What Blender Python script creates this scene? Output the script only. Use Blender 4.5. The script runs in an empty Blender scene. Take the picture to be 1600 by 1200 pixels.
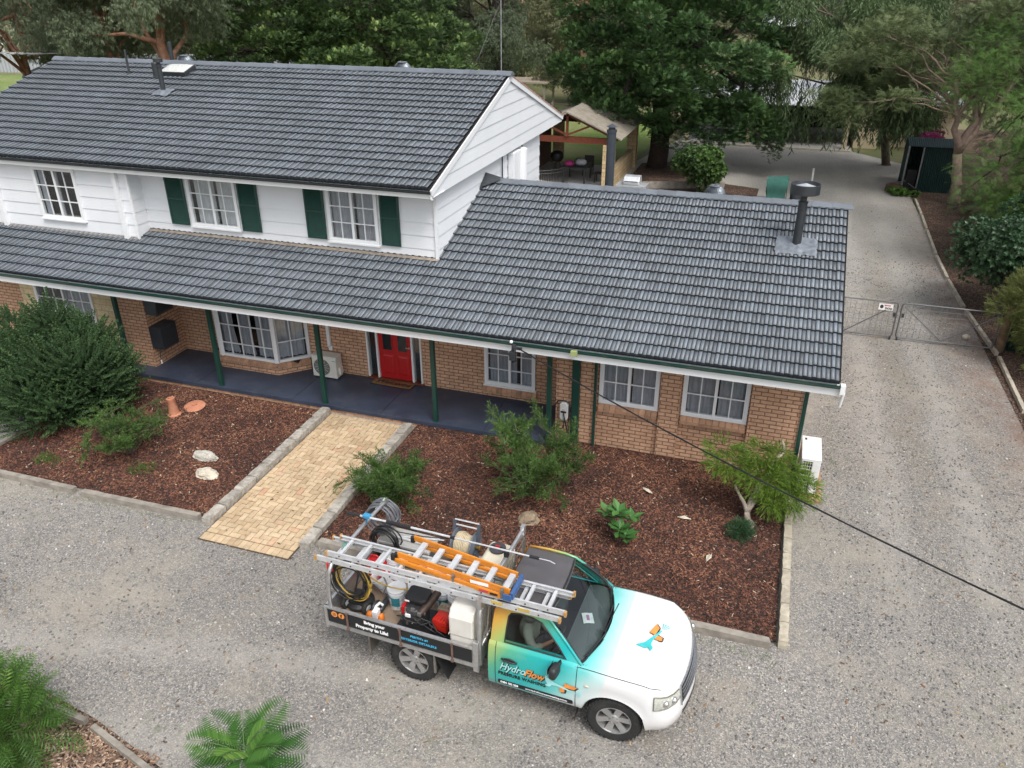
import bpy, math, random
import numpy as np
from mathutils import Matrix, Vector, noise as mnoise
R = math.radians
SC = bpy.context.scene
COL = SC.collection

# ---------------------------------------------------------------- camera
def make_camera():
    yaw, pitch, roll = R(18.56), R(27.23), R(-.22)
    F = Vector((-math.sin(yaw)*math.cos(pitch), math.cos(yaw)*math.cos(pitch), -math.sin(pitch)))
    rt = Vector((math.cos(yaw), math.sin(yaw), 0)); up = rt.cross(F)
    X = rt*math.cos(roll)+up*math.sin(roll); U = up*math.cos(roll)-rt*math.sin(roll)
    cd = bpy.data.cameras.new('camera'); cam = bpy.data.objects.new('camera', cd); COL.objects.link(cam)
    M = Matrix((X, U, -F)).transposed().to_4x4(); M.translation = (0, 0, 9.1)
    cam.matrix_world = M
    cd.sensor_width = 36; cd.lens = 1245.78/1600*36; cd.clip_end = 3000; cd.clip_start = .1
    SC.camera = cam
make_camera()

# ---------------------------------------------------------------- sky and sun (bright overcast)
SUN_EL, SUN_AZ = 56, 135           # azimuth measured from +Y towards +X
W = bpy.data.worlds.new('World'); SC.world = W; W.use_nodes = True
wn = W.node_tree; wn.nodes.clear()
wo = wn.nodes.new('ShaderNodeOutputWorld'); wb = wn.nodes.new('ShaderNodeBackground')
sk = wn.nodes.new('ShaderNodeTexSky'); sk.sky_type = 'NISHITA'; sk.sun_disc = False
sk.sun_elevation = R(SUN_EL); sk.sun_rotation = R(SUN_AZ); sk.air_density = 1.0; sk.dust_density = 4.0; sk.ozone_density = 1.0
hs = wn.nodes.new('ShaderNodeHueSaturation'); hs.inputs['Saturation'].default_value = .30
wn.links.new(sk.outputs[0], hs.inputs['Color']); wn.links.new(hs.outputs[0], wb.inputs['Color'])
wb.inputs['Strength'].default_value = .15
wn.links.new(wb.outputs[0], wo.inputs['Surface'])
sl = bpy.data.lights.new('sun', 'SUN'); so = bpy.data.objects.new('sun', sl); COL.objects.link(so)
sl.energy = 1.15; sl.angle = R(22); sl.color = (1, .97, .93)
az, el = R(SUN_AZ), R(SUN_EL)
so.rotation_euler = Vector((math.sin(az)*math.cos(el), math.cos(az)*math.cos(el), math.sin(el))).to_track_quat('Z', 'Y').to_euler()
so.location = (10, 10, 40)
SC.view_settings.view_transform = 'Standard'; SC.view_settings.look = 'None'
SC.view_settings.exposure = 0.68; SC.view_settings.gamma = 1
SC.render.engine = 'CYCLES'
SC.cycles.max_bounces = 6; SC.cycles.transparent_max_bounces = 12; SC.cycles.use_denoising = True
SC.cycles.caustics_reflective = False; SC.cycles.caustics_refractive = False

# ---------------------------------------------------------------- objects, names, labels
MATW = {}
def mw(o): return MATW.get(o.name, Matrix.Identity(4)) if o else Matrix.Identity(4)
def tag(o, label=None, cat=None, group=None, kind=None):
    if label: o['label'] = label
    if cat: o['category'] = cat
    if group: o['group'] = group
    if kind: o['kind'] = kind
    return o
def thing(name, label, cat, loc=(0, 0, 0), rz=0, group=None, rot=None):
    o = bpy.data.objects.new(name, None); COL.objects.link(o)
    o.empty_display_size = .2
    o.location = loc; o.rotation_euler = rot if rot else (0, 0, rz)
    from mathutils import Euler
    MATW[o.name] = Matrix.Translation(loc) @ (Euler(rot).to_matrix().to_4x4() if rot else Matrix.Rotation(rz, 4, 'Z'))
    return tag(o, label, cat, group)
def link_mesh(name, me, mats, parent=None, M=None):
    o = bpy.data.objects.new(name, me); COL.objects.link(o)
    for m in (mats if isinstance(mats, (list, tuple)) else [mats]): me.materials.append(m)
    if parent: o.parent = parent
    MATW[o.name] = mw(parent) @ (M or Matrix.Identity(4))
    if M: o.matrix_local = M
    return o
def copy_tree(o, parent=None):
    c = o.copy(); COL.objects.link(c)
    if parent: c.parent = parent
    for k in [x for x in COL.objects if x.parent == o]: copy_tree(k, c)
    return c

# ---------------------------------------------------------------- mesh builder
class MB:
    def __init__(s): s.v = []; s.f = []; s.m = []; s.t = []; s.X = Matrix.Identity(4); s.mi = 0; s.tint = .5
    def add(s, vs, fs, M=None):
        b = len(s.v); T = s.X @ M if M else s.X
        for p in vs: s.v.append(tuple(T @ Vector(p)))
        for f in fs: s.f.append(tuple(b+i for i in f)); s.m.append(s.mi); s.t.append(s.tint)
        return s
    def box(s, x0, x1, y0, y1, z0, z1, M=None):
        if x0 > x1: x0, x1 = x1, x0
        if y0 > y1: y0, y1 = y1, y0
        if z0 > z1: z0, z1 = z1, z0
        return s.add([(x0,y0,z0),(x1,y0,z0),(x1,y1,z0),(x0,y1,z0),(x0,y0,z1),(x1,y0,z1),(x1,y1,z1),(x0,y1,z1)],
                     [(0,3,2,1),(4,5,6,7),(0,1,5,4),(1,2,6,5),(2,3,7,6),(3,0,4,7)], M)
    def cbox(s, c, d, M=None): return s.box(c[0]-d[0]/2, c[0]+d[0]/2, c[1]-d[1]/2, c[1]+d[1]/2, c[2]-d[2]/2, c[2]+d[2]/2, M)
    def bar(s, a, b, w, h=None, up=(0, 0, 1)):
        h = h or w; a = Vector(a); b = Vector(b); d = b-a; L = d.length; d.normalize(); up = Vector(up)
        if abs(d.dot(up)) > .98: up = Vector((1, 0, 0))
        sd = d.cross(up).normalized(); u = sd.cross(d)
        M = Matrix((sd, d, u)).transposed().to_4x4(); M.translation = a
        return s.box(-w/2, w/2, 0, L, -h/2, h/2, M)
    def prism(s, poly, a, b, axis='z'):
        n = len(poly)
        def P(p, h): return (p[0], p[1], h) if axis == 'z' else ((p[0], h, p[1]) if axis == 'y' else (h, p[0], p[1]))
        vs = [P(p, a) for p in poly]+[P(p, b) for p in poly]
        fs = [tuple(range(n))[::-1], tuple(range(n, 2*n))]+[(i, (i+1) % n, n+(i+1) % n, n+i) for i in range(n)]
        return s.add(vs, fs)
    def tube(s, path, r, n=8, closed=False, flat=1.0):
        P = [Vector(p) for p in path]; k = len(P); rr = r if isinstance(r, (list, tuple)) else [r]*k
        T = []
        for i in range(k):
            a = P[(i-1) % k] if (closed or i > 0) else P[i]; b = P[(i+1) % k] if (closed or i < k-1) else P[i]
            t = (b-a); T.append(t.normalized() if t.length > 1e-9 else Vector((0, 0, 1)))
        u = T[0].cross(Vector((0, 0, 1)))
        if u.length < .05: u = T[0].cross(Vector((1, 0, 0)))
        u.normalize(); vs = []; fs = []
        for i in range(k):
            u = (u-T[i]*u.dot(T[i])).normalized(); w = T[i].cross(u)
            for j in range(n):
                a = 2*math.pi*j/n; vs.append(P[i]+(u*math.cos(a)+w*math.sin(a)*flat)*rr[i])
        for i in range(k if closed else k-1):
            i2 = (i+1) % k
            for j in range(n): fs.append((i*n+j, i*n+(j+1) % n, i2*n+(j+1) % n, i2*n+j))
        if not closed: fs += [tuple(range(n))[::-1], tuple(range((k-1)*n, k*n))]
        return s.add(vs, fs)
    def lathe(s, prof, n=24, M=None, caps=True):
        vs = []; fs = []
        for (r, z) in prof:
            for j in range(n): a = 2*math.pi*j/n; vs.append((r*math.cos(a), r*math.sin(a), z))
        for i in range(len(prof)-1):
            for j in range(n): fs.append((i*n+j, i*n+(j+1) % n, (i+1)*n+(j+1) % n, (i+1)*n+j))
        if caps: fs += [tuple(range(n))[::-1], tuple(range((len(prof)-1)*n, len(prof)*n))]
        return s.add(vs, fs, M)
    def sphere(s, c, r, n=12, k=8, jit=0, seed=0):
        rx = r if isinstance(r, (tuple, list)) else (r, r, r); rg = random.Random(seed)
        vs = []; fs = []
        for i in range(k+1):
            ph = math.pi*i/k
            for j in range(n):
                a = 2*math.pi*j/n; q = 1+rg.uniform(-jit, jit)
                vs.append((c[0]+rx[0]*math.sin(ph)*math.cos(a)*q, c[1]+rx[1]*math.sin(ph)*math.sin(a)*q, c[2]+rx[2]*math.cos(ph)*q))
        for i in range(k):
            for j in range(n): fs.append((i*n+j, (i+1)*n+j, (i+1)*n+(j+1) % n, i*n+(j+1) % n))
        return s.add(vs, fs)
    def grid(s, fn, nu, nv):
        vs = [fn(i/nu, j/nv) for i in range(nu+1) for j in range(nv+1)]
        fs = [(i*(nv+1)+j, (i+1)*(nv+1)+j, (i+1)*(nv+1)+j+1, i*(nv+1)+j+1) for i in range(nu) for j in range(nv)]
        return s.add(vs, fs)
    def build(s, name, mats, parent=None, smooth=False, bevel=0, world=True, solid=0, subsurf=0, M=None, auto=None):
        if world and parent:
            I = mw(parent).inverted(); vv = [tuple(I @ Vector(p)) for p in s.v]
        elif world and M:
            I = M.inverted(); vv = [tuple(I @ Vector(p)) for p in s.v]
        else: vv = s.v
        me = bpy.data.meshes.new(name); me.from_pydata(vv, [], s.f)
        me.polygons.foreach_set('material_index', s.m)
        if any(t != .5 for t in s.t):
            at = me.attributes.new('tint', 'FLOAT', 'FACE'); at.data.foreach_set('value', s.t)
        me.validate(); me.update()
        o = link_mesh(name, me, mats, parent, None if parent else M)
        if smooth:
            me.polygons.foreach_set('use_smooth', [True]*len(me.polygons))
            if auto is not None: me.set_sharp_from_angle(angle=R(auto))
        if solid: md = o.modifiers.new('Solidify', 'SOLIDIFY'); md.thickness = solid; md.offset = -1
        if subsurf: md = o.modifiers.new('Subdivision', 'SUBSURF'); md.levels = md.render_levels = subsurf
        if bevel: md = o.modifiers.new('Bevel', 'BEVEL'); md.width = bevel; md.segments = 2; md.limit_method = 'ANGLE'; md.angle_limit = R(40)
        return o
def struct(o, kind='structure'): o['kind'] = kind; return o
def base(o, x, y, z):
    """move a parentless mesh object's origin to a point of the place"""
    d = Vector((x, y, z)); o.data.transform(Matrix.Translation(-d)); o.location = d; return o

# ---------------------------------------------------------------- materials
class NT:
    def __init__(s, name):
        s.m = bpy.data.materials.new(name); s.m.use_nodes = True; s.t = s.m.node_tree; s.t.nodes.clear()
        s.out = s.n('ShaderNodeOutputMaterial'); s.b = s.n('ShaderNodeBsdfPrincipled')
        s.l(s.b.outputs[0], s.out.inputs['Surface'])
    def n(s, ty, **kw):
        x = s.t.nodes.new(ty)
        for k, v in kw.items(): setattr(x, k, v)
        return x
    def l(s, a, b): s.t.links.new(a, b)
    def val(s, x, k, v):
        if hasattr(v, 'is_linked') or isinstance(v, bpy.types.NodeSocket): s.l(v, x.inputs[k])
        else: x.inputs[k].default_value = v
        return x
    def pos(s, obj=False):
        if obj: return s.n('ShaderNodeTexCoord').outputs['Object']
        return s.n('ShaderNodeNewGeometry').outputs['Position']
    def noise(s, co, scale, detail=3, rough=.55, out='Fac'):
        x = s.n('ShaderNodeTexNoise'); s.l(co, x.inputs['Vector']); x.inputs['Scale'].default_value = scale
        x.inputs['Detail'].default_value = detail; x.inputs['Roughness'].default_value = rough
        return x.outputs[out]
    def vor(s, co, scale, out='Color', feat='F1'):
        x = s.n('ShaderNodeTexVoronoi', feature=feat); s.l(co, x.inputs['Vector']); x.inputs['Scale'].default_value = scale
        return x.outputs[out]
    def ramp(s, f, stops, interp='LINEAR'):
        x = s.n('ShaderNodeValToRGB'); s.l(f, x.inputs[0]); r = x.color_ramp; r.interpolation = interp
        while len(r.elements) > 1: r.elements.remove(r.elements[0])
        for i, (p, c) in enumerate(stops):
            e = r.elements[0] if i == 0 else r.elements.new(p)
            e.position = p; e.color = (*c, 1) if len(c) == 3 else c
        return x.outputs[0]
    def mix(s, f, a, b, mode='MIX'):
        x = s.n('ShaderNodeMix', data_type='RGBA', blend_type=mode)
        for k, v in ((0, f), (6, a), (7, b)):
            if isinstance(v, bpy.types.NodeSocket): s.l(v, x.inputs[k])
            elif k == 0: x.inputs[0].default_value = v
            else: x.inputs[k].default_value = (*v, 1) if len(v) == 3 else v
        return x.outputs[2]
    def math(s, op, a, b=0, c=None):
        x = s.n('ShaderNodeMath', operation=op)
        for k, v in enumerate((a, b) if c is None else (a, b, c)):
            if isinstance(v, bpy.types.NodeSocket): s.l(v, x.inputs[k])
            else: x.inputs[k].default_value = v
        return x.outputs[0]
    def mr(s, f, a, b, c, d):
        x = s.n('ShaderNodeMapRange')
        s.l(f, x.inputs[0])
        for k, v in enumerate((a, b, c, d)): x.inputs[k+1].default_value = v
        return x.outputs[0]
    def scalec(s, col, f):
        """multiply a colour by a value socket"""
        x = s.n('ShaderNodeVectorMath', operation='SCALE')
        if isinstance(col, bpy.types.NodeSocket): s.l(col, x.inputs[0])
        else: x.inputs[0].default_value = col
        s.l(f, x.inputs['Scale']); return x.outputs[0]
    def sep(s, v):
        x = s.n('ShaderNodeSeparateXYZ'); s.l(v, x.inputs[0]); return x.outputs
    def comb(s, x_, y_, z_=0):
        x = s.n('ShaderNodeCombineXYZ')
        for k, v in enumerate((x_, y_, z_)):
            if isinstance(v, bpy.types.NodeSocket): s.l(v, x.inputs[k])
            else: x.inputs[k].default_value = v
        return x.outputs[0]
    def color(s, c):
        if isinstance(c, bpy.types.NodeSocket): s.l(c, s.b.inputs['Base Color'])
        else: s.b.inputs['Base Color'].default_value = (*c, 1)
    def bump(s, h, strength=.3, dist=.01):
        x = s.n('ShaderNodeBump'); s.l(h, x.inputs['Height']); x.inputs['Strength'].default_value = strength; x.inputs['Distance'].default_value = dist
        s.l(x.outputs[0], s.b.inputs['Normal'])
    def rough(s, v):
        if isinstance(v, bpy.types.NodeSocket): s.l(v, s.b.inputs['Roughness'])
        else: s.b.inputs['Roughness'].default_value = v
    def attr(s, name='tint'): return s.n('ShaderNodeAttribute', attribute_name=name).outputs['Fac']
CACHE = {}
def mat(name, col, rough=.55, metal=0, var=.15, scale=6, dirt=None, dirt_amt=.4, dscale=2.0, bump=0, bscale=60, coat=0, tint=0, obj=False, spec=.5):
    """plain procedural material: base colour with noise variation, optional dirt patches and fine bump"""
    if name in CACHE: return CACHE[name]
    n = NT(name); co = n.pos(obj)
    f = n.mr(n.noise(co, scale, 4), .3, .7, 1-var, 1+var)
    c = n.scalec(col, f)
    if dirt: c = n.mix(n.mr(n.noise(co, dscale, 6, .65), .5, .72, 0, dirt_amt), c, dirt)
    if tint: c = n.scalec(c, n.mr(n.attr(), 0, 1, 1-tint, 1+tint))
    n.color(c); n.rough(n.mr(n.noise(co, scale*2, 3), .3, .7, max(.03, rough-.08), min(1, rough+.1)))
    n.b.inputs['Metallic'].default_value = metal; n.b.inputs['Coat Weight'].default_value = coat; n.b.inputs['Specular IOR Level'].default_value = spec
    if bump: n.bump(n.noise(co, bscale, 4), bump, .01)
    CACHE[name] = n.m; return n.m
def glass_mat(name='window_glass', tint=(.90, .92, .93), refl=1.0):
    if name in CACHE: return CACHE[name]
    n = NT(name); t = n.t; t.nodes.remove(n.b)
    g = n.n('ShaderNodeBsdfGlossy'); g.inputs['Roughness'].default_value = .03; g.inputs['Color'].default_value = (.9*refl, .93*refl, .95*refl, 1)
    tr = n.n('ShaderNodeBsdfTransparent'); tr.inputs['Color'].default_value = (*tint, 1)
    ge = n.n('ShaderNodeNewGeometry'); dt = n.n('ShaderNodeVectorMath', operation='DOT_PRODUCT'); n.l(ge.outputs['Incoming'], dt.inputs[0]); n.l(ge.outputs['Normal'], dt.inputs[1])
    fr = n.math('MULTIPLY_ADD', n.math('POWER', n.math('SUBTRACT', 1.0, n.math('ABSOLUTE', dt.outputs['Value'])), 5.0), .94, .055)
    mx = n.n('ShaderNodeMixShader'); n.l(fr, mx.inputs[0]); n.l(tr.outputs[0], mx.inputs[1]); n.l(g.outputs[0], mx.inputs[2])
    n.l(mx.outputs[0], n.out.inputs['Surface']); CACHE[name] = n.m; return n.m

def np_mesh(name, V, F, mats, parent=None, tint=None, off=None, mi=None, smooth=False):
    """V (N,3) array, F (M,4) array of quads; fast mesh for foliage and scatter"""
    me = bpy.data.meshes.new(name); V = np.ascontiguousarray(V, np.float32); F = np.ascontiguousarray(F, np.int32)
    if parent is not None:
        t = mw(parent).translation; V = V-np.array(t, np.float32)
    me.vertices.add(len(V)); me.vertices.foreach_set('co', V.ravel())
    k = F.shape[1]
    me.loops.add(F.size); me.loops.foreach_set('vertex_index', F.ravel())
    me.polygons.add(len(F)); me.polygons.foreach_set('loop_start', np.arange(0, F.size, k, dtype=np.int32))
    try: me.polygons.foreach_set('loop_total', np.full(len(F), k, np.int32))
    except Exception: pass
    if tint is not None:
        at = me.attributes.new('tint', 'FLOAT', 'FACE'); at.data.foreach_set('value', np.asarray(tint, np.float32))
    me.update(calc_edges=True)
    return link_mesh(name, me, mats, parent)
# ================================================================ materials of the place
def m_brick(name, c1, c2, mortar, bw=.24, bh=.086, ms=.011, vary=.5):
    n = NT(name); g = n.n('ShaderNodeNewGeometry'); P = n.sep(g.outputs['Position']); N = n.sep(g.outputs['True Normal'])
    u = n.math('SUBTRACT', n.math('MULTIPLY', P[1], N[0]), n.math('MULTIPLY', P[0], N[1]))
    v = n.comb(u, n.math('ADD', P[2], .02), 0)
    b = n.n('ShaderNodeTexBrick'); n.l(v, b.inputs['Vector']); b.offset = .5; b.squash = 1
    for k, x in (('Scale', 1), ('Mortar Size', ms), ('Mortar Smooth', .15), ('Bias', 0), ('Brick Width', bw), ('Row Height', bh)): b.inputs[k].default_value = x
    b.inputs['Color1'].default_value = (*c1, 1); b.inputs['Color2'].default_value = (*c2, 1); b.inputs['Mortar'].default_value = (*mortar, 1)
    c = n.scalec(b.outputs['Color'], n.mr(n.noise(g.outputs['Position'], 14, 4), .3, .7, .82, 1.16))
    c = n.scalec(c, n.mr(n.noise(g.outputs['Position'], .9, 4), .3, .7, .9, 1.08))
    n.color(c); n.rough(.85)
    h = n.math('SUBTRACT', n.math('MULTIPLY', n.noise(g.outputs['Position'], 90, 3), .25), b.outputs['Fac'])
    n.bump(h, .6, .006); return n.m
M_BRICK = m_brick('tan_brick', (.58, .36, .235), (.48, .285, .18), (.21, .115, .07))
M_LIME = m_brick('cream_limestone_blocks', (.66, .55, .35), (.56, .45, .27), (.48, .36, .20), bw=.38, bh=.16, ms=.012)
M_SILLB = mat('brick_sill', (.43, .25, .155), .85, var=.2, scale=9, tint=.18, bump=.3)

def m_tile():
    n = NT('charcoal_roof_tile'); co = n.pos(); t = n.attr()
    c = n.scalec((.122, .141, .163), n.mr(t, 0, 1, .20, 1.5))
    c = n.scalec(c, n.mr(n.noise(co, .6, 5, .6), .3, .7, .84, 1.14))
    P = n.sep(co); st = n.comb(n.math('MULTIPLY', P[0], 14), n.math('MULTIPLY', P[1], 1.2), 0)
    c = n.scalec(c, n.mr(n.noise(st, 1, 3), .3, .7, .9, 1.1))
    sp = n.mr(n.vor(co, 42, 'Distance'), 0, .16, 1, 0)
    c = n.mix(n.math('MULTIPLY', sp, n.mr(n.noise(co, 5, 2), .5, .6, 0, .55)), c, (.05, .052, .05))
    n.color(c); n.rough(n.mr(n.noise(co, 3, 4), .3, .7, .36, .50)); n.bump(n.noise(co, 60, 3), .12, .002)
    n.l(n.mr(t, 0, .25, 0, .5), n.b.inputs['Specular IOR Level'])
    return n.m
M_TILE = m_tile()
M_RIDGE = mat('charcoal_ridge_tile', (.12, .135, .155), .42, var=.12, scale=3, tint=.12, bump=.2)
M_WHITE = mat('white_paint', (.74, .755, .77), .45, var=.03, scale=3, dirt=(.55, .52, .46), dirt_amt=.25, dscale=3)
def m_clad():
    n = NT('white_weatherboard'); co = n.pos(); P = n.sep(co)
    st = n.comb(n.math('MULTIPLY', n.math('ADD', P[0], P[1]), 9), n.math('MULTIPLY', P[2], .8), 0)
    c = n.scalec((.71, .73, .755), n.mr(n.noise(co, 1.3, 4), .3, .7, .96, 1.02))
    c = n.mix(n.mr(n.noise(st, 1, 4), .55, .85, 0, .10), c, (.5, .5, .47))
    n.color(c); n.rough(.5); n.bump(n.noise(n.comb(n.math('MULTIPLY', n.math('ADD', P[0], P[1]), 4), n.math('MULTIPLY', P[2], 60), 0), 1, 3), .25, .003); return n.m
M_CLAD = m_clad()
M_GREEN = mat('dark_green_paint', (.010, .048, .036), .4, var=.12, scale=5)
M_GUTTER = mat('dark_green_gutter', (.014, .05, .04), .35, var=.2, scale=4, dirt=(.10, .10, .07), dirt_amt=.3)
M_BLACKG = mat('black_gutter', (.02, .025, .028), .35, var=.2)
M_BLACK = mat('black_plastic', (.016, .016, .017), .45, var=.2)
M_RUBBER = mat('black_rubber', (.018, .018, .018), .8, var=.25, scale=20, dirt=(.10, .09, .075), dirt_amt=.3, dscale=6, obj=True)
M_SLAB = mat('dark_blue_floor_paint', (.036, .047, .075), .42, var=.22, scale=1.6, dirt=(.10, .11, .14), dirt_amt=.35, dscale=2.2, bump=.1)
M_RED = mat('red_door_paint', (.42, .012, .014), .35, var=.08)
M_DARKIN = mat('dark_interior', (.012, .011, .011), .9, var=.3)
M_REDWOOD = mat('red_brown_timber', (.14, .035, .018), .5, var=.25, scale=10)
M_CURT = mat('grey_sheer_curtain', (.40, .41, .44), .9, var=.1)
M_CURTW = mat('white_sheer_curtain', (.62, .62, .62), .9, var=.08)
M_GLASS = glass_mat()
M_GALV = mat('galvanised_steel', (.42, .43, .44), .4, .8, var=.2, scale=9)
M_ALU = mat('brushed_aluminium', (.62, .62, .62), .35, .85, var=.12, scale=14, obj=True, dirt=(.3, .29, .27), dirt_amt=.3)
M_CHARMET = mat('charcoal_metal', (.045, .05, .056), .4, .3, var=.15, scale=4)
M_LEAD = mat('silver_flashing', (.16, .18, .205), .55, .2, var=.25, scale=10, bump=.5, bscale=14)
M_ACW = mat('cream_plastic', (.66, .64, .58), .5, var=.05, dirt=(.4, .37, .3), dirt_amt=.25)
M_MORTAR = mat('roof_bedding_mortar', (.25, .21, .17), .95, var=.35, scale=12, bump=.6, bscale=30)
M_PVC = mat('white_plastic', (.75, .75, .74), .45, var=.05)
M_TIMB = mat('weathered_timber', (.26, .235, .20), .85, var=.3, scale=5, dirt=(.16, .14, .11), dirt_amt=.5, dscale=4, bump=.4, bscale=25)
M_KERB = mat('rough_concrete_block', (.34, .315, .275), .95, var=.3, scale=9, dirt=(.12, .105, .085), dirt_amt=.75, dscale=5, bump=1.0, bscale=28, tint=.15)
M_LIMEB = mat('cream_limestone_edging', (.40, .36, .28), .95, var=.2, scale=9, dirt=(.25, .2, .14), dirt_amt=.5, dscale=5, bump=.8, bscale=28, tint=.15)

# ================================================================ ground
def m_gravel():
    n = NT('gravel'); co = n.pos(); xy = n.sep(co); p = n.comb(xy[0], xy[1], 0)
    big = n.noise(p, .45, 5, .6); mid = n.noise(p, 2.3, 4, .6)
    st = n.vor(p, 62); s2 = n.vor(p, 36)
    r1 = n.ramp(n.sep(st)[0], [(0, (.095, .095, .10)), (.22, (.155, .150, .145)), (.5, (.215, .202, .185)), (.78, (.285, .262, .230)), (.95, (.37, .345, .305)), (1, (.50, .475, .44))])
    r2 = n.ramp(n.sep(s2)[1], [(0, (.10, .10, .11)), (.35, (.17, .163, .155)), (.7, (.25, .23, .20)), (1, (.37, .34, .30))])
    stones = n.mix(n.math('MULTIPLY', n.math('GREATER_THAN', n.sep(s2)[2], .6), .6), r1, r2)
    sand = n.scalec((.325, .295, .245), n.mr(n.noise(p, 30, 3), .3, .7, .8, 1.2))
    f = n.math('MULTIPLY', n.mr(big, .47, .66, 0, 1), n.mr(mid, .35, .6, .25, .8))
    c = n.mix(f, stones, sand)
    brown = n.mr(n.noise(p, .9, 5, .65), .58, .75, 0, .25)
    c = n.mix(brown, c, (.18, .14, .10))
    c = n.scalec(c, n.mr(n.noise(p, .16, 3), .3, .7, .86, 1.12))
    # compacted wheel tracks: two along the drive, arcs across the yard
    def band(v, c0, w): return n.mr(n.math('ABSOLUTE', n.math('SUBTRACT', v, c0)), w*.35, w, 1, 0)
    wob = n.math('MULTIPLY', n.math('SUBTRACT', n.noise(p, .25, 2), .5), 1.2); xw = n.math('ADD', xy[0], wob)
    yy = n.math('ADD', xy[1], n.math('MULTIPLY', n.math('POWER', n.math('MULTIPLY', n.math('ADD', xy[0], 4), .16), 2), .8)); yw = n.math('ADD', yy, wob)
    tr = n.math('MAXIMUM', n.math('MULTIPLY', n.math('MAXIMUM', band(xw, 2.75, .42), band(xw, 4.3, .42)), n.mr(xy[1], 9, 13, 0, 1)), n.math('MULTIPLY', n.math('MAXIMUM', band(yw, 5.6, .4), band(yw, 7.2, .4)), n.mr(xy[1], 9.5, 8.5, 0, 1)))
    tr = n.math('MULTIPLY', tr, n.mr(mid, .3, .6, .25, .75))
    c = n.mix(n.math('MULTIPLY', tr, .55), c, n.scalec((.365, .345, .31), n.mr(n.noise(p, 45, 3), .3, .7, .75, 1.25)))
    ed = n.math('MULTIPLY', n.math('MULTIPLY', band(xw, 3.5, .5), n.mr(xy[1], 12, 17, 0, 1)), n.mr(n.noise(p, 1.3, 4), .35, .65, 0, .40))
    c = n.mix(ed, c, (.17, .145, .10))
    # sparse weeds on the drive beside the house and the timber edge
    w = n.math('MULTIPLY', n.mr(n.noise(p, 3.1, 5, .7), .58, .72, 0, .55), n.mr(n.noise(p, .35, 2), .5, .62, 0, 1))
    c = n.mix(w, c, (.11, .135, .05))
    # leaf litter near the right-hand edge and around the shed
    lit = n.math('MULTIPLY', n.mr(xy[0], 4.6, 6.1, 0, .8), n.mr(n.noise(p, 1.6, 5, .7), .36, .62, 0, 1))
    lit = n.math('MULTIPLY', lit, n.mr(xy[1], 14, 18, 0, 1))
    c = n.mix(lit, c, n.scalec((.155, .075, .045), n.mr(n.noise(p, 40, 2), .3, .7, .5, 1.6)))
    c = n.mix(n.mr(xy[1], 24, 40, 0, .45), c, n.scalec((.50, .48, .44), n.mr(n.noise(p, 12, 5), .3, .7, .7, 1.25)))  # gravel colour lightened towards the far court to offset the trees' shade
    n.color(c); n.rough(.9)
    n.bump(n.math('ADD', n.vor(p, 62, 'Distance'), n.math('MULTIPLY', mid, .4)), .55, .014); return n.m
def m_mulch(name, a, b, c3, light):
    n = NT(name); co = n.pos(); v = n.vor(co, 38); w = n.sep(v)
    c = n.ramp(w[0], [(0, (.012, .008, .007)), (.35, a), (.65, b), (.9, c3), (1, light)])
    c = n.scalec(c, n.mr(n.noise(co, 1.1, 5, .6), .32, .68, .5, 1.25))
    n.color(c); n.rough(.95); n.bump(n.math('ADD', n.noise(co, 30, 5, .8), n.vor(co, 30, 'Distance')), 1.0, .03); return n.m
M_MULCH = m_mulch('bark_mulch', (.05, .02, .014), (.10, .042, .028), (.17, .07, .04), (.32, .2, .14))
M_CHIPG = m_mulch('pale_wood_mulch', (.11, .07, .05), (.22, .14, .095), (.38, .26, .18), (.55, .42, .32))
M_LITTER = m_mulch('leaf_litter', (.06, .035, .025), (.12, .065, .045), (.20, .12, .08), (.33, .25, .18))
def m_grass(name, a, b, dry):
    n = NT(name); co = n.pos(); c = n.mix(n.noise(co, 3, 5, .7), a, b)
    c = n.mix(n.mr(n.noise(co, .25, 4, .6), .45, .62, 0, .8), c, dry); c = n.scalec(c, n.mr(n.noise(co, 25, 3), .3, .7, .6, 1.35))
    n.color(c); n.rough(.95); n.bump(n.noise(co, 40, 3), .8, .03); return n.m
M_LAWN = m_grass('lawn', (.10, .17, .03), (.17, .24, .055), (.24, .24, .10))
M_FIELD = m_grass('paddock', (.10, .12, .045), (.16, .17, .07), (.22, .18, .11))
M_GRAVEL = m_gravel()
M_CONC = mat('concrete', (.36, .35, .33), .85, var=.15, scale=2, dirt=(.2, .18, .15), dirt_amt=.4)

def sheet(name, poly, z, m, kind='structure'):
    b = MB(); b.add([(x, y, z) for x, y in poly], [tuple(range(len(poly)))]); o = b.build(name, m); struct(o, kind); return o
def ground():
    # one sheet to the horizon, rising gently far behind the trees
    b = MB(); xs = [-900, -400, -200, -120, -60, -30, 0, 30, 60, 120, 200, 400, 900]; ys = [-200, -40, 0, 40, 70, 100, 140, 200, 400, 1200]
    vs = []
    for x in xs:
        for y in ys: vs.append((x, y, 0 if y <= 70 else (y-70)*.03))
    fs = [(i*len(ys)+j, (i+1)*len(ys)+j, (i+1)*len(ys)+j+1, i*len(ys)+j+1) for i in range(len(xs)-1) for j in range(len(ys)-1)]
    b.add(vs, fs); struct(b.build('ground', M_FIELD))
ground()
sheet('gravel_yard', [(-40, -12), (22, -12), (22, 9), (6.6, 14), (6.0, 20), (5.9, 30), (5.7, 40), (6.5, 47), (3.0, 51), (-6.3, 51), (-7.6, 44), (-6.4, 34), (-7, 24), (-30, 24), (-40, 12)], .006, M_GRAVEL)
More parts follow.
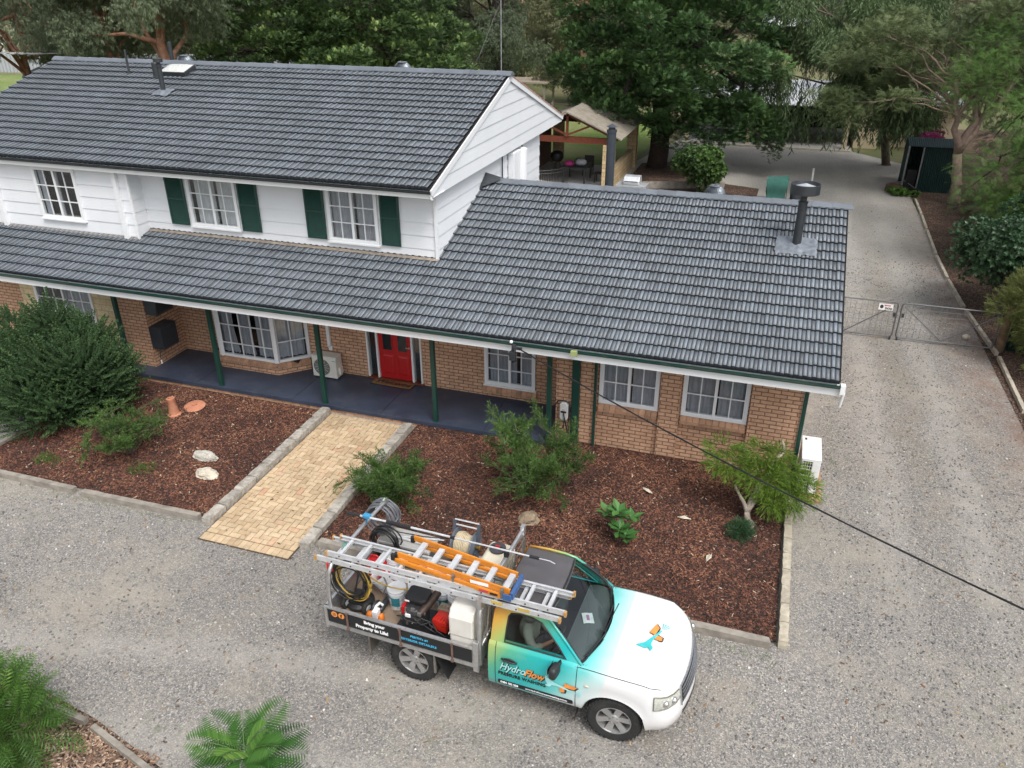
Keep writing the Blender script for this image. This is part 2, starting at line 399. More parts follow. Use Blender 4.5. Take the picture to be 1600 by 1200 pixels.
sheet('leaf_litter_strip', [(6.0, 14), (30, 14), (30, 60), (7, 60), (6.3, 47), (5.75, 41), (5.8, 30), (5.9, 21)], .012, M_LITTER)
sheet('back_lawn', [(-40, 42.5), (-8.2, 42.5), (-7.7, 46), (-7.5, 52), (-9, 62), (-45, 62)], .012, M_LAWN)
sheet('front_garden_ground', [(-16, -6), (-2.5, -6), (-2.5, 2.5), (-4.6, 4.6), (-7.85, 5.42), (-9.0, 5.6), (-16, 6.3)], .012, M_CHIPG)
sheet('paved_court', [(-12.5, 34.5), (-7.3, 34.5), (-7.3, 42.4), (-12.5, 42.4)], .016, M_CONC)
sheet('rear_garden_ground', [(-7.2, 31), (-1.0, 33), (-.9, 39.5), (-4, 40.5), (-5.5, 44.5), (-7.2, 43.5)], .018, M_LITTER)
def mulch_bed(name, poly, h, seed):
    # mounded bed: inner grid over bounding rect clipped by rectangle shape
    (x0, x1, y0, y1) = poly; b = MB(); nx = int((x1-x0)/.12); ny = int((y1-y0)/.12)
    def fn(u, v):
        x = x0+(x1-x0)*u; y = y0+(y1-y0)*v; e = min(1, min(u, 1-u)*8, min(v, 1-v)*6)
        return (x, y, .055+h*e+.035*mnoise.noise(Vector((x*1.3, y*1.3, seed)))*e+.018*mnoise.noise(Vector((x*5, y*5, seed)))*e)
    b.grid(fn, nx, ny); return struct(b.build(name, M_MULCH, smooth=True)), fn, (x0, x1, y0, y1)
BED1 = mulch_bed('mulch_bed', (-15.2, -9.31, 9.74, 14.02), .05, 3)
BED2 = mulch_bed('mulch_bed', (-6.99, .93, 9.78, 14.52), .06, 9)
def scatter_chips(name, rects, n, size, cols, seed, zf=None, kind='stuff', label=None, thick=.008):
    rg = np.random.default_rng(seed); ctr = []
    area = np.array([(r[1]-r[0])*(r[3]-r[2]) for r in rects]); pk = rg.choice(len(rects), n, p=area/area.sum())
    for i in range(n):
        r = rects[pk[i]]; x = rg.uniform(r[0], r[1]); y = rg.uniform(r[2], r[3])
        ctr.append((x, y, zf(x, y, r) if zf else .02))
    C = np.array(ctr); L = rg.uniform(size[0], size[1], n)*.5; Wd = rg.uniform(size[2], size[3], n)*.5
    a = rg.uniform(0, 2*np.pi, n); p = rg.normal(0, .3, n)
    d = np.stack([np.cos(a)*np.cos(p), np.sin(a)*np.cos(p), np.sin(p)], 1); s = np.stack([-np.sin(a), np.cos(a), rg.normal(0, .3, n)], 1)
    C[:, 2] += np.abs(np.sin(p))*L*.6+thick*.6
    u = np.cross(d, s); u /= np.linalg.norm(u, axis=1)[:, None]; u *= thick*.5
    D = d*L[:, None]; S = s*Wd[:, None]
    # wedge-like chip, top and four sides
    V = np.stack([C-D-S-u, C+D-S-u, C+D+S-u, C-D+S-u, C-D*.8-S*.8+u, C+D*.7-S*.8+u, C+D*.9+S*.6+u, C-D*.8+S*.8+u], 1).reshape(-1, 3)
    q = np.array([[4, 5, 6, 7], [0, 1, 5, 4], [1, 2, 6, 5], [2, 3, 7, 6], [3, 0, 4, 7]])
    F = (np.arange(n)[:, None, None]*8+q[None]).reshape(-1, 4)
    ln = np.array([mnoise.noise(Vector((x*.9, y*.9, seed)))+.6*mnoise.noise(Vector((x*3.1, y*3.1, seed+5))) for x, y, _ in ctr]); t = np.clip(rg.random(n)*.78+.10+ln*.36, 0, .90); t = np.where(rg.random(n) < .015, 1.0, t); t = np.repeat(t, 5)
    nm = NT(name+'_mat'); c = nm.ramp(nm.attr(), cols, 'LINEAR'); nm.color(c); nm.rough(.9)
    o = np_mesh(name, V, F, nm.m, None, t); tag(o, label, None, None, kind); return o
def zbed(x, y, r):
    fn = BED1[1] if r[0] < -8 else BED2[1]; rr = BED1[2] if r[0] < -8 else BED2[2]
    return fn((x-rr[0])/(rr[1]-rr[0]), (y-rr[2])/(rr[3]-rr[2]))[2]
o = scatter_chips('bark_chips', [(-15.15, -9.35, 9.78, 13.98), (-6.95, .88, 9.82, 14.45)], 42000, (.025, .08, .008, .022),
    [(0, (.022, .012, .01)), (.3, (.05, .02, .014)), (.55, (.125, .048, .028)), (.8, (.20, .082, .045)), (.95, (.28, .14, .08)), (1, (.42, .32, .23))], 5, zbed, label='red brown bark chips covering the garden beds')
o = scatter_chips('wood_chips', [(-13, -6.6, 2.5, 5.2), (-6.6, -3.2, 2.5, 4.7)], 16000, (.03, .09, .01, .028),
    [(0, (.08, .05, .035)), (.4, (.20, .12, .08)), (.8, (.38, .26, .18)), (1, (.6, .5, .4))], 6, label='pale wood chips behind the timber edging at the bottom')
rgp = None
o = scatter_chips('loose_stones', [(-15, 6.5, 3.0, 9.4), (1.6, 5.6, 9, 30)], 15000, (.016, .04, .014, .03),
    [(0, (.08, .08, .09)), (.35, (.18, .175, .165)), (.7, (.28, .26, .23)), (.95, (.42, .40, .36)), (1, (.6, .58, .55))], 7, lambda x, y, r: .006, label='loose stones lying on the gravel', thick=.014)

# ---- herringbone path, laid brick by brick
def clip_poly(p, x0, x1, y0, y1):
    for ax, lim, sg in ((0, x0, 1), (0, x1, -1), (1, y0, 1), (1, y1, -1)):
        q = []
        for i in range(len(p)):
            a, b = p[i], p[(i+1) % len(p)]; da = (a[ax]-lim)*sg; db = (b[ax]-lim)*sg
            if da >= 0: q.append(a)
            if (da >= 0) != (db >= 0):
                t = da/(da-db); q.append((a[0]+(b[0]-a[0])*t, a[1]+(b[1]-a[1])*t))
        p = q
        if len(p) < 3: return []
    return p
def path():
    x0, x1, y0, y1 = -9.08, -7.22, 9.38, 13.93; w = .116; rg = random.Random(4); b = MB()
    def zz(y): return .03+.05*(y-9.2)/4.7
    def brick(q):
        q = clip_poly(q, x0, x1, y0, y1)
        if len(q) < 3: return
        cx = sum(p[0] for p in q)/len(q); cy = sum(p[1] for p in q)/len(q)
        if (max(p[0] for p in q)-min(p[0] for p in q)) < .02 or (max(p[1] for p in q)-min(p[1] for p in q)) < .02: return
        dz = rg.uniform(-.002, .002); b.tint = rg.random()
        top = [(cx+(p[0]-cx)*.90, cy+(p[1]-cy)*.90, zz(p[1])+dz) for p in q]; bot = [(cx+(p[0]-cx)*.93, cy+(p[1]-cy)*.93, zz(p[1])-.012) for p in q]; k = len(q)
        b.add(top+bot, [tuple(range(k))]+[(i, k+i, k+(i+1) % k, (i+1) % k) for i in range(k)])
    for i in range(-2, int((x1-x0)/w)+3):
        for j in range(-2, int((y1-y0)/w)+3):
            X, Y = x0+i*w, y0+j*w; t = (i-j) % 4
            if t == 0: brick([(X, Y), (X+2*w, Y), (X+2*w, Y+w), (X, Y+w)])
            elif t == 3: brick([(X, Y), (X+w, Y), (X+w, Y+2*w), (X, Y+2*w)])
    y0 = 9.16
    for i in range(int((x1-x0)/w)+1):       # soldier course at the street end
        X = x0+i*w; brick([(X, 9.17), (min(X+w, x1), 9.17), (min(X+w, x1), 9.375), (X, 9.375)])
    n = NT('path_bricks'); co = n.pos(); c = n.ramp(n.attr(), [(0, (.42, .305, .185)), (.3, (.47, .35, .22)), (.7, (.52, .395, .25)), (.92, (.55, .42, .275)), (1, (.48, .29, .18))])
    c = n.scalec(c, n.mr(n.noise(co, 12, 4), .3, .7, .85, 1.12)); c = n.scalec(c, n.mr(n.noise(co, 1.1, 4), .3, .7, .9, 1.08)); n.color(c); n.rough(.8); n.bump(n.noise(co, 80, 3), .4, .004)
    struct(b.build('path', n.m))
    b = MB(); b.add([(x0-.02, 9.15, .012), (x1+.02, 9.15, .012), (x1+.02, 13.94, .064), (x0-.02, 13.94, .064)], [(0, 1, 2, 3)])
    struct(b.build('path_base', mat('joint_sand', (.07, .05, .03), .95, var=.3, scale=20)))
path()
def rough_block(b, x0, x1, y0, y1, z0, z1, seed, jit=.012, seg=.07):
    """block with slightly broken faces"""
    rg = random.Random(seed); nx = max(1, round((x1-x0)/seg)); ny = max(1, round((y1-y0)/seg)); nz = max(1, round((z1-z0)/seg))
    idx = {}; vs = []
    def vid(i, j, k):
        if (i, j, k) not in idx:
            idx[(i, j, k)] = len(vs)
            e = (i in (0, nx))+(j in (0, ny))+(k in (0, nz)); q = jit*(.5+e*.35)
            p = [x0+(x1-x0)*i/nx, y0+(y1-y0)*j/ny, z0+(z1-z0)*k/nz]; c = ((x0+x1)/2, (y0+y1)/2, (z0+z1)/2)
            p = [p[a]+rg.uniform(-q, q)*.6-(p[a]-c[a])*(.02*e if e > 1 else 0) for a in range(3)]
            vs.append(p)
        return idx[(i, j, k)]
    fs = []
    for i in range(nx):
        for j in range(ny):
            fs.append((vid(i, j, nz), vid(i+1, j, nz), vid(i+1, j+1, nz), vid(i, j+1, nz)))
            fs.append((vid(i, j, 0), vid(i, j+1, 0), vid(i+1, j+1, 0), vid(i+1, j, 0)))
    for i in range(nx):
        for k in range(nz):
            fs.append((vid(i, 0, k), vid(i+1, 0, k), vid(i+1, 0, k+1), vid(i, 0, k+1)))
            fs.append((vid(i, ny, k), vid(i, ny, k+1), vid(i+1, ny, k+1), vid(i+1, ny, k)))
    for j in range(ny):
        for k in range(nz):
            fs.append((vid(0, j, k), vid(0, j, k+1), vid(0, j+1, k+1), vid(0, j+1, k)))
            fs.append((vid(nx, j, k), vid(nx, j+1, k), vid(nx, j+1, k+1), vid(nx, j, k+1)))
    b.add(vs, fs)
ORD = ['first', 'second', 'third', 'fourth', 'fifth', 'sixth', 'seventh', 'eighth', 'ninth', 'tenth', 'eleventh', 'twelfth']
for side, xa, xb, lab in ((0, -9.31, -9.10, 'left'), (1, -7.20, -6.99, 'right')):
    for k in range(9):
        y0 = 9.55+k*.488 - (0 if side == 0 else .06)
        b = MB(); b.tint = random.Random(k+side*20).uniform(.1, .9)
        rough_block(b, xa, xb, y0+.005, y0+.483, 0, .15+.07*k/8+random.Random(k*3+side).uniform(-.006, .006), k+side*31, .009)
        o = b.build('kerb_block', M_KERB); base(o, (xa+xb)/2, y0+.24, 0)
        tag(o, f'rough grey kerb block {lab} of brick path, {ORD[k]} counted from the drive', 'kerb block', 'rough kerb blocks along both sides of the brick path')
def sleeper(x0, y0, x1, y1, h, w, lab, m=M_TIMB, name='timber_sleeper', seed=1, grp='timber sleepers edging the garden beds', cat='sleeper'):
    L = math.hypot(x1-x0, y1-y0); a = math.atan2(y1-y0, x1-x0)
    b = MB(); rough_block(b, 0, L, -w/2, w/2, -.02, h, seed, .005, .1)
    o = b.build(name, m, world=False); o.location = (x0, y0, 0); o.rotation_euler = (0, 0, a)
    return tag(o, lab, cat, grp)
sleeper(-15.1, 9.62, -12.25, 9.62, .13, .12, 'weathered timber sleeper edging the left bed, farther from the path', seed=2)
sleeper(-12.2, 9.60, -9.35, 9.66, .13, .12, 'weathered timber sleeper edging the left bed and ending at the path kerb', seed=3)
sleeper(-15.25, 9.65, -15.2, 13.2, .12, .10, 'weathered timber sleeper on the left end of the left bed beside the big bush', seed=4)
sleeper(-6.98, 9.70, -4.1, 9.70, .14, .13, 'weathered timber sleeper edging the right bed between path kerb and truck tray', seed=5)
sleeper(-4.05, 9.70, -1.55, 9.71, .14, .13, 'weathered timber sleeper edging the right bed hidden behind the truck tray', seed=6)
sleeper(-1.5, 9.71, .90, 9.70, .14, .13, 'weathered timber sleeper in front of the right bed beside the truck bonnet', seed=7)
for k in range(9):
    y0 = 9.70+k*.435; b = MB(); b.tint = random.Random(k+77).uniform(.1, .9); rough_block(b, .96, 1.10, y0+.004, y0+.436, 0, .17, k+90, .009)
    o = b.build('limestone_block', M_LIMEB); base(o, 1.04, y0+.22, 0)
    tag(o, f'cream limestone block right of mulch bed, {ORD[k]} counted from front corner', 'edging block', 'limestone edging blocks at the right end of the bed')
# timber edging of the drive
EDGE = [(6.35, 15.5), (6.1, 18.9), (6.12, 22.2), (5.82, 25.6), (5.71, 28.3), (5.68, 30.9), (5.75, 34.4), (5.80, 36.6), (5.84, 39.4)]
EL = ['beside the lower right corner of the photo', 'running up to the gate post', 'just behind the farm gate', 'beside the low glossy bush', 'second beyond the glossy bush', 'pale and straight in the middle of the drive edge', 'near the litter strip before the shed', 'farthest one, ending before the green shed']
for i in range(len(EDGE)-1):
    (a, b_), (c, d) = EDGE[i], EDGE[i+1]
    sleeper(a, b_, c, d-.04, .12, .09, 'pale timber log edging the drive, '+EL[i], mat('pale_timber', (.40, .36, .29), .85, var=.3, scale=5, dirt=(.2, .16, .12), dirt_amt=.4), 'edging_log', 20+i, 'pale timber logs edging the drive', 'edging log')
sleeper(-9.0, 5.40, -7.9, 5.32, .10, .08, 'grey timber edging board half hidden by the bottom left shrub', seed=41)
sleeper(-7.85, 5.30, -5.2, 4.62, .10, .08, 'grey timber edging board running down to the fern-leaved sapling', seed=42)
# ================================================================ the house
HOUSE = thing('house', 'two storey brick and white weatherboard house with charcoal tiled roofs and green posts', 'house', (-6, 14.5, 0))
EZ, EY = 2.80, 13.40            # lower eave: top of the tile edge
SL = .3480                      # roof slope
RY, RZ = 18.50, 2.80+(18.50-13.40)*.348
UEY, UEZ = 14.74, 5.235
URY, URZ = 19.83, 6.885
USL = (URZ-UEZ)/(URY-UEY)
UX = -6.88                      # upper right wall
def wall_x(b, x0, x1, z0, z1, y, holes=(), depth=.10):
    """wall facing -Y at plane y with rectangular openings (x0,x1,z0,z1) and reveals"""
    xs = sorted({x0, x1, *[h[0] for h in holes], *[h[1] for h in holes]}); zs = sorted({z0, z1, *[h[2] for h in holes], *[h[3] for h in holes]})
    xs = [x for x in xs if x0 <= x <= x1]; zs = [z for z in zs if z0 <= z <= z1]
    for i in range(len(xs)-1):
        for k in range(len(zs)-1):
            cx, cz = (xs[i]+xs[i+1])/2, (zs[k]+zs[k+1])/2
            if any(h[0] < cx < h[1] and h[2] < cz < h[3] for h in holes): continue
            b.add([(xs[i], y, zs[k]), (xs[i+1], y, zs[k]), (xs[i+1], y, zs[k+1]), (xs[i], y, zs[k+1])], [(0, 1, 2, 3)])
    for h in holes:
        a, c, d, e = h; Y = y+depth
        b.add([(a, y, d), (a, Y, d), (a, Y, e), (a, y, e)], [(0, 1, 2, 3)]); b.add([(c, y, d), (c, y, e), (c, Y, e), (c, Y, d)], [(0, 1, 2, 3)])
        b.add([(a, y, d), (c, y, d), (c, Y, d), (a, Y, d)], [(0, 1, 2, 3)]); b.add([(a, y, e), (a, Y, e), (c, Y, e), (c, y, e)], [(0, 1, 2, 3)])
    return b
def wall_y(b, x, y0, y1, z0, z1): return b.add([(x, y0, z0), (x, y1, z0), (x, y1, z1), (x, y0, z1)], [(0, 1, 2, 3)])

# ---- tile roofs: real waves and stepped courses
PER, GAU = .152, .309
def tile_slope(name, x0, x1, ey, ez, slope, length, clip=None, seed=1, dirn=1, lo=None):
    """courses running from the eave (ey,ez) uphill towards +Y (dirn=1) or -Y"""
    rg = np.random.default_rng(seed); th = math.atan(slope); cy, cz = math.cos(th)*dirn, math.sin(th); ny_, nz_ = -math.sin(th)*dirn, math.cos(th)
    prof = [(0, -.010), (.035, .016), (.44, .018), (.465, -.004), (.50, -.004), (.53, .004), (.96, .002), (.985, -.010)]
    V = []; F = []; T = []; nc = int(math.ceil(length/GAU))
    for k in range(nc):
        s0 = k*GAU; s1 = min((k+1)*GAU+.035, length)
        xa, xb = (clip(s0/length) if clip else (x0, x1))
        n0, n1 = int(math.floor((xa-x0)/PER)), int(math.ceil((xb-x0)/PER)); pts = []
        for i in range(n0, n1):
            for (u, h) in prof:
                X = x0+(i+u)*PER
                if xa-1e-6 <= X <= xb+1e-6: pts.append((X, h, i))
        if len(pts) < 3: continue
        jt = {i: rg.uniform(-.004, .004) for i in range(n0-1, n1+1)}; tw = {i: rg.random() for i in range(n0-1, n1+1)}
        b = len(V)
        for (X, h, i) in pts:
            j2 = jt[(i//2)*2] if (i//2)*2 in jt else 0
            for (s, hh) in ((s0+.004+j2, h-.034), (s0+j2, h+.050), (s1, h+.004)):
                V.append((X, ey+s*cy+hh*ny_, ez+s*cz+hh*nz_))
        for q in range(len(pts)-1):
            a = b+q*3; c = a+3; w = tw.get(pts[q][2], .5)
            tile_t = rg.random() if False else w
            hi = .12 if pts[q][1] > .01 and pts[q+1][1] > .01 else (-.10 if pts[q][1] >= .002 and pts[q+1][1] >= .002 else -.6)  # raised pans tinted lighter, low pans and grooves darker: relief shading in the colour
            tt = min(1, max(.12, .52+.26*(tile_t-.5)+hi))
            F += [(a, c, c+1, a+1), (a+1, c+1, c+2, a+2)]; T += [0.0, tt]  # riser faces get the darkest tint: course shadow lines painted into the tile
    V = np.array(V); F = np.array(F)
    if dirn < 0: F = F[:, ::-1]
    return np_mesh(name, V, F, M_TILE, HOUSE, T)
LEN_LOW = (RY-EY)/math.cos(math.atan(SL))
XR, XL = 1.52, -21.5
# lower roof in two pieces: the right wing up to the ridge, the porch up to the upper wall
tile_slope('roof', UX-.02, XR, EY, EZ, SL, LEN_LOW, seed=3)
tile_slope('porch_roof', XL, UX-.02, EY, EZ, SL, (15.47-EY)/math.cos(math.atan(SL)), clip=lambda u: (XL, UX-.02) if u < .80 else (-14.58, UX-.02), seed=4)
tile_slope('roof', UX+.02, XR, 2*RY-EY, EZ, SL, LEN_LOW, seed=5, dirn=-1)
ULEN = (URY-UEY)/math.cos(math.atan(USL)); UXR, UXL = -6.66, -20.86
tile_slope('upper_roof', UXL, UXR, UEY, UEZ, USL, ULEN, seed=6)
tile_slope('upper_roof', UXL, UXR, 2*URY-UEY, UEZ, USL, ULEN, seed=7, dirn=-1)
def ridge(name, x0, x1, y, z, slope, seed):
    b = MB(); rg = random.Random(seed); L = .42; k = 0; x = x0
    while x < x1-.05:
        xe = min(x+L, x1); b.tint = rg.random(); h0 = rg.uniform(0, .004)
        sec = [(-.155, -.045), (-.15, -.02), (-.07, .035), (0, .055), (.07, .035), (.15, -.02), (.155, -.045)]
        vs = []
        for X, e in ((x, .012), (xe+.03, 0)):
            for (dy, dz) in sec: vs.append((X, y+dy*(1+e*2), z+dz+e+h0+.03))
        n = len(sec); b.add(vs, [(i, i+1, n+i+1, n+i) for i in range(n-1)]+[tuple(range(n))[::-1], tuple(range(n, 2*n))])
        x += L
    return b.build(name, M_RIDGE, HOUSE)
ridge('ridge_capping', UX+.05, XR+.02, RY, RZ, SL, 1); ridge('ridge_capping', UXL-.02, UXR+.02, URY, URZ, USL, 2)
# underlay boards closing the roofs from below
b = MB()
for (x0, x1, ey, ez, ry, rz, s) in ((UX-.02, XR-.03, EY, EZ, RY, RZ, 1), (UX+.04, XR-.03, 2*RY-EY, EZ, RY, RZ, -1), (UXL+.03, UXR-.03, UEY, UEZ, URY, URZ, 1), (UXL+.03, UXR-.03, 2*URY-UEY, UEZ, URY, URZ, -1)):
    b.add([(x0, ey+.03*s, ez-.02), (x1, ey+.03*s, ez-.02), (x1, ry, rz-.03), (x0, ry, rz-.03)], [(0, 1, 2, 3)])
b.add([(XL, EY+.03, EZ-.02), (UX, EY+.03, EZ-.02), (UX, 15.45, EZ-.02+2.03*SL), (XL, 15.45, EZ-.02+2.03*SL)], [(0, 1, 2, 3)])
b.build('roof_lining', M_DARKIN, HOUSE)

# ---- gutters, fascias, soffits
def gutter(name, x0, x1, y, z, m, w=.115, h=.11):
    b = MB(); pr = [(0, 0), (0, -h), (-w*.9, -h), (-w, -h+.02), (-w, -.005), (-w-.008, 0), (-w+.01, .004), (-w+.012, -h+.03), (-.015, -h+.03), (-.012, 0)]
    b.prism([(y+p[0], z+p[1]) for p in pr], x0, x1, 'x'); return b.build(name, m, HOUSE)
gutter('gutter', XL, XR-.02, EY+.085, EZ-.050, M_GUTTER, .105, .070)
b = MB(); b.box(XL, XR-.03, EY+.065, EY+.09, EZ-.285, EZ-.06); b.build('fascia', M_WHITE, HOUSE)
gutter('upper_gutter', UXL, UXR-.02, UEY+.085, UEZ-.045, M_BLACKG, .10, .060)
b = MB(); b.box(UXL, UXR-.0, UEY+.065, UEY+.09, UEZ-.215, UEZ-.05); b.build('upper_fascia', M_WHITE, HOUSE)
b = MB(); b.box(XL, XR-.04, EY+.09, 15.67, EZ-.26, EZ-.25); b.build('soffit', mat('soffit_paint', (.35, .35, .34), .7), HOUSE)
b = MB(); b.box(UXL, UXR-.01, UEY+.09, 15.47, UEZ-.20, UEZ-.19); b.build('upper_soffit', M_WHITE, HOUSE)
# beam carrying the verandah
b = MB(); b.box(-15.4, -3.9, 14.09, 14.19, 2.36, 2.54); b.build('verandah_beam', M_GREEN, HOUSE)
# right gable end of the low roof
b = MB(); b.add([(1.03, EY+.2, 2.4), (1.03, 2*RY-EY-.2, 2.4), (1.03, 2*RY-EY-.2, EZ), (1.03, RY, RZ-.04), (1.03, EY+.2, EZ)], [(0, 1, 2, 3, 4)]); b.build('gable_wall', M_BRICK, HOUSE)
b = MB()
for s in (1, -1):
    b.bar((XR-.07, RY, RZ-.13), (XR-.07, RY-s*(RY-EY-.05), EZ-.16), .03, .2)
b.build('barge_board', M_WHITE, HOUSE)
b = MB(); b.tube([(XR+.02, EY+.02, EZ-.12), (XR+.05, EY+.05, EZ-.22), (XR+.03, EY+.12, EZ-.52)], .028, 8); b.box(XR-.02, XR+.06, EY-.02, EY+.1, EZ-.22, EZ-.05); b.build('rainwater_spout', M_WHITE, HOUSE)

# ---- windows
def window(x0, x1, z0, z1, y, cols, rows, label=None, sash=2, fr=.055, bar=.022, curtain=M_CURT, cur=((0, 1),), sill=True, out=.035, rowf=None, parent=None, deep=.32):
    """window facing -Y: frame and glazing bars in one mesh, panes, curtain and dark room behind"""
    b = MB(); Y0, Y1 = y-out, y+.05
    b.box(x0, x0+fr, Y0, Y1, z0, z1); b.box(x1-fr, x1, Y0, Y1, z0, z1); b.box(x0+fr, x1-fr, Y0, Y1, z0, z0+fr); b.box(x0+fr, x1-fr, Y0, Y1, z1-fr, z1)
    W = (x1-x0-2*fr); sw = W/sash
    for s in range(sash):
        a = x0+fr+s*sw; c = a+sw
        if s: b.box(a-.03, a+.03, Y0+.004, Y1-.002, z0+fr, z1-fr)
        e = .028
        for (p, q, r_, t) in ((a+.001, a+e, z0+fr, z1-fr), (c-e, c-.001, z0+fr, z1-fr), (a+e, c-e, z0+fr, z0+fr+e), (a+e, c-e, z1-fr-e, z1-fr)): b.box(p, q, Y0+.010, Y1-.01, r_, t)
        A, B_, C_, D = a+e, c-e, z0+fr+e, z1-fr-e
        for i in range(1, cols): X = A+(B_-A)*i/cols; b.box(X-bar/2, X+bar/2, Y0+.014, Y0+.04, C_, D)
        hs_ = rowf or [i/rows for i in range(1, rows)]
        for f in hs_: Z = C_+(D-C_)*f; b.box(A, B_, Y0+.012, Y0+.038, Z-bar/2, Z+bar/2)
    if sill: b.box(x0-.03, x1+.03, Y0-.03, Y1-.003, z0-.035, z0-.001)
    w = b.build('window', M_WHITE, parent or HOUSE)
    if label: w['label'] = label
    g = MB(); g.box(x0+fr, x1-fr, Y0+.022, Y0+.028, z0+fr, z1-fr); g.build('pane', M_GLASS, w)
    r = MB(); r.box(x0+.01, x1-.01, y+deep+.0, y+deep+.02, z0+.01, z1-.01); r.box(x0+.002, x0+.012, y+.055, y+deep, z0, z1); r.box(x1-.012, x1-.002, y+.055, y+deep, z0, z1); r.box(x0, x1, y+.055, y+deep, z0-.01, z0)
    r.build('room_interior', M_DARKIN, w)
    if curtain:
        c = MB()
        for (u0, u1) in cur:
            X0, X1 = x0+fr+(x1-x0-2*fr)*u0, x0+fr+(x1-x0-2*fr)*u1; n = max(8, int((X1-X0)/.022))
            sd = random.Random(int(x0*100)).uniform(0, 9)
            def fn(u, v): return (X0+(X1-X0)*u, y+.10+.02*math.sin(u*(X1-X0)*55+sd+.8*math.sin(u*9))+.012*math.sin(u*(X1-X0)*23), z0+.02+(z1-z0-.04)*v)
            c.grid(fn, n, 2)
        c.build('curtain', curtain, w, smooth=True)
    return w
W1 = (-17.44, -16.13, 3.70, 4.97); W2 = (-13.25, -11.89, 3.74, 4.97); W3 = (-9.52, -8.27, 3.72, 4.97)
window(*W1, 15.02, 2, 3, 'open topped dark pane white window with one curtain drawn left', cur=((0, .14), (.46, .5)), curtain=M_CURT)
window(*W2, 15.42, 2, 3, 'white upper window between shutters showing a blind behind', curtain=M_CURTW, cur=((.06, .5), (.56, 1)))
window(*W3, 15.42, 2, 3, 'white upper window between shutters with sheer grey curtains', curtain=M_CURT, cur=((0, .48), (.55, 1)))
window(-17.85, -16.0, .55, 2.2, 14.5, 3, 4, 'large white ground floor window in cream limestone', curtain=M_CURT, cur=((.45, 1),))
window(-5.93, -4.69, .52, 1.80, 15.67, 2, 4, 'white four column window beside the front door', curtain=M_CURT, cur=((.02, .62), (.7, .98)), rowf=[.30, .64], fr=.06)
window(-2.97, -1.73, 1.06, 2.42, 14.60, 2, 3, 'white double casement in the right wing nearer the charger', cur=((0, .5), (.55, 1)), rowf=[.36, .72], sill=False, fr=.06)
window(-1.26, .04, 1.06, 2.42, 14.60, 2, 3, 'white double casement in the right wing nearer the corner', cur=((.03, .46), (.55, .97)), rowf=[.36, .72], sill=False, fr=.06)
def shutter(x0, x1, z0, z1, y):
    b = MB(); e = .045; b.box(x0, x0+e, y-.035, y-.002, z0, z1); b.box(x1-e, x1, y-.035, y-.002, z0, z1)
    for z in (z0, z1-e, (z0+z1)/2-e/2): b.box(x0+e, x1-e, y-.034, y-.003, z, z+e)
    n = 22
    for i in range(2*n):
        z = z0+e+(z1-z0-2*e)*(i+.5)/(2*n); b.add([(x0+e, y-.031, z-.014), (x1-e, y-.031, z-.014), (x1-e, y-.010, z+.014), (x0+e, y-.010, z+.014), (x0+e, y-.025, z-.018), (x1-e, y-.025, z-.018), (x1-e, y-.004, z+.010), (x0+e, y-.004, z+.010)], [(0, 1, 2, 3), (7, 6, 5, 4), (0, 4, 5, 1), (2, 6, 7, 3)])
    b.box(x0+e, x1-e, y-.006, y-.002, z0+e, z1-e); b.build('shutter', M_GREEN, HOUSE)
for a, c in ((-13.84, -13.33), (-11.83, -11.31), (-10.08, -9.59), (-8.20, -7.74)): shutter(a, c, 3.74, 4.98, 15.416)

# ---- upper cladding
def boards(b, poly, n, u, z0, z1, step=.295, off=0):
    """clad a vertical polygon [(s,z)] with overlapping boards; point = o + u*s, outward normal n"""
    o = Vector(off); u = Vector(u); n = Vector(n); z = z0-.06; k = 0
    while z < z1:
        q = clip_poly(poly, -1e4, 1e4, z, z+step)
        if len(q) > 2:
            top = z+step
            def P(s, zz, e): return tuple(o+u*s+Vector((0, 0, zz))+n*(.018*(1-(zz-z)/step)+e))
            b.add([P(s, zz, 0) for s, zz in q], [tuple(range(len(q)))])
            lo = sorted([s for s, zz in q if abs(zz-z) < 1e-4])
            if len(lo) >= 2: b.add([P(lo[0], z, 0), P(lo[-1], z, 0), P(lo[-1], z, -.022), P(lo[0], z, -.022)], [(3, 2, 1, 0)])
        z += step; k += 1
def rect_holes(s0, s1, z0, z1, holes):
    out = []; xs = sorted({s0, s1, *[h[0] for h in holes], *[h[1] for h in holes]})
    for i in range(len(xs)-1):
        a, c = xs[i], xs[i+1]; hz = [h for h in holes if h[0] <= a and h[1] >= c]
        if not hz: out.append([(a, z0), (c, z0), (c, z1), (a, z1)])
        else:
            h = hz[0]; out.append([(a, z0), (c, z0), (c, h[2]), (a, h[2])]); out.append([(a, h[3]), (c, h[3]), (c, z1), (a, z1)])
    return out
b = MB()
for p in rect_holes(-20.7, -14.6, 3.0, 5.1, [W1]): boards(b, p, (0, -1, 0), (1, 0, 0), 3.20, 5.1, off=(0, 15.05, 0))
for p in rect_holes(-14.6, UX, 3.2, 5.1, [W2, W3]): boards(b, p, (0, -1, 0), (1, 0, 0), 3.20, 5.1, off=(0, 15.45, 0))
boards(b, [(0, 3.0), (.42, 3.0), (.42, 5.1), (0, 5.1)], (1, 0, 0), (0, 1, 0), 3.20, 5.1, off=(-14.6, 15.04, 0))
boards(b, [(0, 3.2), (7.65, 3.0), (7.65, 5.1), (0, 5.1)], (1, 0, 0), (0, 1, 0), 3.20, 5.1, off=(UX, 15.44, 0))
b.build('upper_wall', M_CLAD, HOUSE)
b = MB(); b.box(-20.7, UX-.03, 22.9, 23.0, 2.6, 5.1); b.box(-20.75, -20.7, 15.05, 23, 3, 5.1); b.build('rear_wall', M_CLAD, HOUSE)
b = MB(); XG = UXR-.03
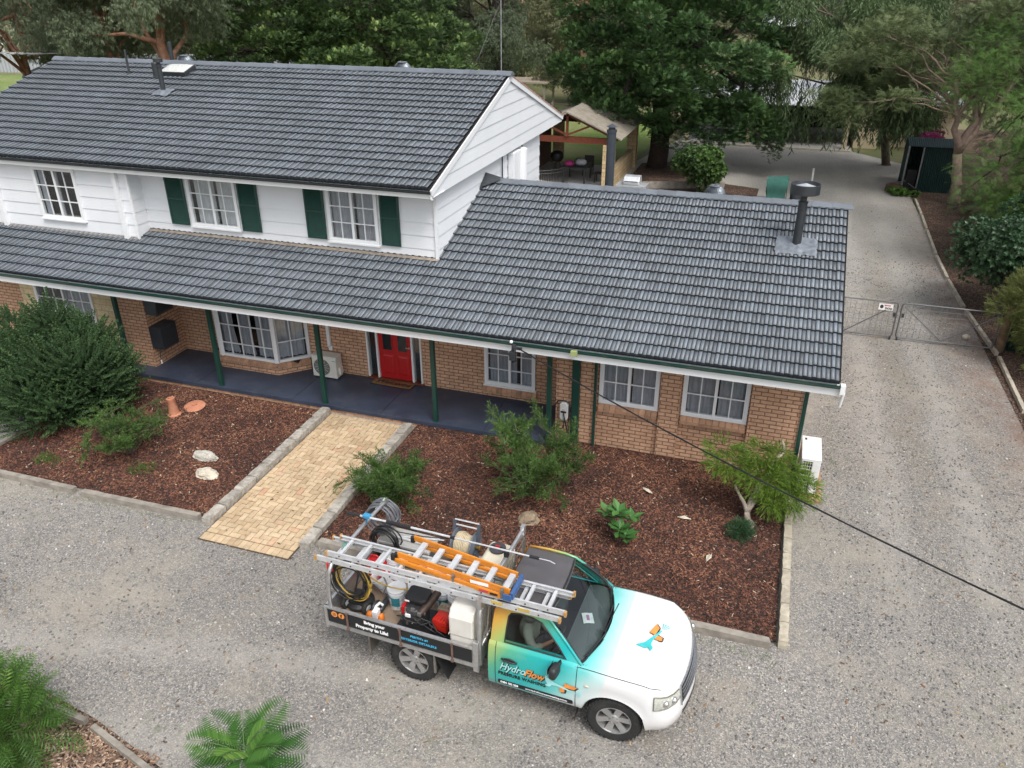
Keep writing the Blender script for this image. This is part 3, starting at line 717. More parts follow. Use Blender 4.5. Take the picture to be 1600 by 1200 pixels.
boards(b, [(UEY+.02, 5.03), (2*URY-UEY-.02, 5.03), (2*URY-UEY-.02, 5.16), (URY, URZ-.05), (UEY+.02, 5.16)], (1, 0, 0), (0, 1, 0), 5.03+.06, 7, off=(XG-.02, 0, 0))
b.box(UX, XG-.02, UEY+.09, 2*URY-UEY-.09, 5.02, 5.032)
b.build('gable', M_CLAD, HOUSE)
b = MB()
for s in (1, -1):
    b.bar((XG+.02, URY, URZ-.075), (XG+.02, URY-s*(URY-UEY-.02), UEZ-.095), .028, .13)
b.box(XG-.0, XG+.03, UEY+.05, UEY+.10, 5.0, 5.2)
b.build('upper_barge_board', M_WHITE, HOUSE)
b = MB()          # pink brown bedding edge under the rear verge tiles
b.bar((XG+.02, URY+.15, URZ-.045), (XG+.02, 2*URY-UEY-.1, UEZ-.015), .05, .03); b.build('verge_bedding', mat('pink_mortar', (.42, .24, .2), .9, var=.3, scale=10), HOUSE)
# corner boards and downpipes on the upper wall
b = MB(); b.box(-14.97, -14.86, 14.95, 15.04, 3.26, 5.03); b.box(-15.02, -14.58, 14.90, 15.05, 3.16, 3.25); b.build('downpipe', M_WHITE, HOUSE)
b = MB(); b.box(-18.78, -18.68, 14.95, 15.04, 3.26, 5.03); b.box(-18.83, -18.45, 14.88, 15.05, 3.17, 3.25); b.build('downpipe', M_WHITE, HOUSE)
b = MB(); b.box(-14.62, -14.56, 15.0, 15.05, 3.2, 5.05); b.build('corner_board', M_WHITE, HOUSE)
b = MB(); b.box(UX-.04, UX+.03, 15.40, 15.46, 3.44, 5.03); b.build('corner_board', M_WHITE, HOUSE)
b = MB()
b.grid(lambda u, v: (-14.55+(UX+14.58)*u, 15.44-.12*v-.02*mnoise.noise(Vector((u*60, v, 0))), 3.55-.03*v+.012*mnoise.noise(Vector((u*90, v*3, 2)))), 160, 2)
b.grid(lambda u, v: (-20+5.4*u, 15.04-.06*v, 3.41-.02*v+.01*mnoise.noise(Vector((u*60, v*3, 5)))), 80, 2)
b.build('bedding_mortar', M_MORTAR, HOUSE, smooth=True)
# flashing upstand where the low ridge meets the wall
b = MB(); b.add([(UX+.03, RY-.5, RZ-.05), (UX+.03, RY+.25, RZ+.0), (UX+.45, RY+.10, RZ+.075), (UX+.42, RY-.1, RZ+.07), (UX+.03, RY-.05, RZ+.22)], [(0, 3, 4), (3, 2, 4), (2, 1, 4)]); b.build('ridge_end_cap', M_CHARMET, HOUSE)
# white duct casing and pipes on the side wall
b = MB(); b.box(UX+.025, UX+.20, 20.15, 20.85, 3.4, 4.95); b.tube([(UX+.17, 20.85, 3.3), (UX+.17, 20.85, 4.95)], .16, 14); b.build('duct_casing', M_WHITE, HOUSE, bevel=.02)
for y in (19.6, 21.25):
    b = MB(); b.tube([(UX+.06, y, 3.3), (UX+.06, y, 4.97)], .018, 6); b.build('pipe', M_CHARMET, HOUSE)

# ---- lower brickwork
b = MB(); w_hall = (-5.93, -4.69, .52, 1.80); dr = (-8.99, -7.53, .2, 2.34)
wall_x(b, -10.6, -3.88, 0, 2.56, 15.67, [w_hall, dr], .12)
wall_x(b, -15.3, -14.44, 0, 2.56, 14.5); wall_y(b, -14.44, 14.5, 15.68, 0, 2.56); wall_x(b, -14.44, -13.4, 0, 2.56, 15.67)
wall_x(b, -21, -18.35, 0, 2.56, 14.5)
# right wing: recessed panels between proud piers
wall_x(b, -3.88, -3.03, -.05, 2.56, 14.5); wall_x(b, -1.70, -1.29, -.05, 2.56, 14.5); wall_x(b, .07, 1.02, -.05, 2.56, 14.5)
wall_x(b, -3.03, -1.70, -.05, 2.56, 14.6, [(-2.97, -1.73, 1.06, 2.42)]); wall_x(b, -1.29, .07, -.05, 2.56, 14.6, [(-1.26, .04, 1.06, 2.42)])
for x, s in ((-3.03, 1), (-1.70, -1), (-1.29, 1), (.07, -1)):
    b.add([(x, 14.5, -.05), (x, 14.6, -.05), (x, 14.6, 2.56), (x, 14.5, 2.56)], [(0, 1, 2, 3) if s > 0 else (3, 2, 1, 0)])
wall_y(b, 1.02, 14.5, 22.4, -.05, 2.56); b.add([(-3.88, 14.5, -.05), (-3.88, 15.7, -.05), (-3.88, 15.7, 2.56), (-3.88, 14.5, 2.56)], [(3, 2, 1, 0)])
wall_x(b, -21, 1.02, 0, 2.5, 23.2)
b.build('brick_wall', M_BRICK, HOUSE)
b = MB(); wall_x(b, -18.35, -15.3, 0, 2.56, 14.497, [(-17.85, -16.0, .55, 2.2)]); b.build('limestone_wall', M_LIME, HOUSE)
# sloping brick sills
def sillrow(x0, x1, y, z, n, name='window_sill'):
    b = MB(); w = (x1-x0)/n; rg = random.Random(int(x0*10))
    for i in range(n):
        b.tint = rg.random(); a, c = x0+i*w+.004, x0+(i+1)*w-.004
        b.add([(a, y+.01, z), (c, y+.01, z), (c, y-.11, z-.085), (a, y-.11, z-.085), (a, y+.01, z-.1), (c, y+.01, z-.1), (c, y-.11, z-.16), (a, y-.11, z-.16)], [(3, 2, 1, 0), (3, 7, 6, 2), (0, 4, 7, 3), (1, 2, 6, 5)])
    return b.build(name, M_SILLB, HOUSE)
sillrow(-2.97, -1.73, 14.60, 1.055, 10); sillrow(-1.26, .04, 14.60, 1.055, 10); sillrow(-5.98, -4.64, 15.67, .50, 11)
# verandah floor and brick edge
b = MB(); b.box(-15.05, -3.89, 14.06, 15.69, .10, .20); b.build('verandah_floor', M_SLAB, HOUSE, bevel=.006)
b = MB(); rg = random.Random(3)
for i in range(int(11.1/.24)+1):
    b.tint = rg.random(); x = -15.05+i*.24
    if x+.23 < -3.86: b.box(x, x+.228, 14.09, 14.2, -.02, .097)
b.build('edge_brick_course', M_SILLB, HOUSE)
for x in (-12.9, -10.2, -7.9, -5.4):
    b = MB(); b.box(x, x+.012, 14.065, 15.66, .2005, .2035); b.build('floor_joint', M_BLACK, HOUSE)
for x in (-14.93, -12.2, -9.34, -6.54, -3.93):
    b = MB(); b.box(x-.047, x+.047, 14.09, 14.184, .2, 2.4); b.box(x-.06, x+.06, 14.08, 14.194, .2, .215); b.build('post', M_GREEN, HOUSE, bevel=.006)
# green downpipes on the right wing
b = MB(); b.box(-3.52, -3.36, 14.40, 14.495, 0, 2.54); b.build('green_downpipe', M_GREEN, HOUSE, bevel=.01)
b = MB(); b.box(-3.055, -3.0, 14.42, 14.495, .0, 2.54); b.build('green_downpipe', M_GREEN, HOUSE, bevel=.01)
b = MB(); b.box(1.025, 1.10, 14.45, 14.54, 0.0, 2.54); b.build('green_downpipe', M_GREEN, HOUSE, bevel=.01)
b = MB(); b.box(-10.05, -9.97, 15.60, 15.665, .9, 2.54); b.box(-10.03, -9.93, 15.60, 15.66, .82, .93); b.build('conduit', M_WHITE, HOUSE)

# ---- front door with sidelights
b = MB(); y = 15.67
for (a, c, d, e) in ((-8.99, -8.95, .24, 2.34), (-8.73, -8.68, .24, 2.34), (-7.80, -7.75, .24, 2.34), (-7.57, -7.53, .24, 2.34), (-8.95, -7.57, 2.29, 2.34)): b.box(a, c, y-.03, y+.10, d, e)
b.build('door_frame', M_WHITE, HOUSE)
b = MB(); b.box(-9.0, -7.5, y-.06, y+.12, .2, .245); b.build('door_step', M_REDWOOD, HOUSE)
b = MB(); b.box(-8.68, -7.80, y+.02, y+.06, .25, 2.29)
DX = ((-8.60, -8.28), (-8.20, -7.88))
for (a, c) in DX:
    for (z0, z1) in ((.36, .90),):
        b.box(a, c, y+.012, y+.019, z0, z1)
        b.add([(a+.02, y+.012, z0+.02), (c-.02, y+.012, z0+.02), (c-.02, y+.012, z1-.02), (a+.02, y+.012, z1-.02), (a+.06, y+.0, z0+.06), (c-.06, y+.0, z0+.06), (c-.06, y+.0, z1-.06), (a+.06, y+.0, z1-.06)], [(0, 1, 5, 4), (1, 2, 6, 5), (2, 3, 7, 6), (3, 0, 4, 7), (4, 5, 6, 7)])
    b.box(a+.02, c-.02, y+.006, y+.019, .99, 1.015); b.box(a+.02, a+.045, y+.006, y+.019, 1.015, 1.5); b.box(c-.045, c-.02, y+.006, y+.019, 1.015, 1.5)
D = b.build('door', M_RED, HOUSE, bevel=.003)
b = MB()
for (a, c) in DX: b.box(a+.045, c-.045, y+.012, y+.0195, 1.015, 1.5)
b.build('door_pane', mat('dark_door_glass', (.02, .025, .03), .06), D)
b = MB(); b.tube([(-7.85, y-.03, 1.15), (-7.85, y+.02, 1.15)], .025, 10); b.tube([(-7.85, y-.035, 1.15), (-7.93, y-.04, 1.15)], .009, 8); b.build('handle', M_GALV, D)
for a, c in ((-8.95, -8.73), (-7.75, -7.57)):
    b = MB(); b.box(a, c, y+.03, y+.035, .24, 2.29); s_ = b.build('sidelight', M_GLASS, HOUSE)
    b = MB(); b.box(a, c, y+.35, y+.36, .24, 2.29); b.build('room_interior', mat('dim_hall', (.16, .17, .17), .9) if a < -8 else M_DARKIN, s_)

# ---- bay window
P0, P1, P2, P3 = (-13.45, 15.66), (-12.87, 15.04), (-11.20, 15.04), (-10.60, 15.62)
def off(p, d):
    return p
b = MB()
for (a, c) in ((P0, P1), (P1, P2), (P2, P3)): b.add([(a[0], a[1], .2), (c[0], c[1], .2), (c[0], c[1], .44), (a[0], a[1], .44)], [(0, 1, 2, 3)])
b.build('bay_brick_base', M_BRICK, HOUSE)
def in_frame(a, c): # local matrix for a wall segment: x along, -y outward
    d = Vector((c[0]-a[0], c[1]-a[1], 0)); L = d.length; d.normalize()
    M = Matrix(((d.x, -d.y, 0, a[0]), (d.y, d.x, 0, a[1]), (0, 0, 1, 0), (0, 0, 0, 1))); return M, L
b = MB(); rg = random.Random(8)
for (a, c) in ((P0, P1), (P1, P2), (P2, P3)):
    M, L = in_frame(a, c); b.X = M; n = round(L/.12)
    for i in range(n):
        b.tint = rg.random(); p, q = i*L/n+.003, (i+1)*L/n-.003
        b.add([(p, .14, .52), (q, .14, .52), (q, -.05, .45), (p, -.05, .45), (q, -.05, .38), (p, -.05, .38)], [(3, 2, 1, 0), (5, 4, 2, 3)])
b.build('bay_sill', M_SILLB, HOUSE)
fr = MB(); gl = MB(); cu = MB(); Z0, Z1 = .50, 2.42
for (a, c, cols, s) in ((P0, P1, 2, .12), (P1, P2, 5, 0), (P2, P3, 2, .12)):
    M, L = in_frame(a, c); M = M @ Matrix.Translation((0, .10, 0)); fr.X = gl.X = cu.X = M
    fr.box(-.03, .045, -.05, .03, Z0, Z1); fr.box(L-.045, L+.03, -.05, .029, Z0, Z1); fr.box(.045, L-.045, -.048, .028, Z0, Z0+.07); fr.box(.045, L-.045, -.048, .028, Z1-.07, Z1)
    rows = [.17, .45, .725] if cols == 5 else [.22, .61]
    if cols == 2:
        z = Z0+1.20; fr.box(.045, L-.045, -.045, .02, z-.035, z+.035)
        rows = [.26, .80]
    for i in range(1, cols): x = .045+(L-.09)*i/cols; fr.box(x-.012, x+.012, -.035, .0, Z0+.07, Z1-.07)
    for f in rows: z = Z0+.07+(Z1-Z0-.14)*f; fr.box(.045, L-.045, -.033, -.002, z-.012, z+.012)
    gl.box(.045, L-.045, -.018, -.012, Z0+.06, Z1-.06)
    spans = ((.02, .30), (.36, .60), (.66, .99)) if cols == 5 else ((.05, .97),)
    for (u0, u1) in spans:
        cu.grid(lambda u, v: (.05+(L-.1)*(u0+(u1-u0)*(u*(1-.25*math.sin(v*3.14)) if cols == 5 else u)), .08+.022*math.sin(u*26)+.01*math.sin(u*61), Z0+.08+(Z1-Z0-.16)*v), 40, 6)
BW = fr.build('bay_window', M_WHITE, HOUSE); gl.build('pane', M_GLASS, BW); cu.build('curtain', M_CURT, BW, smooth=True)
b = MB(); b.add([(-13.4, 15.80, .5), (-10.6, 15.80, .5), (-10.6, 15.80, 2.45), (-13.4, 15.80, 2.45)], [(0, 1, 2, 3)]); b.box(-13.2, -10.8, 15.35, 15.79, .44, .5); b.build('room_interior', M_DARKIN, BW)
b = MB(); b.box(-12.1, -11.85, 15.32, 15.4, .5, .62); b.build('dark_keepsake', M_BLACK, BW)

# ---- roof fittings
def on_low(y): return EZ+(y-EY)*SL
def on_up(y): return UEZ+(y-UEY)*USL
def flashing(name, x, y, z, w, d, slope, seed):
    b = MB(); th = math.atan(slope)
    M = Matrix.Translation((x, y, z+.062)) @ Matrix.Rotation(th, 4, 'X')
    def fn(u, v):
        X, Y = (u-.5)*w, (v-.5)*d; e = min(u, 1-u, v, 1-v)
        r = math.hypot(X, Y); h = .05*math.exp(-(r/.14)**2)+.018*mnoise.noise(Vector((X*9, Y*9, seed)))+.004*math.sin(X*2*math.pi/.15)+(.012 if e > .02 else 0)
        return (X*(1+.06*mnoise.noise(Vector((Y*9, seed, 0)))), Y*(1+.06*mnoise.noise(Vector((X*9, seed, 4)))), h)
    b.X = M; b.grid(fn, 30, 30); return b.build(name, M_LEAD, HOUSE, smooth=True)
flashing('flue_flashing', .50, 16.95, on_low(16.95), .82, .60, SL, 3)
b = MB(); b.X = Matrix.Translation((.50, 16.98, 0))
b.lathe([(.088, 4.0), (.088, 4.84), (.094, 4.845), (.094, 4.87), (.088, 4.875), (.088, 4.98), (.098, 4.985), (.098, 5.01), (.062, 5.02), (.062, 5.10), (.10, 5.12), (.285, 5.17), (.285, 5.36), (.275, 5.365), (.27, 5.27), (.0, 5.36)], 32)
FL = b.build('flue', M_CHARMET, HOUSE, smooth=True, auto=35)
b = MB(); b.X = Matrix.Translation((.50, 16.98, 0)); b.lathe([(.262, 5.285), (.13, 5.33), (.005, 5.37)], 32); b.build('flue_cap', mat('pale_metal_cap', (.55, .57, .6), .35, .6, var=.1), FL, smooth=True, auto=30)
# old flue pipes on the upper roof
flashing('flue_flashing', -15.68, 18.05, on_up(18.05), .48, .40, USL, 6)
b = MB(); b.X = Matrix.Translation((-15.7, 18.1, 0)); b.lathe([(.062, 6.2), (.062, 6.98), (.075, 6.985), (.075, 7.05), (.05, 7.06), (.05, 7.10), (.12, 7.10), (.12, 7.19), (.0, 7.20)], 20); b.build('flue', M_CHARMET, HOUSE, smooth=True, auto=35)
b = MB(); b.X = Matrix.Translation((-16.55, 18.95, 0)); b.lathe([(.10, 6.5), (.10, 6.98), (.085, 7.0), (.0, 7.01)], 20); b.build('vent_pipe', M_CHARMET, HOUSE, smooth=True, auto=35)
b = MB(); b.X = Matrix.Translation((-17.55, 19.03, 0)); b.lathe([(.16, 6.60), (.05, 6.68), (.03, 6.70), (.03, 7.28), (.0, 7.29)], 14); b.build('vent_pipe', M_CHARMET, HOUSE, smooth=True, auto=35)
b = MB(); b.X = Matrix.Translation((-17.6, 20.9, 0)); b.lathe([(.06, 6.5), (.06, 7.35), (.0, 7.36)], 14); b.build('vent_pipe', M_CHARMET, HOUSE, smooth=True, auto=35)
# skylight
th = math.atan(USL); b = MB(); b.X = Matrix.Translation((-16.05, 19.22, on_up(19.22)+.03)) @ Matrix.Rotation(th, 4, 'X')
b.box(-.42, .42, -.26, .26, 0, .13); SKY = b.build('skylight', M_CHARMET, HOUSE, bevel=.01)
b = MB(); b.X = Matrix.Translation((-16.05, 19.22, on_up(19.22)+.03)) @ Matrix.Rotation(th, 4, 'X')
b.grid(lambda u, v: ((u-.5)*.78, (v-.5)*.48, .135+.05*(1-(2*u-1)**4)*(1-(2*v-1)**4)), 12, 10); b.build('skylight_dome', mat('milky_acrylic', (.50, .51, .48), .25, var=.08), SKY, smooth=True)
def turbine(x, y, z, s=1.0):
    b = MB(); b.X = Matrix.Translation((x, y, z)) @ Matrix.Scale(s, 4)
    b.lathe([(.15, -.3), (.15, .02), (.17, .03)], 20, caps=False)
    b.lathe([(.05, .27), (.10, .275), (.12, .262), (0, .28)], 16); n = 22
    for k in range(n):
        a0 = 2*math.pi*k/n
        def fn(u, v):
            ph = .12+u*1.75; r = .19*math.sin(min(ph, 1.95))+.02; a = a0+u*.55+v*.24; return ((r+.018*v)*math.cos(a), (r+.018*v)*math.sin(a), .03+.245*(1-math.sin(u*1.5)) if False else .03+.125*(1+math.cos(ph*1.55)))
        b.grid(fn, 7, 1)
    b.lathe([(.165, .03), (.17, .10), (.14, .2), (.05, .26)], 20, caps=False)
    return b.build('whirlybird_vent', mat('dull_vent_metal', (.16, .18, .2), .35, .7, var=.2), HOUSE, solid=.003)
turbine(-1.42, 19.3, 4.36, 1.15); turbine(-9.95, 20.6, 6.72, 1.15); turbine(-16.9, 20.6, 6.72, 1.15)
# television mast with guy wires
b = MB(); b.tube([(-7.28, 20.9, 6.3), (-7.26, 20.9, 11.2)], .014, 8)
MA = b.build('mast', M_GALV, HOUSE)
b = MB()
for q in ((-7.55, 18.2, 6.4), (-5.8, 22.8, 5.8), (-8.4, 22.8, 5.9)): b.tube([(-7.27, 20.9, 8.15), q], .0035, 4)
b.tube([(-7.3, 20.88, 10.6), (-7.36, 20.6, 9.4), (-7.34, 20.8, 8.3), (-7.5, 19.9, 7.3), (-7.62, 19.0, 6.7)], .006, 4)
b.build('guy_wire', M_CHARMET, MA)
# ================================================================ the utility truck
TX, TY, TR = -4.03, 8.28, R(-2.337)
UTE = thing('utility_truck', 'white and teal single cab work truck with loaded aluminium tray', 'utility truck', (TX, TY, 0), TR)
def m_livery():
    n = NT('truck_livery'); co = n.n('ShaderNodeTexCoord').outputs['Object']; P = n.sep(co); x, y, z = P[0], P[1], P[2]
    ax = n.math('ADD', x, n.math('MULTIPLY', n.math('ABSOLUTE', y), .0))
    d = n.math('ADD', n.math('MULTIPLY', n.math('SUBTRACT', x, 1.2), 1.0), n.math('MULTIPLY', n.math('SUBTRACT', 1.2, z), .85))
    w = n.math('ADD', d, n.math('MULTIPLY', n.math('SUBTRACT', n.noise(co, 3.5, 4), .5), .14))
    c = n.ramp(n.mr(w, -.35, 2.0, 0, 1), [(0, (.62, .25, .035)), (.10, (.56, .32, .06)), (.22, (.32, .42, .13)), (.33, (.09, .38, .23)), (.45, (.02, .38, .34)), (.58, (.01, .40, .41)), (.68, (.05, .46, .45)), (.76, (.15, .55, .53)), (.84, (.42, .66, .65)), (.92, (.62, .72, .71)), (1, (.68, .74, .73))])
    sp = n.mr(n.noise(co, 60, 3, .8), .62, .70, 0, 1)          # printed spray speckle
    c = n.mix(n.math('MULTIPLY', sp, n.mr(z, 1.0, .45, .05, .55)), c, (.62, .80, .74))
    lim = n.math('ADD', x, n.math('MULTIPLY', n.math('SUBTRACT', 1.1, z), .22))
    c = n.mix(n.math('GREATER_THAN', lim, 2.86), c, (.70, .70, .70))
    c = n.mix(n.mr(n.noise(co, 2.2, 6, .7), .55, .8, 0, .22), c, (.42, .38, .32))
    lo = n.math('MULTIPLY', n.mr(z, .62, .40, 0, .55), n.mr(n.noise(co, 5, 5, .7), .35, .6, .2, 1))
    c = n.mix(lo, c, (.33, .29, .24))
    n.color(c); n.rough(.28); n.b.inputs['Coat Weight'].default_value = .5; n.b.inputs['Coat Roughness'].default_value = .08; return n.m
M_LIV = m_livery()
M_TRIM = mat('dark_trim', (.02, .021, .023), .5, var=.15, obj=True)
M_DASH = mat('grey_dash', (.11, .12, .13), .7, var=.1, obj=True)
M_ROOFG = mat('charcoal_roof_wrap', (.085, .08, .085), .42, var=.12, scale=4, obj=True)
M_ALLOY = mat('alloy_rim', (.50, .50, .50), .35, .75, var=.12, obj=True, dirt=(.25, .22, .19), dirt_amt=.4)
M_STEEL = mat('bare_steel', (.30, .29, .27), .45, .7, var=.25, scale=12, obj=True, dirt=(.16, .10, .06), dirt_amt=.4)
M_BLKP = mat('black_panel_wrap', (.012, .013, .015), .35, var=.1, obj=True)
M_RUST = mat('worn_strap', (.14, .085, .065), .7, var=.3, scale=20, obj=True)
M_PLY = mat('worn_ply_deck', (.27, .20, .14), .85, var=.3, scale=8, obj=True, dirt=(.12, .1, .08), dirt_amt=.6, dscale=4)
def part(b, name, m, parent=UTE, **k): return b.build(name, m, parent, world=False, **k)

# ---- body shell swept along the plan outline
def body_shell():
    plan = []
    for x in [1.24, 1.5, 1.8, 2.1, 2.4, 2.50]: plan.append((x, .875))
    for i in range(19): plan.append((2.56+.86*i/18, .875+.012*math.sin(math.pi*i/18)))
    plan += [(3.50, .855), (3.58, .825), (3.66, .77), (3.73, .68), (3.775, .57), (3.81, .43), (3.835, .28), (3.85, .14), (3.855, 0)]
    def arch(x): d = .43**2-(x-2.99)**2; return .38+math.sqrt(d) if d > 0 else 0
    rows = []
    for i, (x, y) in enumerate(plan):
        front = max(0, (x-3.42)/.42); zb = max(.43 if x < 3.42 else .40, arch(x)); zt = 1.155-.02*max(0, x-2.5)-.12*max(0, min(1, (x-3.35)/.45))**1.5 if x > 2.45 else 1.17
        nx, ny = (0, 1) if i < 25 else ((x-3.2)/math.hypot(x-3.2, y), y/math.hypot(x-3.2, y))
        col = []
        for k, (f, o) in enumerate([(0, -.035), (.06, -.012), (.18, .0), (.40, .006), (.62, .002), (.80, -.012), (.92, -.03), (.975, -.048), (1, -.075)]):
            z = zb+(zt-zb)*f
            e = o
            if x > 3.42:
                # bumper bulge low down, grille set back above
                e = o+.045*front*math.exp(-((z-.56)/.14)**2)-.05*front*max(0, (z-.72)/.35)
            if arch(x) > 0 and k <= 1: e += .022
            col.append((x+nx*e, (y+ny*e), z))
        rows.append(col)
    return plan, rows
plan, rows = body_shell()
K = len(rows[0]); b = MB()
for sg in (1, -1):
    vs = [(p[0], p[1]*sg, p[2]) for r in rows for p in r]; fs = []
    for i in range(len(rows)-1):
        for k in range(K-1):
            q = (i*K+k, (i+1)*K+k, (i+1)*K+k+1, i*K+k+1); fs.append(q if sg > 0 else q[::-1])
    b.add(vs, fs)
    # inner return of the arch and sill
    for i in range(len(rows)-1):
        a, c = rows[i][0], rows[i+1][0]
        b.add([(a[0], a[1]*sg, a[2]), (c[0], c[1]*sg, c[2]), (c[0], (c[1]-.10)*sg, c[2]), (a[0], (a[1]-.10)*sg, a[2])], [(0, 1, 2, 3)])
    # rear corner of the cab
    r0 = rows[0]
    b.add([(p[0], p[1]*sg, p[2]) for p in r0]+[(p[0], 0, p[2]) for p in r0], [(k, k+1, K+k+1, K+k) for k in range(K-1)])
part(b, 'body', M_LIV, smooth=True, auto=50)
# bonnet: from the top of the wings to the middle
b = MB(); top = [r[-1] for i, r in enumerate(rows) if r[-1][0] > 2.44]; nT = len(top); J = 12; vs = []; fs = []
xs0, xs1 = top[0][0], top[-1][0]
def bonnet(i, v):
    x, y, z = top[i]; s = i/(nT-1); t = (x-xs0)/(xs1-xs0)
    xc = 2.70+(3.79-2.70)*min(1, t*1.0)
    X = x+(xc-x)*(1-v)**1.0*0+ (xc-x)*(1-v*v); Y = y*v
    crown = .050*(1-v*v)*(1-.5*t); crease = .012*math.exp(-((v-.72)/.10)**2)*(1-t*.5)
    return (X, Y, z+crown+crease+.012*(v > .02)*0)
for sg in (1, -1):
    vs = [(bonnet(i, j/J)[0], bonnet(i, j/J)[1]*sg, bonnet(i, j/J)[2]) for i in range(nT) for j in range(J+1)]
    fs = [((i*(J+1)+j), ((i+1)*(J+1)+j), ((i+1)*(J+1)+j+1), (i*(J+1)+j+1)) for i in range(nT-1) for j in range(J)]
    b.add(vs, fs if sg < 0 else [f[::-1] for f in fs])
part(b, 'bonnet', M_LIV, smooth=True, auto=60)
def top_z(x, y):
    import bisect
    best = min(range(nT), key=lambda i: abs(bonnet(i, .3)[0]-x)); best_v = min(1, abs(y)/max(.01, top[best][1])); return bonnet(best, best_v)[2]
# dark shut lines
def bz(x): 
    i = min(range(len(rows)), key=lambda q: abs(rows[q][0][0]-x)); return rows[i]
b = MB()
for sg in (-1, 1):
    path_ = [(r[-2][0], r[-2][1]*sg+.0*sg, r[-2][2]+.012) for r in rows if 2.48 < r[-2][0] < 3.62]
    b.tube([(p[0], p[1]+.004*sg, p[2]) for p in path_], .0045, 5); part(b, 'bonnet_shut_line', M_TRIM); b = MB()
for xx_ in (1.345, 2.475):
    b = MB(); r = bz(xx_)
    b.tube([(xx_, -(p[1]+.003), p[2]) for p in r], .0045, 5); part(b, 'door_shut_line', M_TRIM)
# grille, headlights, bumper intake
def shell_pt(s, z, off=.0, sg=-1):
    """point on the front shell: s indexes the plan outline"""
    i = int(s); f = s-i; i2 = min(i+1, len(rows)-1)
    def at(r):
        for k in range(K-1):
            if r[k][2] <= z <= r[k+1][2]:
                t = (z-r[k][2])/(r[k+1][2]-r[k][2]+1e-9); return Vector(r[k]).lerp(Vector(r[k+1]), t)
        return Vector(r[0] if z < r[0][2] else r[-1])
    p = at(rows[i]).lerp(at(rows[i2]), f); c = Vector((3.1, 0, p.z)); n = (p-c).normalized(); p = p+n*off
    return (p.x, p.y*sg, p.z)
NP = len(rows)-1
b = MB()
for sg in (-1, 1): b.grid(lambda u, v: shell_pt(NP-3.6*u, .70+.235*v+.0*u, .006, sg), 10, 6)
GR = part(b, 'grille', M_TRIM, smooth=True)
b = MB()
for z in (.74, .79, .84, .89):
    pts = [shell_pt(NP-3.4*(1-q/8), z, .018, -1) for q in range(9)]+[shell_pt(NP-3.4*q/8, z, .018, 1) for q in range(1, 9)]
    b.tube(pts, .011, 6)
b.tube([shell_pt(NP-3.7, .70, .016, -1), shell_pt(NP-3.6, .93, .016, -1)]+[shell_pt(NP-3.6*(1-q/8), .945, .016, -1) for q in range(9)]+[shell_pt(NP-3.6*q/8, .945, .016, 1) for q in range(1, 9)]+[shell_pt(NP-3.7, .70, .016, 1)], .012, 6)
part(b, 'grille_bar', mat('dull_chrome', (.45, .46, .48), .22, .9, var=.05, obj=True), GR)
b = MB()
for sg in (-1, 1): b.grid(lambda u, v: shell_pt(NP-3.4*u, .47+.10*v, .006, sg), 8, 3)
part(b, 'bumper_intake', M_TRIM, smooth=True)
for sg in (-1, 1):
    sA, sB = NP-8.1, NP-4.0
    def hz(u, v): lo = .80+.03*u-.03*(u < 0); hi = .965+.03*(1-u)*1.2-.02*u; return lo+(hi-lo)*v
    b = MB(); b.grid(lambda u, v: shell_pt(sA+(sB-sA)*u, hz(u, v), .014+.012*math.sin(math.pi*min(1, max(0, v))), sg), 14, 8)
    HL = part(b, 'headlight', mat('clouded_lens', (.50, .51, .46), .12, .15, var=.25, scale=30, obj=True, coat=.6), smooth=True)
    b = MB()
    ring = [(0, 0), (.25, 0), (.5, 0), (.75, 0), (1, 0), (1, .5), (1, 1), (.75, 1), (.5, 1), (.25, 1), (0, 1), (0, .5)]
    b.tube([shell_pt(sA+(sB-sA)*u, hz(u, v), .013, sg) for u, v in ring], .009, 6, closed=True); part(b, 'lens_surround', mat('olive_grey_trim', (.16, .16, .12), .5, obj=True), HL)
    b = MB()
    for u in (.42, .72):
        p = shell_pt(sA+(sB-sA)*u, hz(u, .5), .024, sg); b.sphere(p, (.045, .045, .05), 12, 8)
    part(b, 'reflector', mat('bright_reflector', (.7, .7, .7), .12, .9, obj=True), HL, smooth=True)
    b = MB(); p = shell_pt(1.1*5+0, .9, .0, sg); b.sphere((2.62, sg*.883, .90), (.035, .012, .016), 10, 6); part(b, 'side_repeater', mat('clear_amber', (.6, .5, .35), .2, obj=True), smooth=True)
b = MB(); b.box(3.80, 3.86, -.19, .19, .50, .60); part(b, 'number_plate', M_PVC, bevel=.005)

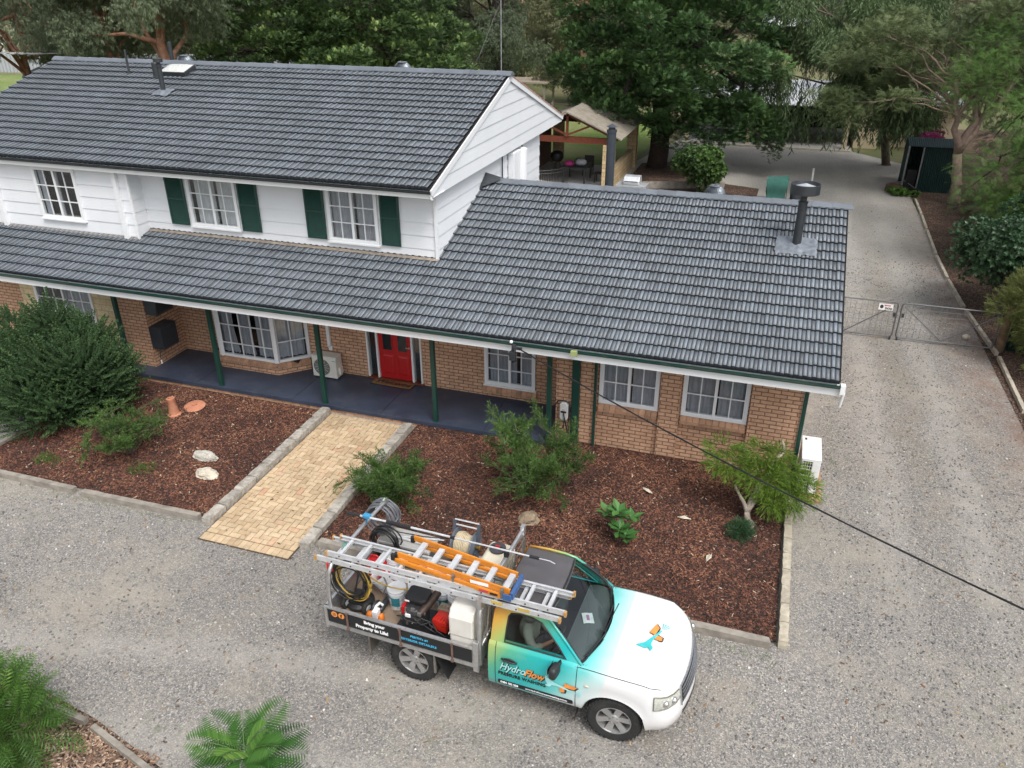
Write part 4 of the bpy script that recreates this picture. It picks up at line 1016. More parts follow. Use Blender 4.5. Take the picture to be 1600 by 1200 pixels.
# ---- greenhouse
ZB, ZR = 1.155, 1.655
def gy(z): return .80-(z-ZB)*.34
def gp(x, z, sg, o=0): return (x, sg*(gy(z)+o), z)
OUT = [(1.25, 1.15), (1.25, 1.38), (1.26, 1.58), (1.31, 1.66), (1.52, 1.69), (1.80, 1.69), (2.00, 1.655), (2.17, 1.51), (2.36, 1.32), (2.52, 1.15), (2.1, 1.15), (1.7, 1.15)]
INN = [(1.45, 1.19), (1.46, 1.38), (1.47, 1.54), (1.50, 1.585), (1.62, 1.605), (1.80, 1.60), (1.93, 1.565), (2.06, 1.45), (2.20, 1.31), (2.31, 1.19), (2.06, 1.19), (1.76, 1.19)]
n = len(OUT)
for sg in (-1, 1):
    b = MB()
    vs = [gp(x, z, sg) for x, z in OUT]+[gp(x, z, sg, .004) for x, z in INN]+[gp(x, z, sg, -.035) for x, z in INN]
    fs = [(i, (i+1) % n, n+(i+1) % n, n+i) for i in range(n)]+[(n+i, n+(i+1) % n, 2*n+(i+1) % n, 2*n+i) for i in range(n)]
    b.add(vs, fs if sg > 0 else [f[::-1] for f in fs]); part(b, 'cab_side', M_LIV, smooth=True, auto=35)
b = MB()
for sg in (-1, 1): b.tube([gp(x, z, sg, .006) for x, z in INN], .012, 6, closed=True)
part(b, 'window_seal', M_TRIM)
for sg in (-1, 1):
    b = MB(); b.add([gp(x, z, sg, -.012) for x, z in INN], [tuple(range(n))]); part(b, 'side_glass', glass_mat('car_glass', (.62, .68, .66)))
# roof panel
b = MB()
def roof(u, v):
    y = (v*2-1); x = 1.30+(2.0-1.30+.06*(1-y*y))*u
    e = 1-(2*u-1)**6*.5; return (x, y*(gy(1.66)-.004+.0*u), 1.672+.055*(1-y**2)*e+.012*(1-y**4)-(.02 if u > .98 else 0)*(1-abs(y))-.025*max(0, (u-.6)/.4)**2)
b.grid(roof, 14, 16); part(b, 'roof', M_ROOFG, smooth=True)
b = MB()
for sg in (-1, 1): b.tube([(1.30, sg*.632, 1.683), (1.6, sg*.634, 1.70), (1.85, sg*.634, 1.69), (2.0, sg*.634, 1.662), (2.25, sg*.715, 1.44), (2.52, sg*.80, 1.165)], .018, 8)
part(b, 'roof_rail_edge', M_LIV, smooth=True)
# windscreen
def ws(u, v, o=0):
    y = v*2-1; yb, yt = .775, .625; Y = y*(yb+(yt-yb)*u)
    xb, xt = 2.70-.20*y*y, 2.04-.06*y*y; zb, zt = 1.165-.0*abs(y), 1.70-.055*y*y
    bow = .035*math.sin(math.pi*u); return (xb+(xt-xb)*u+bow*.7+o, Y, zb+(zt-zb)*u+bow+o)
b = MB(); b.grid(lambda u, v: ws(u*.96+.01, v*.96+.02), 10, 16); part(b, 'windscreen', glass_mat('car_glass_front', (.66, .74, .72)), smooth=True)
b = MB(); loop = [ws(0, v/12) for v in range(13)]+[ws(u/6, 1) for u in range(1, 6)]+[ws(1, 1-v/12) for v in range(13)]+[ws(1-u/6, 0) for u in range(1, 6)]
b.tube(loop, .022, 6, closed=True, flat=.6); part(b, 'windscreen_seal', M_TRIM, smooth=True)
# scuttle panel and wipers
b = MB(); b.grid(lambda u, v: (2.66-.20*(2*v-1)**2+.11*u, (2*v-1)*.79, 1.158+.006*math.sin(u*20)-.004*u), 6, 16); part(b, 'scuttle', M_TRIM, smooth=True)
for a, c in (((2.70, .45, 1.185), (2.66, -.18, 1.215)), ((2.74, -.10, 1.185), (2.57, -.66, 1.20))):
    b = MB(); b.tube([a, c], .009, 6); b.bar((c[0]-.015, c[1]-.02, c[2]+.012), (a[0]-.055, a[1]-.10, a[2]+.045), .012, .02); part(b, 'wiper', M_TRIM)
# rear cab wall with window
b = MB(); b.add([(1.25, -.80, .5), (1.25, .80, .5), (1.25, .80, 1.16), (1.25, -.80, 1.16)], [(0, 1, 2, 3)])
b.add([(1.25, -.80, 1.15), (1.25, .80, 1.15), (1.27, .63, 1.68), (1.27, -.63, 1.68), (1.25, -.60, 1.24), (1.25, .60, 1.24), (1.262, .52, 1.56), (1.262, -.52, 1.56)], [(0, 1, 5, 4), (1, 2, 6, 5), (2, 3, 7, 6), (3, 0, 4, 7)]); part(b, 'rear_cab_wall', M_LIV)
b = MB(); b.add([(1.255, -.60, 1.24), (1.255, .60, 1.24), (1.265, .52, 1.56), (1.265, -.52, 1.56)], [(0, 1, 2, 3)]); part(b, 'rear_glass', glass_mat('car_glass', (.62, .68, .66)))
# cabin: floor, seats, dash, wheel
b = MB(); b.box(1.27, 2.6, -.80, .80, .45, .50); b.box(1.28, 1.34, -.78, .78, .5, 1.2)
for sg in (-1, 1): b.box(1.3, 2.5, sg*.80, sg*.83, .5, 1.14)
part(b, 'cabin_floor', M_TRIM)
for yy in (-.38, .38):
    b = MB(); b.box(1.42, 1.92, yy-.25, yy+.25, .72, .88); M = Matrix.Translation((1.46, yy, .86)) @ Matrix.Rotation(R(-14), 4, 'Y'); b.box(-.08, .05, -.24, .24, 0, .52, M); b.box(-.06, .03, -.12, .12, .54, .72, M)
    part(b, 'seat', mat('grey_seat_cloth', (.06, .062, .07), .9, var=.2, obj=True), bevel=.03)
b = MB(); b.grid(lambda u, v: (2.20+.42*u-.1*(2*v-1)**2*u, (2*v-1)*.78, 1.10+.04*math.sin(u*3.1)), 8, 10); b.box(2.19, 2.5, -.78, .78, .75, 1.10); part(b, 'dashboard', M_DASH, smooth=True, auto=40)
b = MB(); M = Matrix.Translation((2.06, -.38, 1.08)) @ Matrix.Rotation(R(-62), 4, 'Y'); b.X = M
b.tube([(.185*math.cos(a), .185*math.sin(a), 0) for a in [2*math.pi*i/24 for i in range(24)]], .014, 8, closed=True)
for a in (0, 2.2, 4.1): b.tube([(0, 0, -.02), (.18*math.cos(a), .18*math.sin(a), 0)], .014, 6)
b.sphere((0, 0, -.01), (.06, .06, .03), 10, 6); part(b, 'steering_wheel', M_TRIM, smooth=True)
# mirrors, handles
for sg in (-1, 1):
    b = MB(); M = Matrix.Translation((2.20, sg*.985, 1.13)) @ Matrix.Rotation(R(sg*8), 4, 'Z')
    def mr_(u, v):
        a = 2*math.pi*u; ph = math.pi*v; c, s = math.cos(a), math.sin(a)
        sc = lambda q: math.copysign(abs(q)**.5, q)
        return (M @ Vector((.070*sc(c)*math.sin(ph)**.5*(1 if c > 0 else .5), .105*sc(s)*math.sin(ph)**.5, .095*math.copysign(abs(math.cos(ph))**.7, math.cos(ph)))))[:]
    b.grid(mr_, 20, 12); b.tube([(2.24, sg*.80, 1.14), (2.23, sg*.90, 1.12)], .028, 8); MI = part(b, 'wing_mirror', M_TRIM, smooth=True)
    b = MB(); b.box(-.052, -.047, -.09, .09, -.075, .075, M); part(b, 'mirror_glass', mat('mirror', (.6, .62, .65), .03, 1, var=.0, obj=True), MI)
b = MB(); b.tube([(1.44, -.882, .965), (1.48, -.905, .965), (1.60, -.908, .958), (1.66, -.884, .952)], .014, 8); b.sphere((1.55, -.878, .963), (.085, .012, .03), 14, 8); part(b, 'door_handle', M_TRIM, smooth=True)
b = MB(); b.tube([(2.14, .60, 1.70), (2.05, .60, 2.2)], .004, 5); part(b, 'radio_aerial', M_TRIM)

# ---- wheels
def wheel(x, y, sg, steer=0):
    b = MB(); T = Matrix.Translation((x, y, .375)) @ Matrix.Rotation(R(steer), 4, 'Z') @ Matrix.Rotation(R(90*sg), 4, 'X'); b.X = T
    b.lathe([(.235, -.10), (.27, -.115), (.335, -.11), (.362, -.085), (.372, -.04), (.374, 0), (.372, .04), (.362, .085), (.335, .11), (.27, .115), (.235, .10)], 40, caps=False)
    for k in range(36):
        a = 2*math.pi*k/36
        for s in (-1, 1): b.box(.362, .378, -.014, .014, .03 if s > 0 else -.09, .09 if s > 0 else -.03, Matrix.Rotation(a+s*.04, 4, 'Z'))
    w = part(b, 'wheel', M_RUBBER, smooth=True, auto=35)
    b = MB(); b.X = T; b.lathe([(.238, .095), (.232, .10), (.222, .098), (.215, .07), (.20, -.06)], 40, caps=False)
    for k in range(6):
        M = Matrix.Rotation(2*math.pi*k/6+.2, 4, 'Z')
        b.add([(.05, -.038, .065), (.05, .038, .065), (.224, .050, .088), (.224, -.050, .088), (.05, -.03, .02), (.05, .03, .02), (.215, .03, .04), (.215, -.03, .04)], [(0, 3, 2, 1), (0, 4, 7, 3), (1, 2, 6, 5), (4, 5, 6, 7)], M)
    b.lathe([(.075, .03), (.075, .072), (.06, .082), (.0, .084)], 20)
    part(b, 'rim', M_ALLOY, w, smooth=True, auto=35)
    b = MB(); b.X = T
    for k in range(6): a = 2*math.pi*(k+.5)/6+.2; b.lathe([(.011, .06), (.011, .085), (0, .088)], 6, Matrix.Translation((.055*math.cos(a), .055*math.sin(a), 0)))
    b.lathe([(.16, -.02), (.16, .0), (.05, .01)], 24); part(b, 'brake_disc', M_STEEL, w, smooth=True, auto=35)
wheel(2.99, -.745, 1, 4); wheel(2.99, .745, -1, 4); wheel(.07, -.745, 1); wheel(.07, .745, -1)
b = MB()
for sg in (-1, 1):
    b.grid(lambda u, v: (2.99+.43*math.cos(math.pi*u), sg*(.86-.42*v), .38+.43*math.sin(math.pi*u)), 20, 1); b.add([(2.5, sg*.44, .2), (3.48, sg*.44, .2), (3.48, sg*.44, .9), (2.5, sg*.44, .9)], [(0, 1, 2, 3)])
part(b, 'wheel_arch_liner', M_BLACK)
b = MB(); b.box(-1.2, 3.4, -.42, -.34, .36, .50); b.box(-1.2, 3.4, .34, .42, .36, .50); b.box(-.05, .2, -.7, .7, .33, .43); b.box(2.9, 3.1, -.7, .7, .33, .43); b.box(.4, .95, .40, .8, .30, .55); b.box(2.6, 3.3, -.33, .33, .35, .9); part(b, 'chassis', M_BLACK)

# ---- livery lettering and marks on the door
def text(body, size, M, name, m, parent=UTE, off=.0, shear=0, bold=0, align='LEFT', sx=1.0, ext=.001, world_parent=False, space=1.0):
    cu = bpy.data.curves.new(name, 'FONT'); cu.body = body; cu.size = size; cu.extrude = ext; cu.offset = bold; cu.shear = shear; cu.align_x = align; cu.resolution_u = 3; cu.space_character = space
    tmp = bpy.data.objects.new(name+'_tmp', cu); COL.objects.link(tmp); dg = bpy.context.evaluated_depsgraph_get(); dg.update()
    me = bpy.data.meshes.new_from_object(tmp.evaluated_get(dg)); bpy.data.objects.remove(tmp); bpy.data.curves.remove(cu)
    me.name = name; me.transform(M @ Matrix.Diagonal((sx, 1, 1, 1))); me.materials.clear(); return link_mesh(name, me, m, parent)
def side_M(x, z, y=-.885, tilt=0): # text on the driver's side, reading along +x
    return Matrix.Translation((x, y, z)) @ Matrix.Rotation(R(90+tilt), 4, 'X')
M_ORG = mat('orange_print', (.75, .27, .06), .4, obj=True); M_TEALP = mat('teal_print', (.05, .50, .52), .4, obj=True); M_CYAN = mat('pale_cyan_print', (.36, .72, .72), .4, obj=True); M_INK = mat('black_print', (.01, .01, .012), .4, obj=True); M_WINK = mat('white_print', (.8, .8, .8), .4, obj=True)
sh = .38
text('Hydro', .175, side_M(1.412, .772, -.8835), 'lettering_shadow', M_INK, shear=sh, bold=.010, sx=.80)
text('Hydro', .175, side_M(1.405, .780, -.886), 'lettering', M_CYAN, shear=sh, bold=.003, sx=.80)
text('Flow', .175, side_M(1.765, .767, -.8835), 'lettering_shadow', M_INK, shear=sh, bold=.012, sx=.80)
text('Flow', .175, side_M(1.757, .775, -.886), 'lettering', M_ORG, shear=sh, bold=.005, sx=.80)
text('PRESSURE WASHING', .078, side_M(1.39, .675, -.885), 'lettering', M_INK, bold=.003, sx=.88, space=1.08)
b = MB(); b.prism([(1.385, .515), (1.40, .505), (2.43, .505), (2.445, .515), (2.445, .560), (2.43, .570), (1.40, .570), (1.385, .560)], -.882, -.878, 'y'); BAR = part(b, 'contact_bar', M_INK)
text('0484 182 238', .046, side_M(1.42, .521, -.8835), 'lettering', M_WINK, BAR, bold=.002)
text('www.hydroflowpressurewashing.com.au', .036, side_M(1.78, .524, -.8835), 'lettering', M_WINK, BAR, bold=.001)
def mark(poly, y0, m, name, o=(0, 0), s=1.0, parent=UTE, top=False, rot=0, zf=None):
    b = MB(); c, si = math.cos(rot), math.sin(rot)
    pts = [(o[0]+s*(x*c-y*si), o[1]+s*(x*si+y*c)) for x, y in poly]
    if top: b.add([(p[0], p[1], zf(p[0], p[1])+y0) for p in pts], [tuple(range(len(pts)))])
    else: b.prism(pts, y0-.001, y0, 'y')
    return part(b, name, m, parent)
# spray gun mark: two orange bars and a pale gun with a fan of spray
BAR1 = [(-.02, .16), (.10, .20), (.13, .05), (.36, .03), (.42, .12), (.05, .17), (.04, .10), (-.02, .10)]
def spray_mark(o, s, y0, top=False, rot=0, zf=None, gun=None):
    base_ = 'printed_mark'
    A = [(-.02, .03), (.10, .03), (.10, .09), (.34, .09), (.30, .01), (.10, .01), (.10, -.13), (.02, -.16), (-.02, -.12)]
    A2 = [(x+.018, z-.018) for x, z in A]
    mark([(-.03, .02), (.07, .02), (.07, .13), (.12, .15), (.12, .10), (.38, .10), (.30, -.0), (.12, -.01), (.10, -.15), (.0, -.17), (-.03, -.13)], y0, M_INK, 'printed_mark_shadow', (o[0]+.012*s, o[1]-.012*s), s, top=top, rot=rot, zf=zf)
    mark([(-.03, .03), (.07, .03), (.07, .13), (.36, .10), (.28, .005), (.08, .01), (.08, -.14), (.0, -.16), (-.03, -.12)], y0-.002 if not top else y0+.002, M_ORG, base_, o, s, top=top, rot=rot, zf=zf)
    g = [(-.36, .20), (-.34, .21), (-.22, .10), (-.10, .06), (.24, -.04), (.24, -.07), (-.08, -.01), (-.20, -.02), (-.26, -.09), (-.36, -.08), (-.30, -.01), (-.34, .03)]
    mark(g, y0-.004 if not top else y0+.004, gun or M_CYAN, base_, o, s, top=top, rot=rot, zf=zf)
    for k in range(4):
        a = -.45+.26*k-.12; x0, z0 = .25, -.055
        mark([(x0+.02*math.cos(a), z0+.02*math.sin(a)), (x0+.20*math.cos(a-.05), z0+.20*math.sin(a-.05)), (x0+.20*math.cos(a+.05), z0+.20*math.sin(a+.05))], y0-.004 if not top else y0+.004, gun or M_CYAN, base_, o, s, top=top, rot=rot, zf=zf)
spray_mark((2.28, .775), .62, -.890)
spray_mark((3.30, -.02), .70, .010, True, R(78), lambda x, y: top_z(x, y)+.006, M_TEALP)

# ---- tray
TXA, TXB, TYH, ZD = -1.29, 1.05, .90, .745
b = MB(); b.box(TXA+.03, TXB-.03, -TYH+.03, TYH-.03, .70, ZD); part(b, 'tray_deck', M_PLY)
b = MB(); b.box(TXA, TXB, -TYH, -TYH+.05, .665, .712); b.box(TXA, TXB, TYH-.05, TYH, .665, .712); b.box(TXA, TXA+.05, -TYH+.05, TYH-.05, .665, .712); b.box(TXB-.05, TXB, -TYH+.05, TYH-.05, .665, .712)
for x in (-1.0, -.6, -.2, .25, .65): b.box(x, x+.05, -TYH+.05, TYH-.05, .62, .70)
part(b, 'tray_frame', M_ALU)
for sg in (-1, 1):
    b = MB(); y0 = sg*TYH
    b.box(TXA+.02, TXB-.03, y0-.012*sg, y0-.034*sg, .722, .985); b.box(TXA+.01, TXB-.02, y0+.004*sg, y0-.040*sg, .985, 1.012); b.box(TXA+.01, TXB-.02, y0+.004*sg, y0-.036*sg, .713, .735)
    S = part(b, 'tray_side', M_ALU)
    if sg < 0:
        b = MB(); b.box(TXA+.03, TXB-.04, y0+.0115, y0+.006, .738, .982); part(b, 'sign_panel', M_BLKP, S)
        text('Bring your', .078, side_M(-.66, .885, y0+.004), 'lettering', M_WINK, S, bold=.004)
        text('Property to Life!', .078, side_M(-.80, .785, y0+.004), 'lettering', M_WINK, S, bold=.004)
        M_BLUE = mat('light_blue_print', (.06, .42, .68), .4, obj=True)
        text("PERTH's #1", .052, side_M(.08, .885, y0+.004), 'lettering', M_BLUE, S, bold=.002, space=1.1)
        text('EXTERIOR DETAILERS', .052, side_M(-.07, .805, y0+.004), 'lettering', M_BLUE, S, bold=.002, space=1.1)
        for k, x in enumerate((-1.145, -1.03)):
            b = MB(); b.X = Matrix.Translation((x, y0+.0055, .90)) @ Matrix.Rotation(R(90), 4, 'X'); b.lathe([(.05, 0), (.05, .002), (0, .002)], 24); I = part(b, 'round_badge', M_ORG, S)
            if k: text('f', .09, side_M(x-.014, .868, y0+.002), 'lettering', M_INK, S, bold=.003)
            else:
                b = MB(); q = .024; b.tube([(x+a*q, y0+.003, .90+c*q) for a, c in ((-1, -.6), (-.6, -1), (.6, -1), (1, -.6), (1, .6), (.6, 1), (-.6, 1), (-1, .6))], .003, 4, closed=True); b.tube([(x+.011*math.cos(a), y0+.003, .90+.011*math.sin(a)) for a in [i*.7 for i in range(9)]], .003, 4, closed=True); part(b, 'badge_mark', M_INK, S)
    for x in (-.93, -.08, .72):
        b = MB(); b.box(x-.013, x+.013, y0+.012*sg, y0-.0045*sg, .66, .99); b.cbox((x, y0+.014*sg, .69), (.04, .014, .05)); b.cbox((x, y0+.014*sg, .985), (.036, .014, .03)); part(b, 'side_latch', M_RUST)
b = MB(); b.box(TXA, TXA+.025, -TYH+.04, TYH-.04, .715, 1.0); b.box(TXA-.01, TXA+.03, -TYH+.02, TYH-.02, 1.0, 1.02); part(b, 'tailgate', M_ALU)
for sg in (-1, 1):
    b = MB(); b.box(TXA-.01, TXA+.035, sg*(TYH-.04), sg*(TYH+.006), .62, 1.02); part(b, 'corner_post', M_ALU)
    b = MB(); b.box(TXB-.02, TXB+.06, sg*(TYH-.06), sg*(TYH+.012), .60, 1.13); part(b, 'corner_post', M_ALU, bevel=.01)
# rear ladder hoop
b = MB(); hx = -1.15
pts = [(hx-.06, -.86, 1.0), (hx-.06, -.865, 1.3), (hx-.02, -.86, 1.62), (hx, -.80, 1.74), (hx, -.66, 1.775), (hx, 0, 1.785), (hx, .66, 1.775), (hx, .80, 1.74), (hx-.02, .86, 1.62), (hx-.06, .865, 1.3), (hx-.06, .86, 1.0)]
b.tube(pts, .030, 10); part(b, 'rear_hoop', M_ALU, smooth=True)
# headboard
b = MB(); hx = 1.12
b.tube([(hx, -.86, .72), (hx, -.86, 1.3), (hx, -.84, 1.60), (hx, -.74, 1.74), (hx, -.5, 1.77), (hx, .5, 1.77), (hx, .74, 1.74), (hx, .84, 1.60), (hx, .86, 1.3), (hx, .86, .72)], .030, 10)
b.tube([(hx, -.86, 1.02), (hx, .86, 1.02)], .02, 8)
for y in (-.45, 0, .45): b.tube([(hx, y, 1.02), (hx, y, 1.76)], .012, 6)
HB = part(b, 'headboard', M_ALU, smooth=True)
b = MB(); b.box(hx-.012, hx+.012, -.84, .84, .75, 1.02); part(b, 'headboard_panel', M_ALU, HB)
b = MB()
for i in range(17): y = -.83+i*1.66/16; b.tube([(hx+.03, y, 1.03), (hx+.03, y, 1.70)], .004, 4)
for i in range(7): z = 1.05+i*.1; b.tube([(hx+.03, -.84, z), (hx+.03, .84, z)], .004, 4)
part(b, 'headboard_mesh', M_STEEL, HB)
# forward rack bar over the cab
b = MB(); b.tube([(hx, -.78, 1.80), (hx, .78, 1.80)], .028, 10); b.box(hx-.03, hx+.03, -.86, -.78, 1.70, 1.86); b.box(hx-.03, hx+.03, .78, .86, 1.70, 1.86); part(b, 'rack_bar', M_ALU)
b = MB(); b.tube([(1.2, -.84, 1.15), (1.24, -.80, 1.75)], .008, 6); b.tube([(1.14, -.86, 1.1), (1.22, -.78, 1.45)], .01, 6); part(b, 'tie_rod', M_STEEL)
for (x0, x1) in ((-.62, -.44), (.42, .60)):
    b = MB(); sgn = 1 if x0 > 0 else -1
    b.add([(x0, -.88, .66), (x0, -.60, .66), (x0-.02 if sgn < 0 else x0+.2, -.60, .26), (x0-.02 if sgn < 0 else x0+.2, -.88, .26), (x0+.006, -.88, .66), (x0+.006, -.60, .66), (x0+.206 if sgn > 0 else x0-.014, -.60, .26), (x0+.206 if sgn > 0 else x0-.014, -.88, .26)], [(0, 1, 2, 3), (7, 6, 5, 4), (0, 3, 7, 4), (1, 5, 6, 2), (2, 6, 7, 3)]); part(b, 'mud_flap', M_BLACK if sgn > 0 else M_STEEL)
    b = MB(); b.bar((x0, -.86, .665), (x0+.18*(1 if sgn < 0 else -1)*0-.12*sgn*0, -.86, .30), .03); part(b, 'guard_stay', M_STEEL)
b = MB(); b.add([(2.50, -.88, .45), (2.50, -.70, .45), (2.47, -.70, .20), (2.47, -.88, .20), (2.506, -.88, .45), (2.506, -.70, .45), (2.476, -.70, .20), (2.476, -.88, .20)], [(0, 1, 2, 3), (7, 6, 5, 4), (0, 3, 7, 4), (1, 5, 6, 2), (2, 6, 7, 3)]); part(b, 'mud_flap', M_BLACK)
# ================================================================ things on the truck (positions given in the truck's own frame)
TM = Matrix.Translation((TX, TY, 0)) @ Matrix.Rotation(TR, 4, 'Z')
def cargo(name, label, cat, at, group=None, rz=0):
    p = TM @ Vector(at); return thing(name, label, cat, tuple(p), TR+rz, group)
def lp(b, name, m, parent, at, **k):
    """mesh drawn in truck coordinates, hung on a cargo thing standing at `at`"""
    b.v = [tuple(Vector(v)-Vector(at)) for v in b.v]
    return b.build(name, m, parent, world=False, **k)
M_ORGL = mat('orange_fibreglass', (.66, .23, .02), .4, var=.1, obj=True, dirt=(.3, .15, .08), dirt_amt=.25)
M_ALUL = mat('ladder_aluminium', (.62, .63, .64), .40, .35, var=.1, scale=10, obj=True, dirt=(.35, .34, .32), dirt_amt=.3)
M_REDP = mat('red_plastic', (.45, .012, .015), .35, var=.1, obj=True)
M_TANK = mat('yellowed_poly_tank', (.62, .58, .46), .5, var=.08, scale=3, obj=True, dirt=(.4, .33, .2), dirt_amt=.35, dscale=4)
M_TANKW = mat('translucent_poly_tank', (.66, .64, .59), .45, var=.06, scale=3, obj=True, dirt=(.42, .34, .22), dirt_amt=.3, dscale=5)
M_BUCK = mat('white_bucket_plastic', (.72, .73, .74), .4, var=.05, obj=True, dirt=(.45, .42, .38), dirt_amt=.3)
# -- extension ladder: two nested sections
at = (.5, -.56, 1.80)
L1 = cargo('extension_ladder', 'long silver aluminium extension ladder lying along the tray and cab roof', 'ladder', at)
def ladder_rails(b, xa, xb, ya, yb, z, h=.070, w=.030):
    for y0, y1, s in ((ya[0], ya[1], 1), (yb[0], yb[1], -1)):
        b.bar((xa, y0, z), (xb, y1, z), .006, h); b.bar((xa, y0+s*w/2, z+h/2-.004), (xb, y1+s*w/2, z+h/2-.004), w, .008); b.bar((xa, y0+s*w/2, z-h/2+.004), (xb, y1+s*w/2, z-h/2+.004), w, .008)
for (xa, xb, ya, yb, z, nm, r0) in ((-1.22, 2.26, (-.775, -.745), (-.385, -.355), 1.90, 'upper_section', -1.02), (-1.38, 2.20, (-.815, -.785), (-.345, -.315), 1.808, 'lower_section', -1.13)):
    b = MB(); ladder_rails(b, xa, xb, ya, yb, z); s_ = lp(b, nm, M_ALUL, L1, at)
    x = r0
    while x < xb-.05:
        f = (x-xa)/(xb-xa); y0, y1 = ya[0]+(ya[1]-ya[0])*f, yb[0]+(yb[1]-yb[0])*f
        b = MB()
        for dz in (-.014, .014): b.box(x-.022, x+.022, y0+.006, y1-.006, z+dz-.006, z+dz+.006)
        b.box(x-.006, x+.006, y0+.006, y1-.006, z-.01, z+.01); lp(b, 'rung', M_ALUL, s_, at)
        b = MB(); b.tube([(x, y0-.010, z), (x, y0+.001, z)], .011, 8); lp(b, 'rung_rivet', M_BLACK, s_, at); x += .305
    b = MB()
    for xe in (xa-.004, xb+.004):
        for y in ((ya[0], yb[0]) if xe < 0 else (ya[1], yb[1])): b.cbox((xe, y, z), (.03, .045, .075))
    lp(b, 'end_cap', mat('worn_orange_cap', (.45, .25, .08), .6, obj=True), s_, at)
b = MB()
for x in (1.35, 1.72):
    b.cbox((x, -.797, 1.83), (.16, .004, .05))
lp(b, 'sticker', mat('yellow_sticker', (.55, .40, .10), .5, obj=True), L1, at)
b = MB(); 
for k in range(3): b.tube([(-1.08+.012*k+.05*math.cos(a), -.56, 1.88+.05*math.sin(a)) if False else (-1.10+.02*k, -.52+.06*math.cos(a), 1.86+.055*math.sin(a)) for a in [i*.7 for i in range(10)]], .006, 5)
lp(b, 'green_tie_rope', mat('green_rope', (.05, .22, .16), .8, obj=True), L1, at)
# -- orange step ladder
at = (.65, -.45, 2.0)
L2 = cargo('step_ladder', 'folded orange fibreglass step ladder with silver treads on top of the silver ladder', 'ladder', at)
def rail(b, x0, y0, x1, y1, z, h=.075, w=.03):
    b.bar((x0, y0, z), (x1, y1, z), .010, h); d = .5*w
    b.bar((x0, y0+d, z+h/2-.004), (x1, y1+d, z+h/2-.004), w, .008); b.bar((x0, y0+d, z-h/2+.004), (x1, y1+d, z-h/2+.004), w, .008)
b = MB(); rail(b, -.19, -.60, 1.52, -.76, 2.03); rail(b, -.14, -.20, 1.50, -.42, 2.03); fr_ = lp(b, 'front_frame', M_ORGL, L2, at)
b = MB(); rail(b, -.22, -.635, 1.50, -.80, 1.955, .06); rail(b, .0, -.235, 1.46, -.45, 1.955, .05); lp(b, 'rear_frame', M_ORGL, L2, at)
for k in range(6):
    x = .06+k*.275; f = (x+.19)/1.7; ya, yb = -.60-.16*f, -.20-.22*f
    b = MB(); b.box(x-.040, x+.040, ya+.012, yb-.006, 2.030, 2.042); b.box(x-.040, x-.034, ya+.012, yb-.006, 2.0, 2.030); b.box(x+.034, x+.040, ya+.012, yb-.006, 2.0, 2.030)
    for q in range(4): b.box(x-.032+q*.02, x-.026+q*.02, ya+.014, yb-.008, 2.042, 2.0445)
    lp(b, 'tread', M_ALUL, L2, at)
    b = MB(); b.bar((x+.03, yb-.02, 2.0), (x+.16, yb-.012, 1.99), .008); b.bar((x+.03, ya+.03, 2.0), (x+.16, ya+.02, 1.99), .008); lp(b, 'tread_brace', M_STEEL, L2, at)
b = MB(); b.cbox((1.555, -.60, 2.005), (.045, .40, .11)); b.cbox((1.50, -.82, 1.99), (.12, .02, .10)); lp(b, 'top_bracket', mat('blue_top_cap', (.04, .10, .26), .4, obj=True), L2, at, bevel=.008)
for (x, y) in ((-.215, -.60), (-.245, -.635), (-.165, -.20)):
    b = MB(); b.cbox((x, y+.01, 2.0), (.06, .055, .10)); lp(b, 'rubber_foot', M_BLACK, L2, at, bevel=.01)
b = MB(); b.cbox((1.08, -.736, 2.03), (.26, .003, .05)); lp(b, 'white_sticker', M_WINK, L2, at)
b = MB(); b.cbox((1.16, -.777, 1.958), (.13, .003, .036)); lp(b, 'red_sticker', mat('red_sticker', (.5, .05, .08), .5, obj=True), L2, at)
b = MB(); b.cbox((1.33, -.790, 1.958), (.16, .003, .034)); lp(b, 'dark_sticker', M_INK, L2, at)
b = MB(); b.cbox((1.42, -.778, 2.0), (.035, .05, .14)); b.cbox((.70, -.712, 1.98), (.03, .05, .12)); lp(b, 'steel_clamp', M_STEEL, L2, at)
# -- lance and extension pole
at = (.0, .10, 1.93)
PO = cargo('lance_pole', 'long silver telescopic cleaning lance lying across hoop and headboard bar', 'lance', at)
b = MB(); b.tube([(-1.20, .11, 1.935), (-.75, .10, 1.95), (.35, .10, 1.95)], .017, 8); b.tube([(.3, .10, 1.95), (1.62, .10, 1.95)], .013, 8); b.tube([(1.62, .10, 1.95), (1.78, .09, 1.96), (1.86, .07, 1.95)], .007, 6); lp(b, 'pole_tube', M_ALUL, PO, at, smooth=True, auto=40)
b = MB(); b.tube([(-1.42, .10, 1.935), (-1.20, .11, 1.935)], .024, 8); b.tube([(-.75, .10, 1.95), (-.35, .10, 1.95)], .026, 8); b.tube([(.28, .10, 1.95), (.35, .10, 1.95)], .024, 8); b.tube([(1.48, .10, 1.95), (1.62, .10, 1.95)], .022, 8); lp(b, 'grip', M_BLACK, PO, at, smooth=True, auto=40)
b = MB(); b.box(-1.14, -1.03, .07, .15, 1.93, 1.985); b.tube([(-1.08, .10, 1.93), (-1.12, .12, 1.80)], .016, 6); lp(b, 'blue_trigger', mat('blue_plastic', (.04, .25, .45), .4, obj=True), PO, at, bevel=.008)
